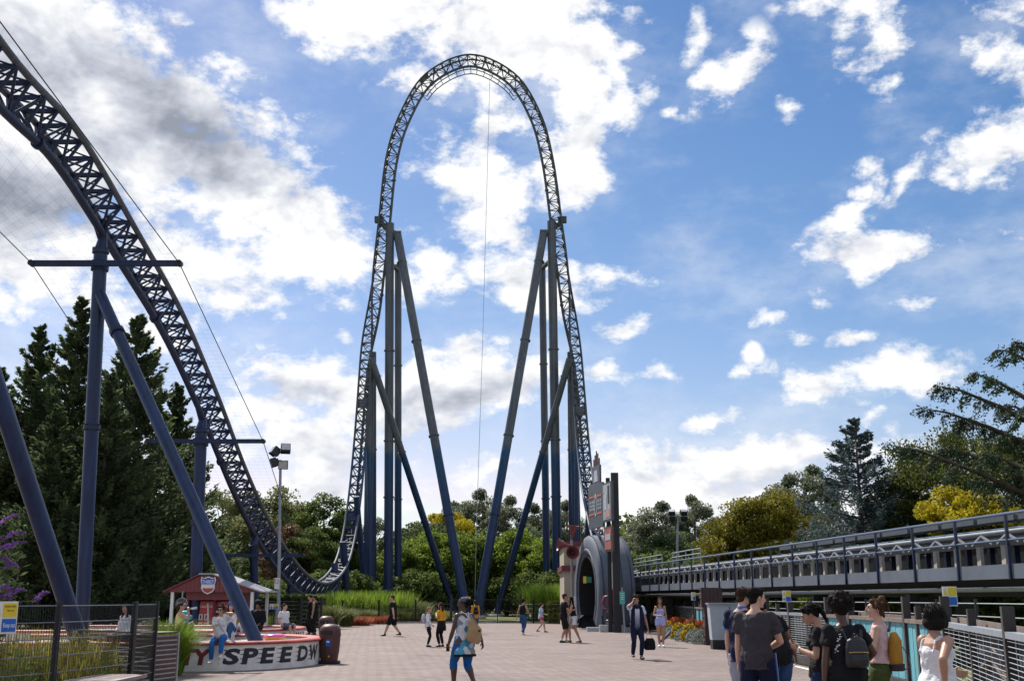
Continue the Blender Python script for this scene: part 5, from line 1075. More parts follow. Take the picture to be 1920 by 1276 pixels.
# right: blue cedar, big dark tree, overhanging cedar limbs
CB = proto(conifer_mesh(31, 11.5, 4.8, 120, 30000, .14, lm_blue, .08, .24, .85, .04, wid=.16))
for u_, v_, Y_, lab in ((1602, 785, 54, 'blue grey cedar with a thin spire above the launch walkway'), (1672, 880, 56, 'smaller blue grey cedar right of the spired one')): s_ = zv(v_, Y_)/11.5; plant_tree('cedar_tree', lab, CB, P(u_, v_, Y_).x, Y_, s_*1.12, .6+u_, sz=s_, group='blue cedars')
T_big = proto(tree_mesh(33, 10.5, 5.6, 1.0, 90, 64000, .13, leafmat('olive_dark_leaf', (.05, .07, .016), (.12, .13, .025), .5), sq=.6, clump=.22)); T_con3 = proto(conifer_mesh(35, 8.0, 3.2, 110, 12000, .24, leafmat('green_pine_needle', (.035, .07, .03), (.07, .11, .045), .2), 0, .35, .7, .05))
plant_tree('broadleaf_tree', 'big dark broadleaf tree below the overhanging limbs at right', T_big, uX(1830, 52), 52, zv(765, 52)/10.5*.86, 1.0, sz=zv(775, 52)/10.5); plant_tree('broadleaf_tree', 'dark broadleaf tree reaching past the right edge', T_big, uX(1960, 48), 48, zv(790, 48)/10.5*.8, 2.4, sz=zv(790, 48)/10.5)
plant_tree('broadleaf_tree', 'lower dark broadleaf tree between the blue cedars and the golden bush', T_big, uX(1745, 54), 54, zv(880, 54)/10.5*.8, 3.7)
for u_, v_, Y_, lab in ((1690, 900, 55, 'green pine between the blue cedar and the golden bush'), (1640, 930, 57, 'low green pine in front of the blue cedar'), (1735, 930, 52, 'low green pine left of the golden bush')): s_ = zv(v_, Y_)/8; plant_tree('young_pine', lab, T_con3, P(u_, v_, Y_).x, Y_, s_, u_*.01, sz=s_, group='young pines at right')
def limb_tree():
    rng = np.random.default_rng(41); Y_ = 37.0; tx = uX(2075, Y_); root = thing('overhanging_tree', 'dark tree whose long drooping limbs reach in from the right edge', 'tree', (tx, Y_, 0)); tb = MB(); tb.poly([(tx, Y_, -.1), (tx-.2, Y_, 6), (tx-.3, Y_, 13)], [.5, .38, .1], 10); P_, A_ = [], []
    tips = [(1752, 722, 0), (1722, 765, 1.5), (1660, 832, -.5), (1825, 700, -1.5), (1790, 790, 2.5), (1868, 655, .5), (1900, 640, -.5), (1760, 840, .8), (1840, 850, -1.2), (1880, 760, 1), (1930, 700, 2), (1945, 830, -2), (1900, 890, 0), (1820, 900, 1.5)]
    for (u_, v_, dy) in tips:
        tip = P(u_, v_, Y_+dy); base = Vector((tx-.3, Y_, max(1.5, tip.z-2.0-.004*max(0, 1900-u_)))); mid = lerp(base, tip, .55)+Vector((0, 0, .45)); tb.poly([base, lerp(base, mid, .5)+Vector((0, 0, .2)), mid, lerp(mid, tip, .6)+Vector((0, 0, .12)), tip], [.13, .10, .07, .04, .012], 6)
        L = (tip-base).length; ctr = [base, lerp(base, mid, .5)+Vector((0, 0, .2)), mid, lerp(mid, tip, .6)+Vector((0, 0, .12)), tip]
        def along(t): k = min(int(t*4), 3); return lerp(ctr[k], ctr[k+1], t*4-k)
        for j in range(int(L*6.5)):         # side twigs that carry the sprays
            t = rng.uniform(.10, 1)**.75; q = along(t); tl = rng.uniform(.35, 1.0)*(1.25-t*.85); d = Vector((-.55+rng.normal(0, .3), rng.normal(0, .75), -.42+rng.normal(0, .28))).normalized(); e1 = q+d*tl*.6; e2 = q+d*tl+Vector((0, 0, -.18*tl)); tb.poly([q, e1, e2], [.014, .009, .004], 3, cap=False)
            m_ = int(70*tl)+8; s = rng.uniform(0, 1, m_); pos = np.array(q)[None]*(1-s[:, None])+np.array(e2)[None]*s[:, None]+rng.normal(0, .055, (m_, 3)); pos[:, 2] -= rng.uniform(0, .14, m_); P_.append(pos); A_.append(rng.normal(0, .5, (m_, 3))+np.array(d)*.8)
        m_ = int(L*40); s = rng.uniform(.1, 1, m_); pos = np.array([tuple(along(min(x, .999))) for x in s])+rng.normal(0, .07, (m_, 3)); P_.append(pos); A_.append(rng.normal(0, .6, (m_, 3)))
    V, Q = leaf_quads(np.vstack(P_), np.vstack(A_), .12, .055, rng); np_mesh('crown', V-np.array([tx, Y_, 0]), Q, leafmat('deep_green_leaf', (.026, .05, .028), (.06, .095, .045), .25), root); tb.build('trunk', m_bark, root, smooth=True)
limb_tree()
# shrubs beneath and behind the walkway
T_shr = proto(tree_mesh(36, 2.6, 1.5, .1, 34, 6000, .14, leafmat('bright_shrub_leaf', (.10, .17, .02), (.22, .27, .03)), sq=.8)); T_shd = proto(tree_mesh(37, 4.0, 2.4, .1, 40, 9000, .2, lm_dark, sq=.8))
for i, (u_, v_, Y_, lab) in enumerate(((1580, 1082, 40, 'bright green shrub under the walkway above the person bent over a phone'), (1640, 1078, 42, 'bright green shrub under the walkway above the person in pink'), (1545, 1085, 46, 'bright green shrub under the walkway by the pier'), (1250, 1088, 66, 'bright green shrub left of the timber hut'), (1440, 1082, 52, 'bright green shrub in front of the turquoise hoarding'))): plant_tree('shrub', lab, T_shr, uX(u_, Y_), Y_, zv(v_, Y_)/2.6, i*1.3, cat='shrub', group='bright shrubs under the walkway')
# undergrowth: dark evergreen mass that nobody could count
sv_ = np.empty(len(T_shd[1].vertices)*3, np.float32); T_shd[1].vertices.foreach_get('co', sv_); sv_ = sv_.reshape(-1, 3)
def undergrowth(label, lst):
    Vs = []
    for i, (u_, Y_, s_) in enumerate(lst):
        a = i*2.1; c, s = math.cos(a), math.sin(a); q = sv_ @ np.array([[c, s, 0], [-s, c, 0], [0, 0, 1]])*s_; Vs.append(q+np.array([uX(u_, Y_), Y_, 0]))
    V = np.vstack(Vs); tag(np_mesh('undergrowth', V, np.arange(len(V)).reshape(-1, 4), lm_dark), label, 'undergrowth', kind='stuff')
undergrowth('dark evergreen undergrowth behind the launch walkway', ((1700, 38, .75), (1780, 34, .7), (1860, 32, .7), (1930, 30, .7), (1490, 56, .8), (1400, 62, .9), (1600, 58, 1.1), (1680, 54, 1.1), (1760, 50, 1.1), (1850, 46, 1.1), (1340, 78, 1.2), (1220, 84, 1.3), (1290, 86, 1.3), (1420, 80, 1.3), (1520, 74, 1.3)))
undergrowth('dark evergreen undergrowth at the foot of the far trees', ((620, 92, 1.0), (660, 96, 1.0), (720, 106, 1.1), (790, 107, 1.1), (830, 110, 1.0), (960, 110, 1.0), (1010, 107, 1.1), (1055, 100, 1.1), (560, 92, .9), (500, 84, .8), (420, 80, .8), (340, 72, .8), (250, 66, .8), (150, 62, .8), (60, 58, .8), (-20, 55, .8), (900, 113, 1.0)))
def hedge(label, x0, x1, y0, y1, h, lmat, seed, leaf=.09, n=9000, name='clipped_hedge'):
    rng = np.random.default_rng(seed); u3 = rng.uniform(0, 1, (n, 3)); face = rng.integers(0, 4, n); p = np.stack([x0+(x1-x0)*u3[:, 0], y0+(y1-y0)*u3[:, 1], h*u3[:, 2]], 1); p[face == 0, 1] = y0; p[face == 1, 2] = h; p[face == 2, 0] = x0; p[face == 3, 1] = y0+.08; p += rng.normal(0, .05, p.shape); p[:, 2] = np.maximum(p[:, 2], .02)
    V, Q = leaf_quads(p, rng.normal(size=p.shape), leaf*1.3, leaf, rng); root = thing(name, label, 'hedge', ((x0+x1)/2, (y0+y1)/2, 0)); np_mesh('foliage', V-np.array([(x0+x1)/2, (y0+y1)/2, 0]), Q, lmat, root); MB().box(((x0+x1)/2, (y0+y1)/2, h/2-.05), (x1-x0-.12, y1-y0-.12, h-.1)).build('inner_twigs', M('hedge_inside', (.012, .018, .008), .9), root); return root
hedge('dark clipped hedge behind the fence right of the kiosk', uX(468, 66), uX(606, 66), 66, 67.5, 1.75, lm_dark, 51); hedge('yellow green clipped hedge left of the tyre arch', uX(1030, 77.5), uX(1088, 77.5), 77.4, 78.6, 1.35, leafmat('hedge_lime', (.14, .17, .02), (.25, .27, .03)), 52)
# grasses
def grass(name, label, base, h, lean, w, mat, seed, cat='grass', segs=3, kind='stuff', arch=.5):
    rng = np.random.default_rng(seed); n = len(base); hh = h*rng.uniform(.6, 1.15, n); a = rng.uniform(0, 2*math.pi, n); d = np.stack([np.cos(a), np.sin(a), 0*a], 1); ln = lean*rng.uniform(.2, 1.3, n); sd = np.stack([-d[:, 1], d[:, 0], 0*a], 1)*w*.5
    V = np.empty((n, (segs+1)*2, 3))
    for i in range(segs+1):
        t = i/segs; p = base+d*(ln*t**1.6)[:, None]*1.0; p = p+np.stack([0*a, 0*a, hh*(t-arch*.35*t**3)], 1); k_ = (1-t)**.7 if t < 1 else .06; V[:, 2*i] = p-sd*k_; V[:, 2*i+1] = p+sd*k_
    Q = []; idx = np.arange(n)[:, None]*((segs+1)*2)
    for i in range(segs): Q.append(idx+np.array([[2*i, 2*i+1, 2*i+3, 2*i+2]]))
    Q = np.concatenate(Q, 0); c = base.mean(0); c[2] = 0; o = np_mesh(name, V.reshape(-1, 3)-c, Q, mat); o.location = c; return tag(o, label, cat, kind=kind)
rng = np.random.default_rng(61)
def patch(n, x0, x1, y0, y1, z=.0): return np.stack([rng.uniform(x0, x1, n), rng.uniform(y0, y1, n), np.full(n, z)], 1)
def disc(n, x, y, r, z=0.0): a = rng.uniform(0, 2*math.pi, n); q = r*rng.uniform(0, 1, n)**.5; return np.stack([x+q*np.cos(a), y+q*np.sin(a), np.full(n, z)], 1)
grass('tall_reeds', 'bright green reeds on the bank left of the far gate', patch(4200, uX(604, 81), uX(772, 81), 79.6, 83, .05), 2.35, .9, .07, lm_lime, 1)
grass('tall_reeds', 'bright green reeds on the bank left of the tyre arch', patch(2600, uX(984, 81), uX(1072, 81), 79.8, 83, .05), 2.9, 1.0, .07, lm_lime, 2)
lm_soft = leafmat('soft_grass', (.10, .13, .035), (.19, .20, .06), .35, .4, .8)
for i, (u_, Y_, r_, h_, lab) in enumerate(((622, 63.5, .75, 1.65, 'arching grass clump behind the two litter bins'), (650, 68, .8, 1.4, 'arching grass clump right of the litter bins'), (322, 25.2, .75, 1.5, 'lush arching grass clump behind the slatted screen'), (790, 79.6, 1.0, 1.9, 'soft grass clump at the far fence, right of the person striding left'), (745, 79.3, .9, 1.3, 'soft grass clump at the far fence behind the person striding left'), (690, 76.5, .8, 1.2, 'soft grass clump at the end of the red flowers'))):
    grass('grass_clump', lab, disc(1700 if Y_ < 40 else 700, uX(u_, Y_), Y_, r_*.45, .02), h_, r_*1.25, .02 if Y_ < 40 else .035, lm_lime if Y_ < 40 else lm_soft, 70+i, 'ornamental grass', 4, kind=None, arch=.9)
grass('ground_grass', 'mixed low planting along the kerb of the far bed', patch(5200, uX(640, 76), uX(845, 80), 78.4, 80.4, .03), .9, .5, .05, lm_soft, 3)
grass('ground_grass', 'mixed low planting at the left edge of the square', np.vstack([patch(2600, -17, -13.6, 55, 66, .05), patch(1800, -14.2, -12.4, 64, 74, .05)]), .8, .4, .05, lm_mid, 4)
rb = np.vstack([patch(1500, uX(640, 70), uX(690, 70), 70.2, 73, .05), patch(1500, uX(672, 75), uX(738, 75), 74.5, 77, .05)]); grass('ground_flowers', 'band of dull red flowers along the kerb of the far bed', rb, .55, .25, .07, leafmat('dull_red_flower', (.22, .05, .03), (.34, .11, .05)), 5, 'flowers')
# weeds and buddleia behind the near fence
wx0, wx1 = uX(-80, 18.4), uX(215, 20)
wb_ = patch(1100, wx0, wx1, 18.4, 20.6); wb_ = wb_[wb_[:, 1] > 17.2+(wb_[:, 0]-wx0)*.75-.9]
grass('tall_weeds', 'yellowing weeds and dry stalks behind the near mesh fence', wb_, 1.25, .35, .022, lm_straw, 6); grass('tall_weeds', 'green weeds behind the near mesh fence', wb_+rng.normal(0, .2, wb_.shape)*np.array([1, 1, 0]), .9, .4, .034, leafmat('weed_green', (.12, .16, .03), (.26, .28, .05)), 7)
def weed_bush(label, x, y, h, n, mat, seed, leaf=.07, name='leafy_weed', spread=.35):
    rg = np.random.default_rng(seed); root = thing(name, label, 'plant', (x, y, 0)); st = MB(); P_, A_ = [], []
    for i in range(n):
        a = rg.uniform(0, 6.28); top = Vector((x+math.cos(a)*spread*rg.uniform(.2, 1), y+math.sin(a)*spread*rg.uniform(.2, 1), h*rg.uniform(.6, 1.05))); b0 = Vector((x+rg.normal(0, .06), y+rg.normal(0, .06), 0)); st.poly([b0, lerp(b0, top, .5)+Vector((0, 0, .06)), top], [.008, .006, .003], 4)
        k = int(h*26); t = rg.uniform(.15, 1, k); q = np.array(b0)[None]*(1-t[:, None])+np.array(top)[None]*t[:, None]; d = rg.normal(size=(k, 3))*np.array([1, 1, .4]); d /= np.linalg.norm(d, axis=1, keepdims=True); P_.append(q+d*leaf*.7); A_.append(d+np.array([0, 0, .4]))
    V, Q = leaf_quads(np.vstack(P_), np.vstack(A_), leaf*1.5, leaf*.5, rg); np_mesh('leaves', V-np.array([x, y, 0]), Q, mat, root); st.build('stems', M('weed_stem', (.16, .17, .05), .7), root); return root
lm_weed = leafmat('weed_leaf', (.17, .24, .06), (.32, .38, .10), .4, .35)
for i, (u_, Y_, h_, lab) in enumerate(((150, 19.6, 1.25, 'leafy pale green weed in front of the navy inclined leg'), (182, 19.9, .75, 'low leafy weed right of the inclined leg'), (122, 18.9, .7, 'low leafy weed left of the inclined leg'), (60, 17.9, .8, 'leafy weed behind the near fence, below the sign'), (30, 17.7, 1.05, 'tall leafy weed just right of the Keep out sign'), (90, 18.6, 1.1, 'tall leafy weed by the fence post left of the inclined leg'), (200, 20.4, .95, 'leafy weed at the end of the weed patch near the slatted screen'))): weed_bush(lab, uX(u_, Y_), Y_, h_, 9, lm_weed, 80+i)
bx, by = uX(-22, 18.8), 18.8; root = weed_bush('buddleia bush with drooping purple flower spikes at the left edge', bx, by, 2.75, 26, leafmat('buddleia_leaf', (.10, .15, .06), (.20, .25, .10)), 95, .11, 'buddleia', .55)
m_purple = leafmat('purple_floret', (.22, .07, .36), (.38, .17, .55), .25, .35, 3); rg = np.random.default_rng(96)
for (u_, v_, du, dv) in ((-5, 985, 42, -20), (2, 1012, 46, -14), (-8, 1032, 34, -8), (8, 1030, 42, -14), (0, 1050, 20, 6), (12, 1062, 22, 0), (14, 1118, 34, -12), (66, 1126, 26, -16), (-10, 1120, 30, 4), (0, 1102, 24, 6)):
    a = P(u_, v_, by-.3); b_ = P(u_+du, v_+dv, by-.3); k = 170; t = rg.uniform(0, 1, k)
    q = np.array(a)[None]*(1-t[:, None])+np.array(b_)[None]*t[:, None]; q[:, 2] += .05*np.sin(t*3.1); q += rg.normal(0, .020, q.shape)*(1.25-t[:, None]); V, Q = leaf_quads(q, rg.normal(size=q.shape), .030, .024, rg); tag(np_mesh('flower_spike', V-np.array([bx, by, 0]), Q, m_purple, root), kind='stuff')
    MB().poly([(bx+.1, by, max(a.z-.5, .8)), lerp(Vector((bx+.1, by, a.z)), a, .6), a, b_], [.006, .005, .004, .002], 4).build('flower_stalk', M('weed_stem', (.16, .17, .05), .7), root)
# flower bed by the crates
lm_silver = leafmat('silver_leaf', (.20, .24, .22), (.34, .38, .35), .2, .35, 3); lm_fy = leafmat('yellow_flower', (.65, .38, .01), (.80, .52, .02), .25, .3, 3); lm_fr = leafmat('red_flower', (.50, .03, .02), (.65, .12, .03), .25, .35, 3); lm_fg = leafmat('bed_leaf', (.10, .13, .03), (.18, .20, .05), .3, .4, 2)
def mound(label, u, v, r, h, mats, seed, name, group):
    g = G(u, v); rg = np.random.default_rng(seed); root = thing(name, label, 'plant', (g.x, g.y, 0), 0, group)
    for j, (m_, n, lo, lf) in enumerate(mats):
        th = rg.uniform(0, 6.28, n); ct = rg.uniform(lo, 1, n); rr = rg.uniform(.75, 1.05, n); s = np.sqrt(1-ct**2); p = np.stack([np.cos(th)*s*r*rr, np.sin(th)*s*r*rr, .03+ct*h*rr], 1); V, Q = leaf_quads(p, rg.normal(size=p.shape)+p/np.linalg.norm(p, axis=1, keepdims=True), lf*1.5, lf, rg); tag(np_mesh('flower_heads' if j else 'leaves', V, Q, m_, root), kind='stuff')
    return root
i = 0; ORD = ('leftmost', 'second', 'third', 'fourth', 'fifth')
def od(j, n): return ORD[j] if j < n-1 else 'rightmost'
for j_, (u_, v_) in enumerate(((1262, 1196), (1285, 1201), (1306, 1205), (1318, 1207))): i += 1; mound(od(j_, 4)+' silver leaved mound at the front of the flower bed', u_, v_, .42, .48, [(lm_silver, 1100, 0, .05)], 200+i, 'silver_plant', 'silver plants in the flower bed')
for j_, (u_, v_) in enumerate(((1250, 1192), (1274, 1199), (1294, 1203))): i += 1; mound(od(j_, 3)+' yellow flowered mound at the front of the flower bed', u_, v_-1, .38, .62, [(lm_fg, 700, 0, .05), (lm_fy, 700, .1, .05)], 200+i, 'yellow_flowers', 'yellow flowers in the flower bed')
for j_, (u_, v_, h_) in enumerate(((1253, 1183, .75), (1268, 1186, .7), (1282, 1190, .72), (1298, 1193, .72), (1313, 1196, .7))): i += 1; mound(od(j_, 5)+' red flowered plant in the back row of the flower bed', u_, v_, .5, h_, [(lm_fg, 700, 0, .06), (lm_fr, 420, .45, .06)], 200+i, 'red_flowers', 'red flowers in the flower bed')
for j_, (u_, v_, h_) in enumerate(((1270, 1180, 1.0), (1290, 1183, .95), (1305, 1188, .85))): i += 1; mound(od(j_, 3)+' tall orange flowered plant against the fence in the flower bed', u_, v_, .45, h_, [(lm_fg, 800, 0, .06), (lm_gold, 200, .5, .06)], 200+i, 'orange_flowers', 'orange flowers in the flower bed')
# ------------------------------------------------------------------ people
REM = []          # meshes that are fused into one smooth surface at the end
tex_fold = bpy.data.textures.new('cloth_folds', 'CLOUDS'); tex_fold.noise_scale = .085; tex_fold.noise_depth = 1
tex_hair = bpy.data.textures.new('hair_locks', 'CLOUDS'); tex_hair.noise_scale = .035; tex_hair.noise_depth = 2
def fuse(ob, vox, disp=0.0, tex=None, it=2):
    m = ob.modifiers.new('r', 'REMESH'); m.mode = 'VOXEL'; m.voxel_size = vox; m.use_smooth_shade = True
    s = ob.modifiers.new('s', 'SMOOTH'); s.factor = .5; s.iterations = it
    if disp: d = ob.modifiers.new('d', 'DISPLACE'); d.texture = tex; d.strength = disp; d.mid_level = .5; d.texture_coords = 'LOCAL'
    REM.append(ob); return ob
def fuse_all():
    dg = bpy.context.evaluated_depsgraph_get()
    new = [bpy.data.meshes.new_from_object(o.evaluated_get(dg)) for o in REM]
    for o, me in zip(REM, new): o.modifiers.clear(); o.data = me; me.polygons.foreach_set('use_smooth', [True]*len(me.polygons))
def ik(a, b_, l1, l2, pole):
    d = b_-a; L = d.length
    if L > (l1+l2)*.998: b_ = a+d.normalized()*(l1+l2)*.998; d = b_-a; L = d.length
    x = (l1*l1-l2*l2+L*L)/(2*L); h = math.sqrt(max(l1*l1-x*x, 0)); n = d.normalized(); p = pole-n*pole.dot(n)
    p = p.normalized() if p.length > 1e-5 else Vector((0, 1, 0)); return a+n*x+p*h, b_
SKIN = {'fair': M('skin_fair', (.58, .34, .25), .5, 0, .08, 9), 'tan': M('skin_tan', (.43, .235, .155), .5, 0, .08, 9), 'brown': M('skin_brown', (.20, .095, .055), .45, 0, .08, 9), 'dark': M('skin_dark', (.085, .038, .024), .42, 0, .1, 9)}
def cloth(n, c, v=.12, s=7): return M('cloth_'+n, c, .85, 0, v, s, .35, 60, spec=.2)
def hairm(n, c): return M('hair_'+n, [q*.75 for q in c], .75, 0, .5, 18, .8, 60, spec=.15, stretch=(1, 1, .2))
K = {n: cloth(n, c) for n, c in dict(black=(.012, .012, .014), navy=(.012, .016, .045), charcoal=(.055, .05, .056), white=(.74, .74, .76), jeans=(.035, .085, .20), djeans=(.018, .030, .075), brightjeans=(.02, .13, .42), capri=(.012, .11, .33), khaki=(.36, .38, .45), pink=(.62, .42, .42), green=(.065, .085, .025), yellow=(.68, .33, .02), hotpink=(.60, .06, .13), sky=(.45, .55, .72), romper=(.42, .47, .78), grey=(.09, .10, .14), lemon=(.55, .50, .18), blue=(.05, .16, .5), palegrey=(.42, .44, .55)).items()}
HB = hairm('dark', (.012, .009, .008)); HM = hairm('brown', (.055, .028, .016)); HL = hairm('blond', (.36, .22, .10)); HG = hairm('greying', (.06, .06, .07))
m_shoeb = M('shoe_black', (.015, .015, .017), .5); m_shoew = M('shoe_white', (.72, .72, .72), .5); m_shoet = M('shoe_tan', (.18, .11, .08), .6); m_eye = M('eye_dark', (.02, .014, .01), .2); m_lip = M('lip', (.34, .13, .11), .5); m_glass = M('sunglass', (.006, .006, .007), .15)
def person(label, x, y, rz, h=1.72, fem=False, build=1.0, skin='fair', hair=('short', HM), top=None, bottom=None, shoes=m_shoeb, z=0.0, pose=None, vox=.016, glasses=False, socks=None, group='people in the square', hip=1.0):
    pz = pose or {}; root = thing('person', label, 'person', (x, y, z), R(rz), group); root.scale = (h/1.75,)*3; V_ = Vector
    pel = V_(pz.get('pelvis', (0, 0, .93))); ln, sd_, tw = R(pz.get('lean', 2)), R(pz.get('side', 0)), R(pz.get('twist', 0))
    up = V_((math.sin(sd_), math.sin(ln)*math.cos(sd_), math.cos(ln)*math.cos(sd_))).normalized()
    rings = [(-.10, (.125, .10)), (-.03, (.165, .115)), (.05, (.163, .115)), (.15, (.145, .105)), (.26, (.155, .112)), (.36, (.175, .12)), (.45, (.172, .105)), (.505, (.12, .08)), (.56, (.062, .06))]
    if fem: rings = [(-.10, (.135, .105)), (-.03, (.176, .128)), (.05, (.166, .118)), (.16, (.128, .096)), (.26, (.135, .10)), (.36, (.15, .112)), (.44, (.146, .096)), (.497, (.105, .074)), (.55, (.052, .054))]
    rings = [(t, (w*(build*(hip if t < .1 else 1) if t < .48 else 1), d*(build if t < .48 else 1))) for t, (w, d) in rings]
    sv = V_((math.cos(tw), math.sin(tw), 0)); sv = (sv-up*sv.dot(up)).normalized(); fw = up.cross(sv)
    def sp(t, a=0, b_=0): return pel+up*t+sv*a+fw*b_
    sw = (.158 if fem else .182)*(1+(build-1)*.5)
    J = {}
    ub, fb = .285, .255
    for s, nm in ((-1, 'L'), (1, 'R')):
        sh = sp(.465, s*sw); tgt = V_(pz.get('hand'+nm, (s*.27, .05, pel.z-.14))); el, wr = ik(sh, tgt, ub, fb, V_(pz.get('elbow'+nm, (s*.5, -1, -.1)))); J['sh'+nm], J['el'+nm], J['wr'+nm] = sh, el, wr
        hj = pel+V_((s*.088*build, 0, -.03)); an = V_(pz.get('foot'+nm, (s*.105, 0, .085))); kn, an = ik(hj, an, .43, .42, V_(pz.get('knee'+nm, (s*.12, 1, 0)))); J['hip'+nm], J['kn'+nm], J['an'+nm] = hj, kn, an
    b = MB()
    b.poly([sp(t) for t, _ in rings], [r for _, r in rings], 18, side=sv)
    if fem:
        for s in (-1, 1): b.ell(sp(.345, s*.072, .082*build), (.062, .058, .06))
    if build > 1.1: b.ell(sp(.13, 0, .05), (.14*build, .10*build, .15))
    ar = (.9 if fem else 1.0)*(1+(build-1)*.7)
    for nm in 'LR':
        sh, el, wr = J['sh'+nm], J['el'+nm], J['wr'+nm]
        b.ell(sh, .062*ar); b.poly([sh, lerp(sh, el, .4), el], [.058*ar, .050*ar, .041*ar], 12); b.poly([el, lerp(el, wr, .3), wr], [.041*ar, .043*ar, .027*ar], 12); b.ell(el, .042*ar)
        hp, kn, an = J['hip'+nm], J['kn'+nm], J['an'+nm]; lr = (1.04 if fem else 1.0)*(1+(build-1)*.8)
        b.poly([hp+V_((0, 0, .02)), lerp(hp, kn, .35), kn], [.094*lr, .082*lr, .056*lr], 14); b.ell(kn, .057*lr); bk = (kn-an).normalized().cross(V_((1, 0, 0)))
        b.poly([kn, lerp(kn, an, .32)+V_((0, -.012, 0)), lerp(kn, an, .7), an], [.054*lr, .058*lr, .042*lr, .036*lr], 12)
        # hand: palm, four fingers, thumb
        s = -1 if nm == 'L' else 1; d = V_(pz.get('hdir'+nm, (wr-el))).normalized(); pn = V_(pz.get('palm'+nm, (-s, .15, 0))); pn = (pn-d*pn.dot(d)).normalized(); sdv = d.cross(pn)
        if sdv.dot(V_((0, 1, .3))) < 0: sdv = -sdv          # thumb side
        b.poly([wr, wr+d*.035, wr+d*.085], [(.026, .019), (.038, .017), (.040, .014)], 10, side=sdv); cu = pz.get('curl'+nm, .55)
        for f in range(4):
            o = wr+d*.08+sdv*(.030-.020*f); L = (.070, .079, .074, .058)[f]; d1 = (d*math.cos(cu*.6)+pn*math.sin(cu*.6)); d2 = (d*math.cos(cu*1.7)+pn*math.sin(cu*1.7)); b.poly([o, o+d1*L*.5, o+d1*L*.5+d2*L*.55], [.0092, .0088, .0075], 7)
        o = wr+d*.022+sdv*.028; t1 = (d*.65+sdv*.7+pn*.25).normalized(); t2 = (d*.9+sdv*.15+pn*.5).normalized(); b.poly([o, o+t1*.035, o+t1*.035+t2*.034], [.013, .0105, .0085], 7)
        # bare foot core (inside the shoe)
        fd = V_(pz.get('toe'+nm, (s*.18, 1, 0))).normalized(); J['fd'+nm] = fd; b.poly([an, an+fd*.04-V_((0, 0, .04)), an+fd*.12-V_((0, 0, .058))], [.034, .034, .026], 9)
    # head
    hy, hp_ = R(pz.get('head', (0, 0))[0]), R(pz.get('head', (0, 0))[1]); hr = R(pz.get('roll', 0)); base = Matrix((sv, fw, up)).transposed(); HR = base @ Matrix.Rotation(hy, 3, 'Z') @ Matrix.Rotation(hp_, 3, 'X') @ Matrix.Rotation(hr, 3, 'Y')
    nk = sp(.60, 0, .012); hc = nk+HR @ V_((0, .022, .10))
    def H(a, b2, c): return hc+HR @ V_((a, b2, c))
    b.poly([sp(.50, 0, -.005), sp(.56, 0, .0), nk, H(0, -.02, -.04)], [.066, .052 if fem else .058, .050 if fem else .056, .055], 12)
    b.ell(H(0, -.014, .024), (.074, .092, .094), 16, 10, HR); b.ell(H(0, .030, -.016), (.061, .066, .098), 14, 10, HR); b.ell(H(0, .035, -.072), (.048, .048, .042), 12, 8, HR); b.ell(H(0, .070, -.094), (.022, .019, .018), 8, 6, HR); b.ell(H(0, .083, .034), (.046, .014, .011), 8, 6, HR)
    b.poly([H(0, .090, .022), H(0, .106, -.006), H(0, .112, -.026), H(0, .092, -.036)], [.009, .011, .014, .009], 8)
    for s in (-1, 1): b.ell(H(s*.073, -.004, -.006), (.009, .019, .031), 8, 6, HR); b.ell(H(s*.036, .062, -.022), (.022, .02, .02), 8, 6, HR)
    fuse(b.build('body', SKIN[skin], root, world=False), vox*.62 if vox < .012 else vox)
    for s in (-1, 1):
        if not glasses: MB().ell(H(s*.030, .087, .012), (.013, .007, .0065), 8, 6, HR).build('eye', m_eye, root, True, False); MB().ell(H(s*.031, .094, .034), (.018, .006, .0042), 8, 5, HR).build('eyebrow', hair[1], root, True, False)
    if glasses:
        g = MB()
        for s in (-1, 1): g.ell(H(s*.031, .094, .012), (.026, .010, .021), 12, 8, HR); g.poly([H(s*.055, .088, .018), H(s*.075, .0, .012)], .003, 4)
        g.poly([H(-.01, .104, .016), H(.01, .104, .016)], .004, 5); g.build('sunglasses', m_glass, root, True, False)
    MB().ell(H(0, .092, -.056), (.022, .009, .007), 10, 6, HR).build('mouth', m_lip if skin in ('fair', 'tan') else SKIN['brown'], root, True, False)
    # hair
    hs, hm = hair; hb = MB()
    if hs != 'bald':
        hb.ell(H(0, -.024, .040), (.083, .096, .088), 16, 10, HR); hb.ell(H(0, -.058, -.022), (.070, .046, .066), 12, 8, HR); hb.ell(H(0, .040, .088), (.060, .040, .030), 10, 7, HR)
        for s in (-1, 1): hb.ell(H(s*.070, .010, .025), (.012, .026, .032), 8, 6, HR)
        if hs == 'quiff': hb.ell(H(0, .05, .108), (.062, .046, .034), 10, 7, HR)
        if hs == 'curls':
            rg = random.Random(int(x*100))
            for _ in range(26): a = rg.uniform(0, 6.28); t = rg.uniform(.15, 1); hb.ell(H(.085*math.cos(a)*math.sqrt(1-t*t*.8), -.02+.1*math.sin(a)*math.sqrt(1-t*t*.8), .045+.095*t), rg.uniform(.022, .034))
        if hs in ('long', 'longside'):
            hb.poly([H(0, -.075, .02), H(0, -.10, -.10), H(0, -.105, -.24), H(.01, -.09, -.36)], [(.075, .04), (.088, .042), (.085, .034), (.05, .018)], 12, side=HR @ V_((1, 0, 0)))
            for s in (-1, 1): hb.poly([H(s*.072, .01, .04), H(s*.088, .0, -.08), H(s*.085, .035, -.22), H(s*.075, .05, -.30)], [(.02, .03), (.024, .034), (.024, .03), (.012, .014)], 8)
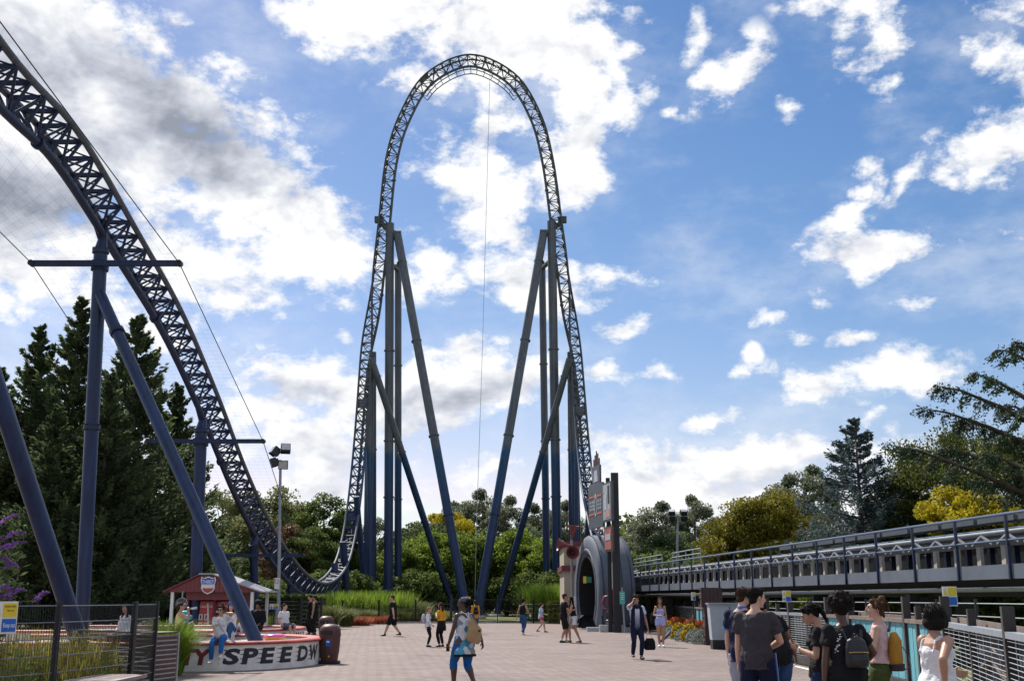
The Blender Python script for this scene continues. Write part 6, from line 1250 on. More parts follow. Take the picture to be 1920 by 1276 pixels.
        if hs == 'pony': hb.ell(H(0, -.118, .055), .03); hb.poly([H(0, -.118, .050), H(0, -.142, .0), H(.005, -.138, -.09), H(.01, -.118, -.19)], [.026, .034, .030, .010], 10)
        if hs == 'bun': hb.ell(H(0, -.07, .118), (.050, .050, .048)); hb.ell(H(.02, -.11, .08), .03); hb.poly([H(0, -.09, -.04), H(.01, -.10, -.10)], [.025, .008], 6)
        if hs == 'afro':
            rg = random.Random(3); hb.ell(H(0, -.035, .055), (.128, .132, .125), 18, 12, HR)
            for _ in range(70): a = rg.uniform(0, 6.28); t = rg.uniform(-.55, 1); q = math.sqrt(1-t*t*.98); hb.ell(H(.122*math.cos(a)*q, -.04+.125*math.sin(a)*q*(1 if math.sin(a) < .3 else .75), .055+.12*t), rg.uniform(.016, .032), 7, 5)
        if hs == 'bob':
            hb.ell(H(0, -.026, .022), (.112, .120, .112), 18, 12, HR); hb.ell(H(0, -.040, -.058), (.122, .105, .082), 18, 10, HR)
            for s in (-1, 1): hb.ell(H(s*.086, .02, -.03), (.022, .055, .085), 10, 8, HR)
        if hs == 'scarf':
            rg = random.Random(5)
            for j in range(9): a = -1.3+j*.32; hb.poly([H(.05*math.sin(a), -.10, .03), H(.09*math.sin(a), -.15, -.06), H(.08*math.sin(a), -.14, -.15-.02*(j % 3))], [.014, .015, .008], 6)
            hb.ell(H(0, -.11, .06), (.045, .04, .045))
        fuse(hb.build('hair', hm, root, world=False), max(vox*.7, .008), .016 if hs not in ('bob',) else .004, tex_hair, 1)
        if vox < .0125:                 # loose strands that break the outline
            rg = random.Random(int(abs(x)*1000)+3); st_ = MB(); ln_, rr_ = {'bob': (.035, 1.20), 'long': (.09, 1.03), 'pony': (.05, 1.02), 'bun': (.06, 1.04), 'afro': (.03, 1.42), 'curls': (.03, 1.25)}.get(hs, (.028, 1.02))
            for _ in range(230):
                a = rg.uniform(0, 6.28); t = rg.uniform(-.35, 1); q = math.sqrt(max(0, 1-t*t)); dv = V_((math.cos(a)*q, math.sin(a)*q, t))
                if dv.y > .45 and dv.z < .55: continue
                p0 = V_((0, -.024, .040))+V_((dv.x*.083, dv.y*.096, dv.z*.088))*rr_*.97
                if hs == 'afro': p0 = V_((0, -.035, .055))+V_((dv.x*.128, dv.y*.132, dv.z*.125)); tn = dv+V_((rg.gauss(0, .7), rg.gauss(0, .7), rg.gauss(0, .7)))
                else: tn = V_((dv.x*.35+rg.gauss(0, .25), -.35+dv.y*.3+rg.gauss(0, .25), -.75+rg.gauss(0, .3)+(.5 if hs in ('pony', 'bun') else 0)))+dv*(.22 if hs != 'quiff' or dv.z < .5 else .9)
                tn.normalize(); L_ = ln_*rg.uniform(.5, 1.3); e1 = p0+tn*L_*.55; e2 = p0+tn*L_-V_((0, 0, L_*.25)); st_.poly([H(*p0), H(*e1), H(*e2)], [.0042, .0034, .0012], 4, cap=False)
            tag(st_.build('hair_strands', hm, root, False, False), kind='stuff')
        if hs == 'scarf': sc = MB(); sc.ell(H(0, -.012, .052), (.090, .104, .082), 16, 10, HR); fuse(sc.build('head_scarf', K['grey'], root, world=False), .012, .006, tex_hair, 1)
    # top
    if top:
        kind, mat = top[0], top[1]; inf = top[2] if len(top) > 2 else .016; bi = (bottom[2] if bottom and len(bottom) > 2 else .014)+.010; t = MB(); lo = {'tuck': .07, 'crop': .10, 'tee': -.12, 'tank': -.10, 'long': -.13, 'tunic': -.26, 'polo': -.12, 'strap': -.10, 'dress': -.10, 'shortcrop': .08}[kind]
        rr = [(q, r) for q, r in rings if q > lo+.01 and q < (.40 if kind in ('strap', 'dress') else .52)]; r0 = min(rings, key=lambda q: abs(q[0]-max(lo, -.06)))[1]
        seq = [(lo, (r0[0]+max(inf, bi)+.002, r0[1]+max(inf, bi)+.006))]+[(q, (r[0]+(max(inf, bi) if q < .1 else inf)+(.004 if q < .3 else 0), r[1]+(max(inf, bi) if q < .1 else inf)+(.006 if q < .3 else 0))) for q, r in rr]
        if kind in ('strap', 'dress'): seq.append((.415, (rings[6][1][0]*.93, rings[6][1][1]+.012)))
        else: seq.append((.525, (.085, .068)))
        t.poly([sp(q) for q, _ in seq], [r for _, r in seq], 18, side=sv)
        if fem:
            for s in (-1, 1): t.ell(sp(.345, s*.070, .085*build), (.068, .062, .064))
        if build > 1.1: t.ell(sp(.13, 0, .05), (.14*build+.02, .10*build+.02, .16))
        fr = {'tuck': 0, 'tee': .62, 'polo': .62, 'tank': 0, 'long': 2.0, 'tunic': 0, 'strap': 0, 'dress': 0, 'crop': .55, 'shortcrop': 0}[kind]
        for nm in 'LR':
            sh, el, wr = J['sh'+nm], J['el'+nm], J['wr'+nm]
            if fr > 0:
                t.ell(sh, .056*ar+inf*.6); e_ = lerp(sh, el, min(1, fr)); t.poly([sh, e_], [.060*ar+inf*.5, (.055 if fr < 1 else .045)*ar+inf*1.1], 12)
                if fr > 1: t.poly([el, lerp(el, wr, fr-1)], [.045*ar+inf, .030*ar+inf], 12); t.ell(el, .046*ar+inf)
            elif kind in ('tank', 'tunic', 'shortcrop', 'tuck'): s = -1 if nm == 'L' else 1; t.ell(sp(.475, s*sw*.62), (.045, .07, .035))
            else: s = -1 if nm == 'L' else 1; t.poly([sp(.38, s*.085, .118*build), sp(.47, s*.09, .085), sp(.512, s*.092, .0), sp(.47, s*.09, -.085), sp(.36, s*.085, -.112*build)], .014, 6)
        ob = fuse(t.build('dress' if kind == 'dress' else 'top', mat, root, world=False), max(vox*.9, .010), .036 if vox < .012 else .016, tex_fold, 2)
        if kind == 'polo':
            c_ = MB(); c_.poly([sp(.52, 0, 0), sp(.575, 0, .004)], [.074, .064], 14); fuse(c_.build('collar', K['blue'], root, world=False), .009, 0, None, 1)
            for nm in 'LR': e0 = lerp(J['sh'+nm], J['el'+nm], .58); e1 = lerp(J['sh'+nm], J['el'+nm], .64); MB().tube(e0, e1, .0565*ar+inf*1.35, n=16).build('cuff', K['blue'], root, 'auto', False)
        if kind == 'tunic': q0 = seq[0][1]; MB().poly([sp(-.30), sp(-.255)], [(q0[0]+.012, q0[1]+.014)]*2, 20, side=sv).build('hem_band', K['black'], root, 'auto', False)
    # bottom
    if bottom:
        kind, mat = bottom[0], bottom[1]; inf = bottom[2] if len(bottom) > 2 else .014; t = MB(); fr = {'trousers': 1.93, 'leggings': 1.90, 'capri': 1.35, 'shorts': .82, 'hotpants': .38, 'skirt': .5, 'wide': 1.9, 'longshorts': .98}[kind]
        if kind == 'leggings': inf = .007
        hr_ = [(q, (r[0]+inf, r[1]+inf)) for q, r in rings if q <= .09]; t.poly([sp(q) for q, _ in hr_]+[sp(.11)], [r for _, r in hr_]+[(rings[3][1][0]+inf, rings[3][1][1]+inf)], 18, side=sv)
        if kind in ('skirt',): t.poly([sp(.05), sp(-.08), sp(-.26)], [(.17*build, .12*build), (.19*build, .145*build), (.215*build, .165*build)], 18, side=sv)
        for nm in 'LR':
            hp, kn, an = J['hip'+nm], J['kn'+nm], J['an'+nm]
            if kind == 'skirt': continue
            loose = {'shorts': .022, 'longshorts': .024, 'wide': .05, 'hotpants': .016}.get(kind, 0); e_ = lerp(hp, kn, min(1, fr)); t.poly([hp+V_((0, 0, .03)), lerp(hp, e_, .5), e_], [.098*lr+inf, .086*lr+inf+loose*.6, ((.058 if fr >= .9 else .07)*lr+inf+loose)], 14)
            if fr > 1: a2 = lerp(kn, an, fr-1); t.ell(kn, .058*lr+inf+loose*.8); t.poly([kn, lerp(kn, a2, .4), a2], [.057*lr+inf+loose, .060*lr+inf+loose, ((.040 if kind != 'capri' else .052)*lr+inf*1.3+loose)], 14)
        fuse(t.build({'skirt': 'skirt', 'shorts': 'shorts', 'hotpants': 'shorts', 'longshorts': 'shorts'}.get(kind, 'trousers'), mat, root, world=False), max(vox*.9, .010), .010 if kind != 'leggings' else .004, tex_fold, 2)
    # shoes
    for nm in 'LR':
        an, fd = J['an'+nm], J['fd'+nm]; sv_ = V_((fd.y, -fd.x, 0)); gz = an-V_((0, 0, .085)); t = MB(); dn = V_((0, 0, 1))
        t.poly([gz-fd*.062+dn*.045, gz-fd*.03+dn*.042, gz+fd*.06+dn*.040, gz+fd*.135+dn*.034, gz+fd*.185+dn*.028], [(.030, .030), (.040, .044), (.044, .044), (.047, .034), (.030, .018)], 12, side=sv_); t.poly([an-V_((0, 0, .05)), an+V_((0, 0, .005))], [.043, .041], 10)
        fuse(t.build('shoe', shoes, root, world=False), .012, 0, None, 1)
        if socks: MB().tube(an, an+(J['kn'+nm]-an).normalized()*.08, .041, .043, n=12).build('sock', socks, root, 'auto', False)
    root['J'] = 0; del root['J']; return root, J, sp, H
def carried(root, name, label, cat, base, group=None):
    # something worn or held: its own object, standing in the wearer's own axes with its base at the given point
    s = root.scale[0]; o = thing(name, label, cat, root.matrix_basis @ Vector(base), root.rotation_euler.z, group); o.scale = (s, s, s); return o
bpy.context.view_layer.update()
def backpack(root, sp, label, mat, trim=None, w=.28, h=.38, d=.13, t0=.08, straps=True, side=0.0):
    bpy.context.view_layer.update(); c = sp(t0+h/2, side, -.115-d/2-.02); base = sp(t0, side, -.115-d/2-.02); o = carried(root, 'backpack', label, 'backpack', base)
    b = MB(); b.poly([(0, 0, 0), (0, 0, h*.15), (0, 0, h*.6), (0, .01, h*.9), (0, .02, h)], [(w*.45, d*.45), (w*.5, d*.55), (w*.48, d*.5), (w*.38, d*.38), (w*.2, d*.2)], 16, side=Vector((1, 0, 0))); fuse(b.build('bag', mat, o, world=False), .012, .006, tex_fold, 2)
    pk = MB(); pk.poly([(0, -d*.45, h*.06), (0, -d*.5, h*.25), (0, -d*.45, h*.44)], [(w*.34, d*.2), (w*.38, d*.26), (w*.34, d*.18)], 14, side=Vector((1, 0, 0))); fuse(pk.build('front_pocket', trim or mat, o, world=False), .010, .004, tex_fold, 1)
    MB().poly([(-w*.4, -d*.42, h*.50), (-w*.2, -d*.56, h*.51), (w*.2, -d*.56, h*.51), (w*.4, -d*.42, h*.50)], .005, 5).build('zip', M('brass', (.55, .38, .12), .35, .8), o, world=False)
    MB().poly([(-.04, .01, h*.98), (-.03, 0, h*1.1), (.03, 0, h*1.1), (.04, .01, h*.98)], .008, 6).build('handle', mat, o, world=False)
    if straps:
        for s in (-1, 1): MB().poly([(s*.08-side*0, d*.4, h*.9), (s*.10, d*.6+.02, h+.07), (s*.115, .115+d*.5+.07, h+.10), (s*.12, .26+d*.5, h*.75), (s*.13, .22+d*.5, h*.3), (s*.12, d*.4, h*.05)], [(.018, .005)]*6, 8).build('strap', mat, o, world=False)
    return o
def phone(root, p, label, mat=m_black, rot=None):
    bpy.context.view_layer.update(); o = carried(root, 'phone', label, 'phone', p); MB().box((0, 0, .07), (.075, .011, .145), rot).build('case', mat, o, world=False); MB().box((0, .007, .07), (.066, .004, .13), rot).build('screen', m_glass, o, world=False); return o
def bag(root, p, label, mat, w, h, d, name='handbag', strap=None):
    bpy.context.view_layer.update(); o = carried(root, name, label, 'bag', p); b = MB(); b.poly([(0, 0, 0), (0, 0, h*.2), (0, 0, h*.75), (0, 0, h)], [(w*.42, d*.4), (w*.5, d*.5), (w*.45, d*.4), (w*.3, d*.18)], 14, side=Vector((1, 0, 0))); fuse(b.build('bag', mat, o, world=False), .012, .008, tex_fold, 2)
    if strap: MB().poly(strap, [(.010, .004)]*len(strap), 6).build('strap', mat, o, world=False)
    return o
VN = .009      # finest surface, for the people close by
def walk(f=.28, b_=.28, left=True): return {'footL': (-.09, f if left else -b_, .085 if left else .13), 'footR': (.09, -b_ if left else f, .13 if left else .085), 'handL': (-.27, -.12 if left else .2, .83), 'handR': (.27, .2 if left else -.12, .83), 'toeL': (-.1, 1, 0), 'toeR': (.1, 1, 0), 'pelvis': (0, 0, .905)}
def gx(u, Y): return uX(u, Y)
# 1 woman with the tote bag
def print_mat():
    m = bpy.data.materials.new('patchwork_print'); m.use_nodes = True; t = m.node_tree; n = t.nodes; b = n['Principled BSDF']; tc = n.new('ShaderNodeTexCoord'); vo = n.new('ShaderNodeTexVoronoi'); vo.distance = 'MANHATTAN'; vo.inputs['Scale'].default_value = 9; t.links.new(tc.outputs['Object'], vo.inputs['Vector'])
    cr = n.new('ShaderNodeValToRGB'); cr.color_ramp.interpolation = 'CONSTANT'; e = cr.color_ramp.elements; e[0].color = (.62, .62, .66, 1); e[1].position = .3; e[1].color = (.10, .06, .05, 1)
    for p_, c_ in ((.45, (.04, .25, .42, 1)), (.58, (.60, .58, .60, 1)), (.75, (.30, .22, .18, 1)), (.86, (.08, .34, .50, 1))): q = e.new(p_); q.color = c_
    sx = n.new('ShaderNodeSeparateColor'); t.links.new(vo.outputs['Color'], sx.inputs[0]); t.links.new(sx.outputs[0], cr.inputs[0]); t.links.new(cr.outputs[0], b.inputs['Base Color']); b.inputs['Roughness'].default_value = .85; return m
K['print'] = print_mat()
Y_ = 21.3; pr, J, sp, H = person('person in patchwork print tunic and blue capri leggings carrying a beige tote bag', gx(872, Y_), Y_, 38, 1.65, True, 1.16, 'dark', ('scarf', HB), ('tunic', K['print'], .022), ('capri', K['capri'], .010), m_shoew, vox=VN, pose={**walk(.22, .2), 'head': (52, 3), 'handR': (.36, -.10, .86), 'handL': (-.27, .16, .84), 'hdirR': (.12, -.1, -1)})
bpy.context.view_layer.update(); o = carried(pr, 'tote_bag', 'beige canvas tote bag on the back of the person in patchwork print', 'bag', sp(-.02, .02, -.27)); m_tote = M('beige_canvas', (.36, .235, .115), .85, 0, .1, 8, .3, 60)
b = MB(); b.poly([(-.02, 0, -.02), (0, 0, .05), (.02, .0, .22), (-.02, .05, .42)], [(.14, .03), (.19, .06), (.17, .055), (.05, .02)], 16, side=Vector((1, 0, 0))); fuse(b.build('bag', m_tote, o, world=False), .010, .010, tex_fold, 2); MB().tube((.08, -.070, .20), (.08, -.082, .20), .022, n=16).build('stamp', m_black, o, world=False)
MB().poly([(-.04, .04, .40), (-.11, .12, .52), (-.14, .22, .56), (-.16, .33, .46)], [(.022, .006)]*4, 8).build('handle', m_signwhite, o, world=False); MB().poly([(.16, -.02, .10), (.06, .01, .35), (-.03, .06, .46)], [(.020, .006)]*3, 8).build('handle', m_tote, o, world=False)
phone(pr, J['wrL']+Vector((0, .03, -.15)), 'dark phone in the left hand of the person in patchwork print')
# 2 to 7 walkers further back
Y_ = 51; pr, J, sp, H = person('person in black shirt and black shorts striding left across the square', gx(738, Y_), Y_, 78, 1.78, False, 1.2, 'fair', ('short', HM), ('tee', K['black'], .024), ('longshorts', K['black']), m_shoeb, pose={**walk(.34, .3), 'head': (15, 0)}, socks=K['black']); bag(pr, J['wrR']+Vector((.03, -.02, -.34)), 'black camera bag hanging from the hand of the person striding left', K['black'], .2, .2, .12, strap=[(-.07, 0, .16), (-.02, .02, .32), (.06, 0, .17)])
Y_ = 39.7; pr, J, sp, H = person('person in white top and black leggings with a pink and grey rucksack', gx(803, Y_), Y_, -86, 1.33, True, .95, 'fair', ('pony', HL), ('long', K['white']), ('leggings', K['black']), m_shoeb, pose={'handR': (.2, .2, .95), 'handL': (-.2, .12, .82)}); backpack(pr, sp, 'pink and grey rucksack on the person in white top and leggings', K['palegrey'], K['hotpink'], .30, .42, .16)
pr, J, sp, H = person('person in a yellow top and black skirt facing the rucksack wearer', gx(828, Y_), Y_+.1, 52, 1.48, True, 1.0, 'fair', ('long', HM), ('crop', K['yellow']), ('leggings', K['black']), m_shoeb, pose={'handL': (-.14, .17, 1.28), 'handR': (.2, .2, 1.0), 'head': (10, 0)}); b = MB(); b.poly([sp(.12), sp(.0), sp(-.16), sp(-.30)], [(.165, .13), (.20, .155), (.215, .17), (.20, .165)], 16, side=Vector((1, 0, 0))); fuse(b.build('tied_jacket', K['black'], pr, world=False), .014, .02, tex_fold, 2)
Y_ = 54; pr, J, sp, H = person('person in yellow shirt and jeans with a black backpack by the far gate', gx(891, Y_), Y_, 12, 1.55, True, 1, 'fair', ('pony', HM), ('tee', K['yellow'], .02), ('trousers', K['jeans']), m_shoeb, pose={'handL': (-.14, .25, 1.2)}); backpack(pr, sp, 'black backpack on the person in the yellow shirt by the gate', K['black'], w=.26, h=.36)
Y_ = 52.5; pr, J, sp, H = person('person in black sleeveless top and blue jeans walking past the far gate', gx(980, Y_), Y_, -28, 1.62, True, 1, 'tan', ('bun', HB), ('shortcrop', K['black']), ('trousers', K['jeans'], .010), m_shoew, pose={**walk(.25, .25), 'handR': (.26, .24, .98), 'head': (-15, -8)}); bpy.context.view_layer.update(); o = carried(pr, 'paper_sheet', 'crumpled white paper held by the person walking in blue jeans', 'paper', J['wrR']+Vector((.0, .06, -.12))); MB().ell((0, 0, .06), (.06, .05, .06), 7, 5).build('sheet', m_signwhite, o, world=False)
Y_ = 57; pr, J, sp, H = person('person in pale blue top and pink shorts walking right by the hedge', gx(1014, Y_), Y_, -80, 1.43, True, 1.05, 'fair', ('pony', HM), ('tee', K['sky'], .02), ('hotpants', K['hotpink']), m_shoet, pose={**walk(.26, .26), 'handR': (.14, .3, 1.04), 'handL': (-.14, .3, 1.04)})
# 8, 9 couple
Y_ = 43.6; pr, J, sp, H = person('person in black shirt and shorts embracing the one in a pale skirt', gx(1056, Y_), Y_, -80, 1.80, False, 1.03, 'tan', ('short', HM), ('tee', K['black'], .022), ('longshorts', K['black']), m_shoeb, pose={'handL': (-.10, .34, 1.20), 'handR': (.16, .36, 1.16), 'elbowR': (.6, -.6, -1), 'lean': 4, 'head': (0, 6), 'footL': (-.12, .12, .085), 'footR': (.12, -.12, .085)}, socks=K['white'])
pr, J, sp, H = person('person in black top and pale skirt embraced by the one in black', gx(1073.5, Y_), Y_+.05, 84, 1.70, True, .95, 'tan', ('long', HB), ('shortcrop', K['black']), ('skirt', K['white'], .012), m_shoet, pose={'lean': 8, 'handL': (-.16, .30, 1.15), 'handR': (.10, .26, .92), 'footL': (-.06, .10, .085), 'footR': (.05, -.28, .085), 'head': (0, 12), 'pelvis': (0, -.04, .92)}); bag(pr, sp(-.22, -.16, -.16), 'black shoulder bag at the hip of the person in the pale skirt', K['black'], .26, .17, .1, strap=[(-.08, 0, .14), (0, .06, .7), (.08, .02, .14)])
# 10 youth on the phone
def ombre():
    m = bpy.data.materials.new('ombre_tee'); m.use_nodes = True; t = m.node_tree; n = t.nodes; b = n['Principled BSDF']; tc = n.new('ShaderNodeTexCoord'); s = n.new('ShaderNodeSeparateXYZ'); t.links.new(tc.outputs['Object'], s.inputs[0]); mr = n.new('ShaderNodeMapRange'); mr.inputs[1].default_value = .80; mr.inputs[2].default_value = 1.3; t.links.new(s.outputs[2], mr.inputs[0]); cr = n.new('ShaderNodeValToRGB'); e = cr.color_ramp.elements; e[0].color = (.03, .035, .05, 1); e[1].color = (.62, .66, .78, 1); q = e.new(.55); q.color = (.30, .30, .42, 1); t.links.new(mr.outputs[0], cr.inputs[0]); t.links.new(cr.outputs[0], b.inputs['Base Color']); b.inputs['Roughness'].default_value = .85; return m
K['ombre'] = ombre()
Y_ = 31.7; pr, J, sp, H = person('person in a fading grey tee and navy scarf talking on a phone', gx(1192, Y_), Y_, 188, 1.72, False, .93, 'tan', ('curls', HM), ('tee', K['ombre'], .026), ('trousers', K['navy'], .012), m_shoeb, vox=.012, pose={**walk(.12, .12), 'handR': (.115, .10, 1.53), 'elbowR': (.8, .3, -1), 'hdirR': (-.15, .1, 1), 'palmR': (-1, 0, 0), 'handL': (-.31, .04, .84), 'head': (-8, -4)})
b = MB(); b.poly([sp(.50, -.11, .0), sp(.535, -.07, .09), sp(.50, 0, .125), sp(.535, .07, .09), sp(.52, .10, -.03), sp(.53, 0, -.10), sp(.50, -.11, .0)], [.05]*7, 10)
for s in (-1, 1): b.poly([sp(.50, s*.10, .09), sp(.30, s*.125, .125), sp(.05, s*.14, .13), sp(-.16, s*.14, .13)], [(.055, .03), (.065, .025), (.07, .022), (.06, .018)], 10, side=Vector((1, 0, 0)))
fuse(b.build('scarf', K['navy'], pr, world=False), .012, .014, tex_fold, 2)
bag(pr, J['wrL']+Vector((-.05, .0, -.60)), 'black holdall carried by the person in the navy scarf', K['black'], .34, .32, .2, 'holdall', [(-.10, 0, .26), (.03, 0, .52), (.12, 0, .26)]); phone(pr, H(.085, .03, -.08), 'dark phone at the ear of the person in the navy scarf')
# 11 girl in romper
Y_ = 39.7; pr, J, sp, H = person('person in a pale blue playsuit holding a phone beside the flower bed', gx(1237, Y_), Y_, 176, 1.65, True, .95, 'tan', ('long', HM), ('strap', K['romper'], .012), ('hotpants', K['romper'], .022), m_shoew, pose={'handR': (.06, .24, 1.10), 'elbowR': (.7, -.4, -.6), 'handL': (-.24, .02, .80), 'footR': (.06, .08, .085), 'footL': (-.08, -.06, .085)}); bag(pr, sp(-.12, .24, -.08), 'dark backpack slung on the shoulder of the person in the playsuit', K['black'], .24, .40, .18, 'backpack'); phone(pr, J['wrR']+Vector((-.06, .06, -.05)), 'pink phone held by the person in the playsuit', M('phone_pink', (.6, .2, .25), .4), Matrix.Rotation(R(80), 3, 'X'))
q = G(1246, 1206); o = tag(MB().poly([(q.x-.22, q.y, .05), (q.x-.05, q.y, .16), (q.x+.14, q.y, .33), (q.x+.24, q.y, .46)], [(.08, .05), (.16, .06), (.16, .06), (.07, .04)], 14).build('sling_bag', K['grey'], smooth=True), 'grey rounded sling bag on the ground behind the person in the playsuit', 'bag')
# 12, 13, 14 three men
Y_ = 15.0; pr, J, sp, H = person('person in navy polo shirt with blue collar and pale shorts', gx(1388, Y_), Y_, -34, 1.75, False, .98, 'fair', ('quiff', HM), ('polo', K['navy'], .018), ('longshorts', K['khaki'], .014), m_shoew, vox=VN, pose={'head': (-38, -8), 'handL': (-.24, .10, .80), 'handR': (.24, .16, .82), 'lean': 4}); b = MB(); b.ell(H(0, .050, -.082), (.050, .044, .036), 12, 8); fuse(b.build('beard', HM, pr, world=False), .009, .006, tex_hair, 1)
Y_ = 13.5; pr, J, sp, H = person('person in charcoal tee and navy track trousers seen from behind', gx(1414, Y_), Y_, -22, 1.735, False, 1.0, 'fair', ('short', HB), ('tee', K['charcoal'], .026), ('trousers', K['navy'], .020), m_shoeb, vox=VN, pose={'head': (-48, -4), 'handR': (.10, .26, 1.04), 'elbowR': (1, -.5, -.6), 'handL': (-.25, .16, .86), 'footL': (-.16, 0, .085), 'footR': (.16, .05, .085), 'lean': 3})
for k_, s in enumerate((-.008, .010)):
    hp, kn, an = J['hipR'], J['knR'], J['anR']; MB().poly([hp+Vector((.130, -.02+s*2, .10)), lerp(hp, kn, .5)+Vector((.112, -.015+s*2, 0)), kn+Vector((.082, -.01+s*2, 0)), lerp(kn, an, .6)+Vector((.074, s*2, 0))], [(.008, .006)]*4, 6).build('side_stripe', K['blue'] if k_ == 0 else K['sky'], pr, world=False)
Y_ = 14.9; pr, J, sp, H = person('person in black tee and jeans mostly hidden behind the charcoal tee', gx(1455, Y_), Y_, 20, 1.66, False, 1.05, 'brown', ('short', HB), ('tee', K['black'], .02), ('trousers', K['jeans'], .018), m_shoeb, vox=VN, pose={'handR': (.34, .08, .88), 'elbowR': (1, -.6, 0), 'handL': (-.25, .1, .85), 'head': (10, -20), 'lean': 10, 'side': -13, 'hdirR': (.1, .1, -1)})
# 15 - 18 four women at right
Y_ = 12.5; pr, J, sp, H = person('person in plain black tee and jeans bent over a phone', gx(1533, Y_), Y_, 72, 1.57, True, 1.06, 'tan', ('pony', HB), ('tee', K['black'], .016), ('trousers', K['djeans'], .010), m_shoew, vox=VN, pose={'head': (6, -30), 'handL': (-.10, .25, 1.20), 'handR': (.03, .24, 1.17), 'elbowL': (-.6, -.5, -1), 'elbowR': (.8, -.5, -1), 'hdirL': (.25, 1, .5), 'hdirR': (-.1, 1, .5), 'palmL': (.6, 0, 1), 'palmR': (-.5, 0, 1)}); phone(pr, (J['wrL']+J['wrR'])/2+Vector((0, .08, -.02)), 'blue phone held in both hands by the person in plain black tee', K['navy'], Matrix.Rotation(R(-50), 3, 'X')); MB().tube(lerp(J['elL'], J['wrL'], .90), lerp(J['elL'], J['wrL'], .99), .031, n=14).build('watch', m_signwhite, pr, 'auto', False)
Y_ = 11.7; pr, J, sp, H = person('person in black printed tee and dark jeans wearing a small leather backpack', gx(1578, Y_), Y_, 6, 1.62, True, 1.12, 'dark', ('afro', HB), ('tee', K['black'], .022), ('trousers', K['djeans'], .012), m_shoeb, vox=VN, hip=1.12, pose={'handL': (-.27, -.04, .84), 'elbowL': (-.8, -.8, 0), 'handR': (.24, .20, 1.0), 'elbowR': (1, -.7, -.3), 'head': (-6, -6)})
for s in (-1, 1):       # white floral print on the shoulder blades
    b = MB(); rg = random.Random(8+s)
    for k_ in range(26): q = sp(.43-.012*k_*.6+rg.uniform(-.02, .02), s*(.07+.004*k_*.8)+rg.uniform(-.02, .02), -.132+.02*abs(rg.uniform(0, .3))); b.ell(q, (rg.uniform(.004, .012), .004, rg.uniform(.003, .008)), 6, 4)
    tag(b.build('floral_print', m_signwhite, pr, world=False), kind='stuff')
m_leather = M('black_leather', (.012, .012, .014), .38, 0, .2, 12, .25, 90)
backpack(pr, sp, 'small black leather backpack with brass zips on the printed black tee', m_leather, None, .27, .31, .13, .08, side=.05); phone(pr, J['wrL']+Vector((.0, -.02, -.14)), 'dark phone in the lowered hand of the leather backpack wearer')
Y_ = 12.8; pr, J, sp, H = person('person in pale pink top and wide green trousers with a mustard backpack', gx(1641, Y_), Y_, 62, 1.60, True, .95, 'fair', ('bun', hairm('light_brown', (.10, .05, .025))), ('tuck', K['pink'], .010), ('wide', K['green'], .012), m_shoet, vox=VN, pose={'head': (14, 2), 'handL': (-.12, .20, 1.26), 'elbowL': (-.6, -.2, -1), 'hdirL': (.2, .3, 1), 'handR': (.27, .02, .84), 'lean': -2, 'curlL': 1.1})
m_must = M('mustard_canvas', (.42, .20, .015), .8, 0, .12, 8, .3, 60); bpy.context.view_layer.update(); o = carried(pr, 'roll_top_backpack', 'mustard roll top backpack with grey straps on the person in pink', 'backpack', sp(.0, .05, -.175))
b = MB(); b.poly([(0, 0, 0), (0, 0, .10), (0, -.01, .34), (0, .0, .44)], [(.115, .075), (.14, .09), (.135, .075), (.125, .025)], 16, side=Vector((1, 0, 0))); fuse(b.build('bag', m_must, o, world=False), .010, .008, tex_fold, 2); b = MB(); b.poly([(0, -.012, -.012), (0, -.012, .07)], [(.125, .085), (.145, .096)], 16, side=Vector((1, 0, 0))); fuse(b.build('base_patch', K['charcoal'], o, world=False), .010, 0, None, 1)
MB().poly([(.05, .05, .44), (.06, .04, .54), (.0, .04, .56), (-.05, .05, .44)], [(.014, .005)]*4, 8).build('handle', K['grey'], o, world=False)
MB().poly([(.11, .05, .42), (.145, -.04, .30), (.15, -.13, .16), (.10, -.16, .04), (.05, -.09, .0)], [(.018, .004)]*5, 8).build('strap', K['grey'], o, world=False); MB().poly([(-.06, .10, .36), (-.09, .22, .48), (-.10, .36, .36)], [(.018, .005)]*3, 8).build('strap', K['grey'], o, world=False)
phone(pr, J['wrR']+Vector((.0, .02, -.15)), 'blue phone in the lowered hand of the person in pink', K['blue'])
Y_ = 10.3; pr, J, sp, H = person('person in white strappy vest, hand on hip, seen from behind', gx(1745, Y_), Y_, -66, 1.55, True, 1.12, 'tan', ('bob', HB), ('strap', K['white'], .014), ('trousers', K['jeans'], .012), m_shoew, vox=VN, hip=1.1, pose={'head': (14, 0), 'handR': (.19, -.09, 1.02), 'elbowR': (.7, -1, 0), 'hdirR': (-.7, .5, -.35), 'palmR': (-.3, .6, -.2), 'handL': (-.10, .30, 1.08)})
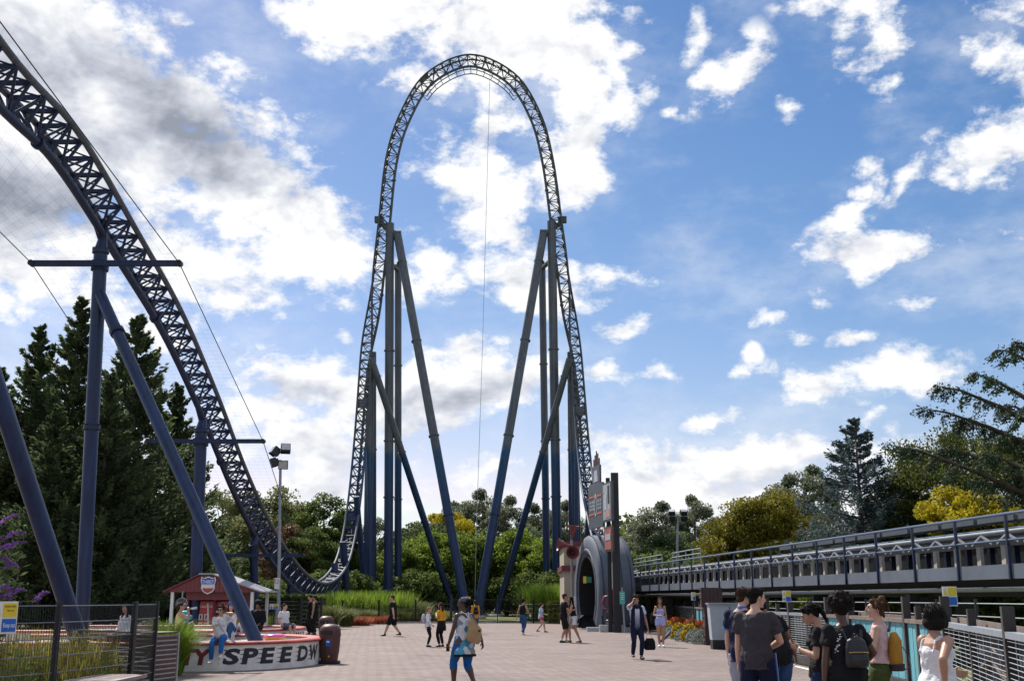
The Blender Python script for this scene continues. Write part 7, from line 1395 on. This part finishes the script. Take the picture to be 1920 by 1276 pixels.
# seated people on the planters
def sit(seat, fwd=.44, drop=.42, **k): d = {'pelvis': (0, 0, seat+.115), 'footL': (-.10, fwd, seat+.10-drop), 'footR': (.10, fwd, seat+.10-drop), 'handL': (-.14, .26, seat+.20), 'handR': (.14, .26, seat+.20), 'kneeL': (-.1, .6, 1), 'kneeR': (.1, .6, 1)}; d.update(k); return d
sx_, sy_ = gx(417, 26.62), 26.62; S_ = WH/(1.55/1.75)
pr, J, sp, H = person('person in white tee and blue jeans sitting on the lettered planter, phone at ear', sx_, sy_, 184, 1.55, True, .98, 'fair', ('bun', HM), ('tee', K['white'], .022), ('trousers', K['brightjeans'], .008), m_shoew, vox=.011, glasses=True, pose=sit(S_, .50, .46, handL=(-.105, .10, S_+.72), elbowL=(-1, .3, -.6), hdirL=(.2, .05, 1), palmL=(1, 0, 0), handR=(.05, .28, S_+.16), footR=(.12, .43, S_-.44), footL=(-.13, .56, S_-.30), lean=6, head=(-8, -3))); phone(pr, H(-.088, .02, -.06), 'dark phone at the ear of the person seated in blue jeans'); MB().poly([sp(.49, .09, .06), sp(.36, .02, .15), sp(.1, -.14, .12)], .006, 5).build('bag_strap', m_maroon, pr, world=False)
S2 = WH/(1.62/1.75); pr, J, sp, H = person('person in white hooded top and blue hat sitting behind the one in blue jeans', gx(433, 32.3), 32.45, 176, 1.62, True, .95, 'fair', ('long', HB), ('long', K['white'], .024), ('trousers', K['jeans']), m_shoew, pose=sit(S2, .44, .22, handL=(-.25, .02, S2+.22), elbowL=(-1, -.4, 0), handR=(.22, .1, S2+.14))); b = MB(); b.lathe([(.125, .0), (.118, .012), (.094, .02), (.088, .085), (.06, .11)], H(0, -.012, .055), 20); b.build('hat', K['blue'], pr, 'auto', False)
S3 = WH/(1.6/1.75); pr, J, sp, H = person('person in sunglasses and lemon tee sitting near the navy leg', gx(447, 36.9), 37.0, 160, 1.58, True, 1.05, 'tan', ('short', HL), ('tee', K['lemon'], .02), ('shorts', K['khaki']), m_shoet, glasses=True, pose=sit(S3, .42, .40, lean=24, handL=(-.1, .36, S3+.1), handR=(.12, .36, S3+.1)))
pr, J, sp, H = person('person in dark clothes sitting behind the navy inclined leg', gx(484, 36.9), 37.0, 180, 1.66, False, 1.05, 'brown', ('afro', HB), ('long', K['black'], .03), ('trousers', K['black']), m_shoeb, pose=sit(WH/(1.66/1.75)))
pr, J, sp, H = person('person in lemon vest drinking from a bottle beside the arching grass clump', gx(337, 32.4), 32.5, -80, 1.62, True, 1.0, 'tan', ('pony', HM), ('tank', K['lemon']), ('shorts', K['black']), m_shoet, glasses=True, pose=sit(S2, .44, .2, handR=(.06, .24, S2+.70), handL=(-.06, .26, S2+.68), elbowR=(.6, .4, -1), elbowL=(-.6, .4, -1), head=(0, 12))); bpy.context.view_layer.update(); o = carried(pr, 'water_bottle', 'clear bottle at the lips of the person drinking', 'bottle', (0, .30, S2+.66)); MB().poly([(0, 0, .09), (0, .05, .09), (0, .20, .11)], [.014, .035, .036], 12).build('body', m_pet, o, True, False)
bag(pr, (.1, .36, S2-.02), 'dark shoulder bag on the planter next to the person drinking', K['black'], .40, .36, .22)
pr, J, sp, H = person('person in white tee and grey shorts perched on the far planter end', gx(536, 38.5), 38.55, -128, 1.52, False, .95, 'fair', ('short', HM), ('tee', K['white'], .024), ('longshorts', K['grey']), m_shoew, pose=sit(WH/(1.52/1.75), .46, .42, lean=-8, handR=(.2, .1, .86), handL=(-.22, .0, .9), head=(20, 0)))
pr, J, sp, H = person('person in a white shirt sitting behind the near mesh fence', gx(240, 26.8), 26.85, 150, 1.62, True, 1.0, 'fair', ('long', HB), ('long', K['white'], .02), ('trousers', K['djeans']), m_shoeb, pose=sit(WH/(1.62/1.75)))
# two men in black by the mesh enclosure
pr, J, sp, H = person('person in a black vest and black trousers behind the litter bins', gx(592, 52.5), 52.5, 82, 1.76, False, 1.05, 'tan', ('short', HM), ('tank', K['black'], .02), ('trousers', K['black'], .03), m_shoeb, pose={'handR': (.25, .02, .86), 'head': (0, 0)}); pr, J, sp, H = person('person in black standing just beyond the one in the black vest', gx(584, 53.3), 53.3, 120, 1.78, False, 1.0, 'fair', ('short', HB), ('long', K['black'], .02), ('trousers', K['black'], .03), m_shoeb)
fuse_all()
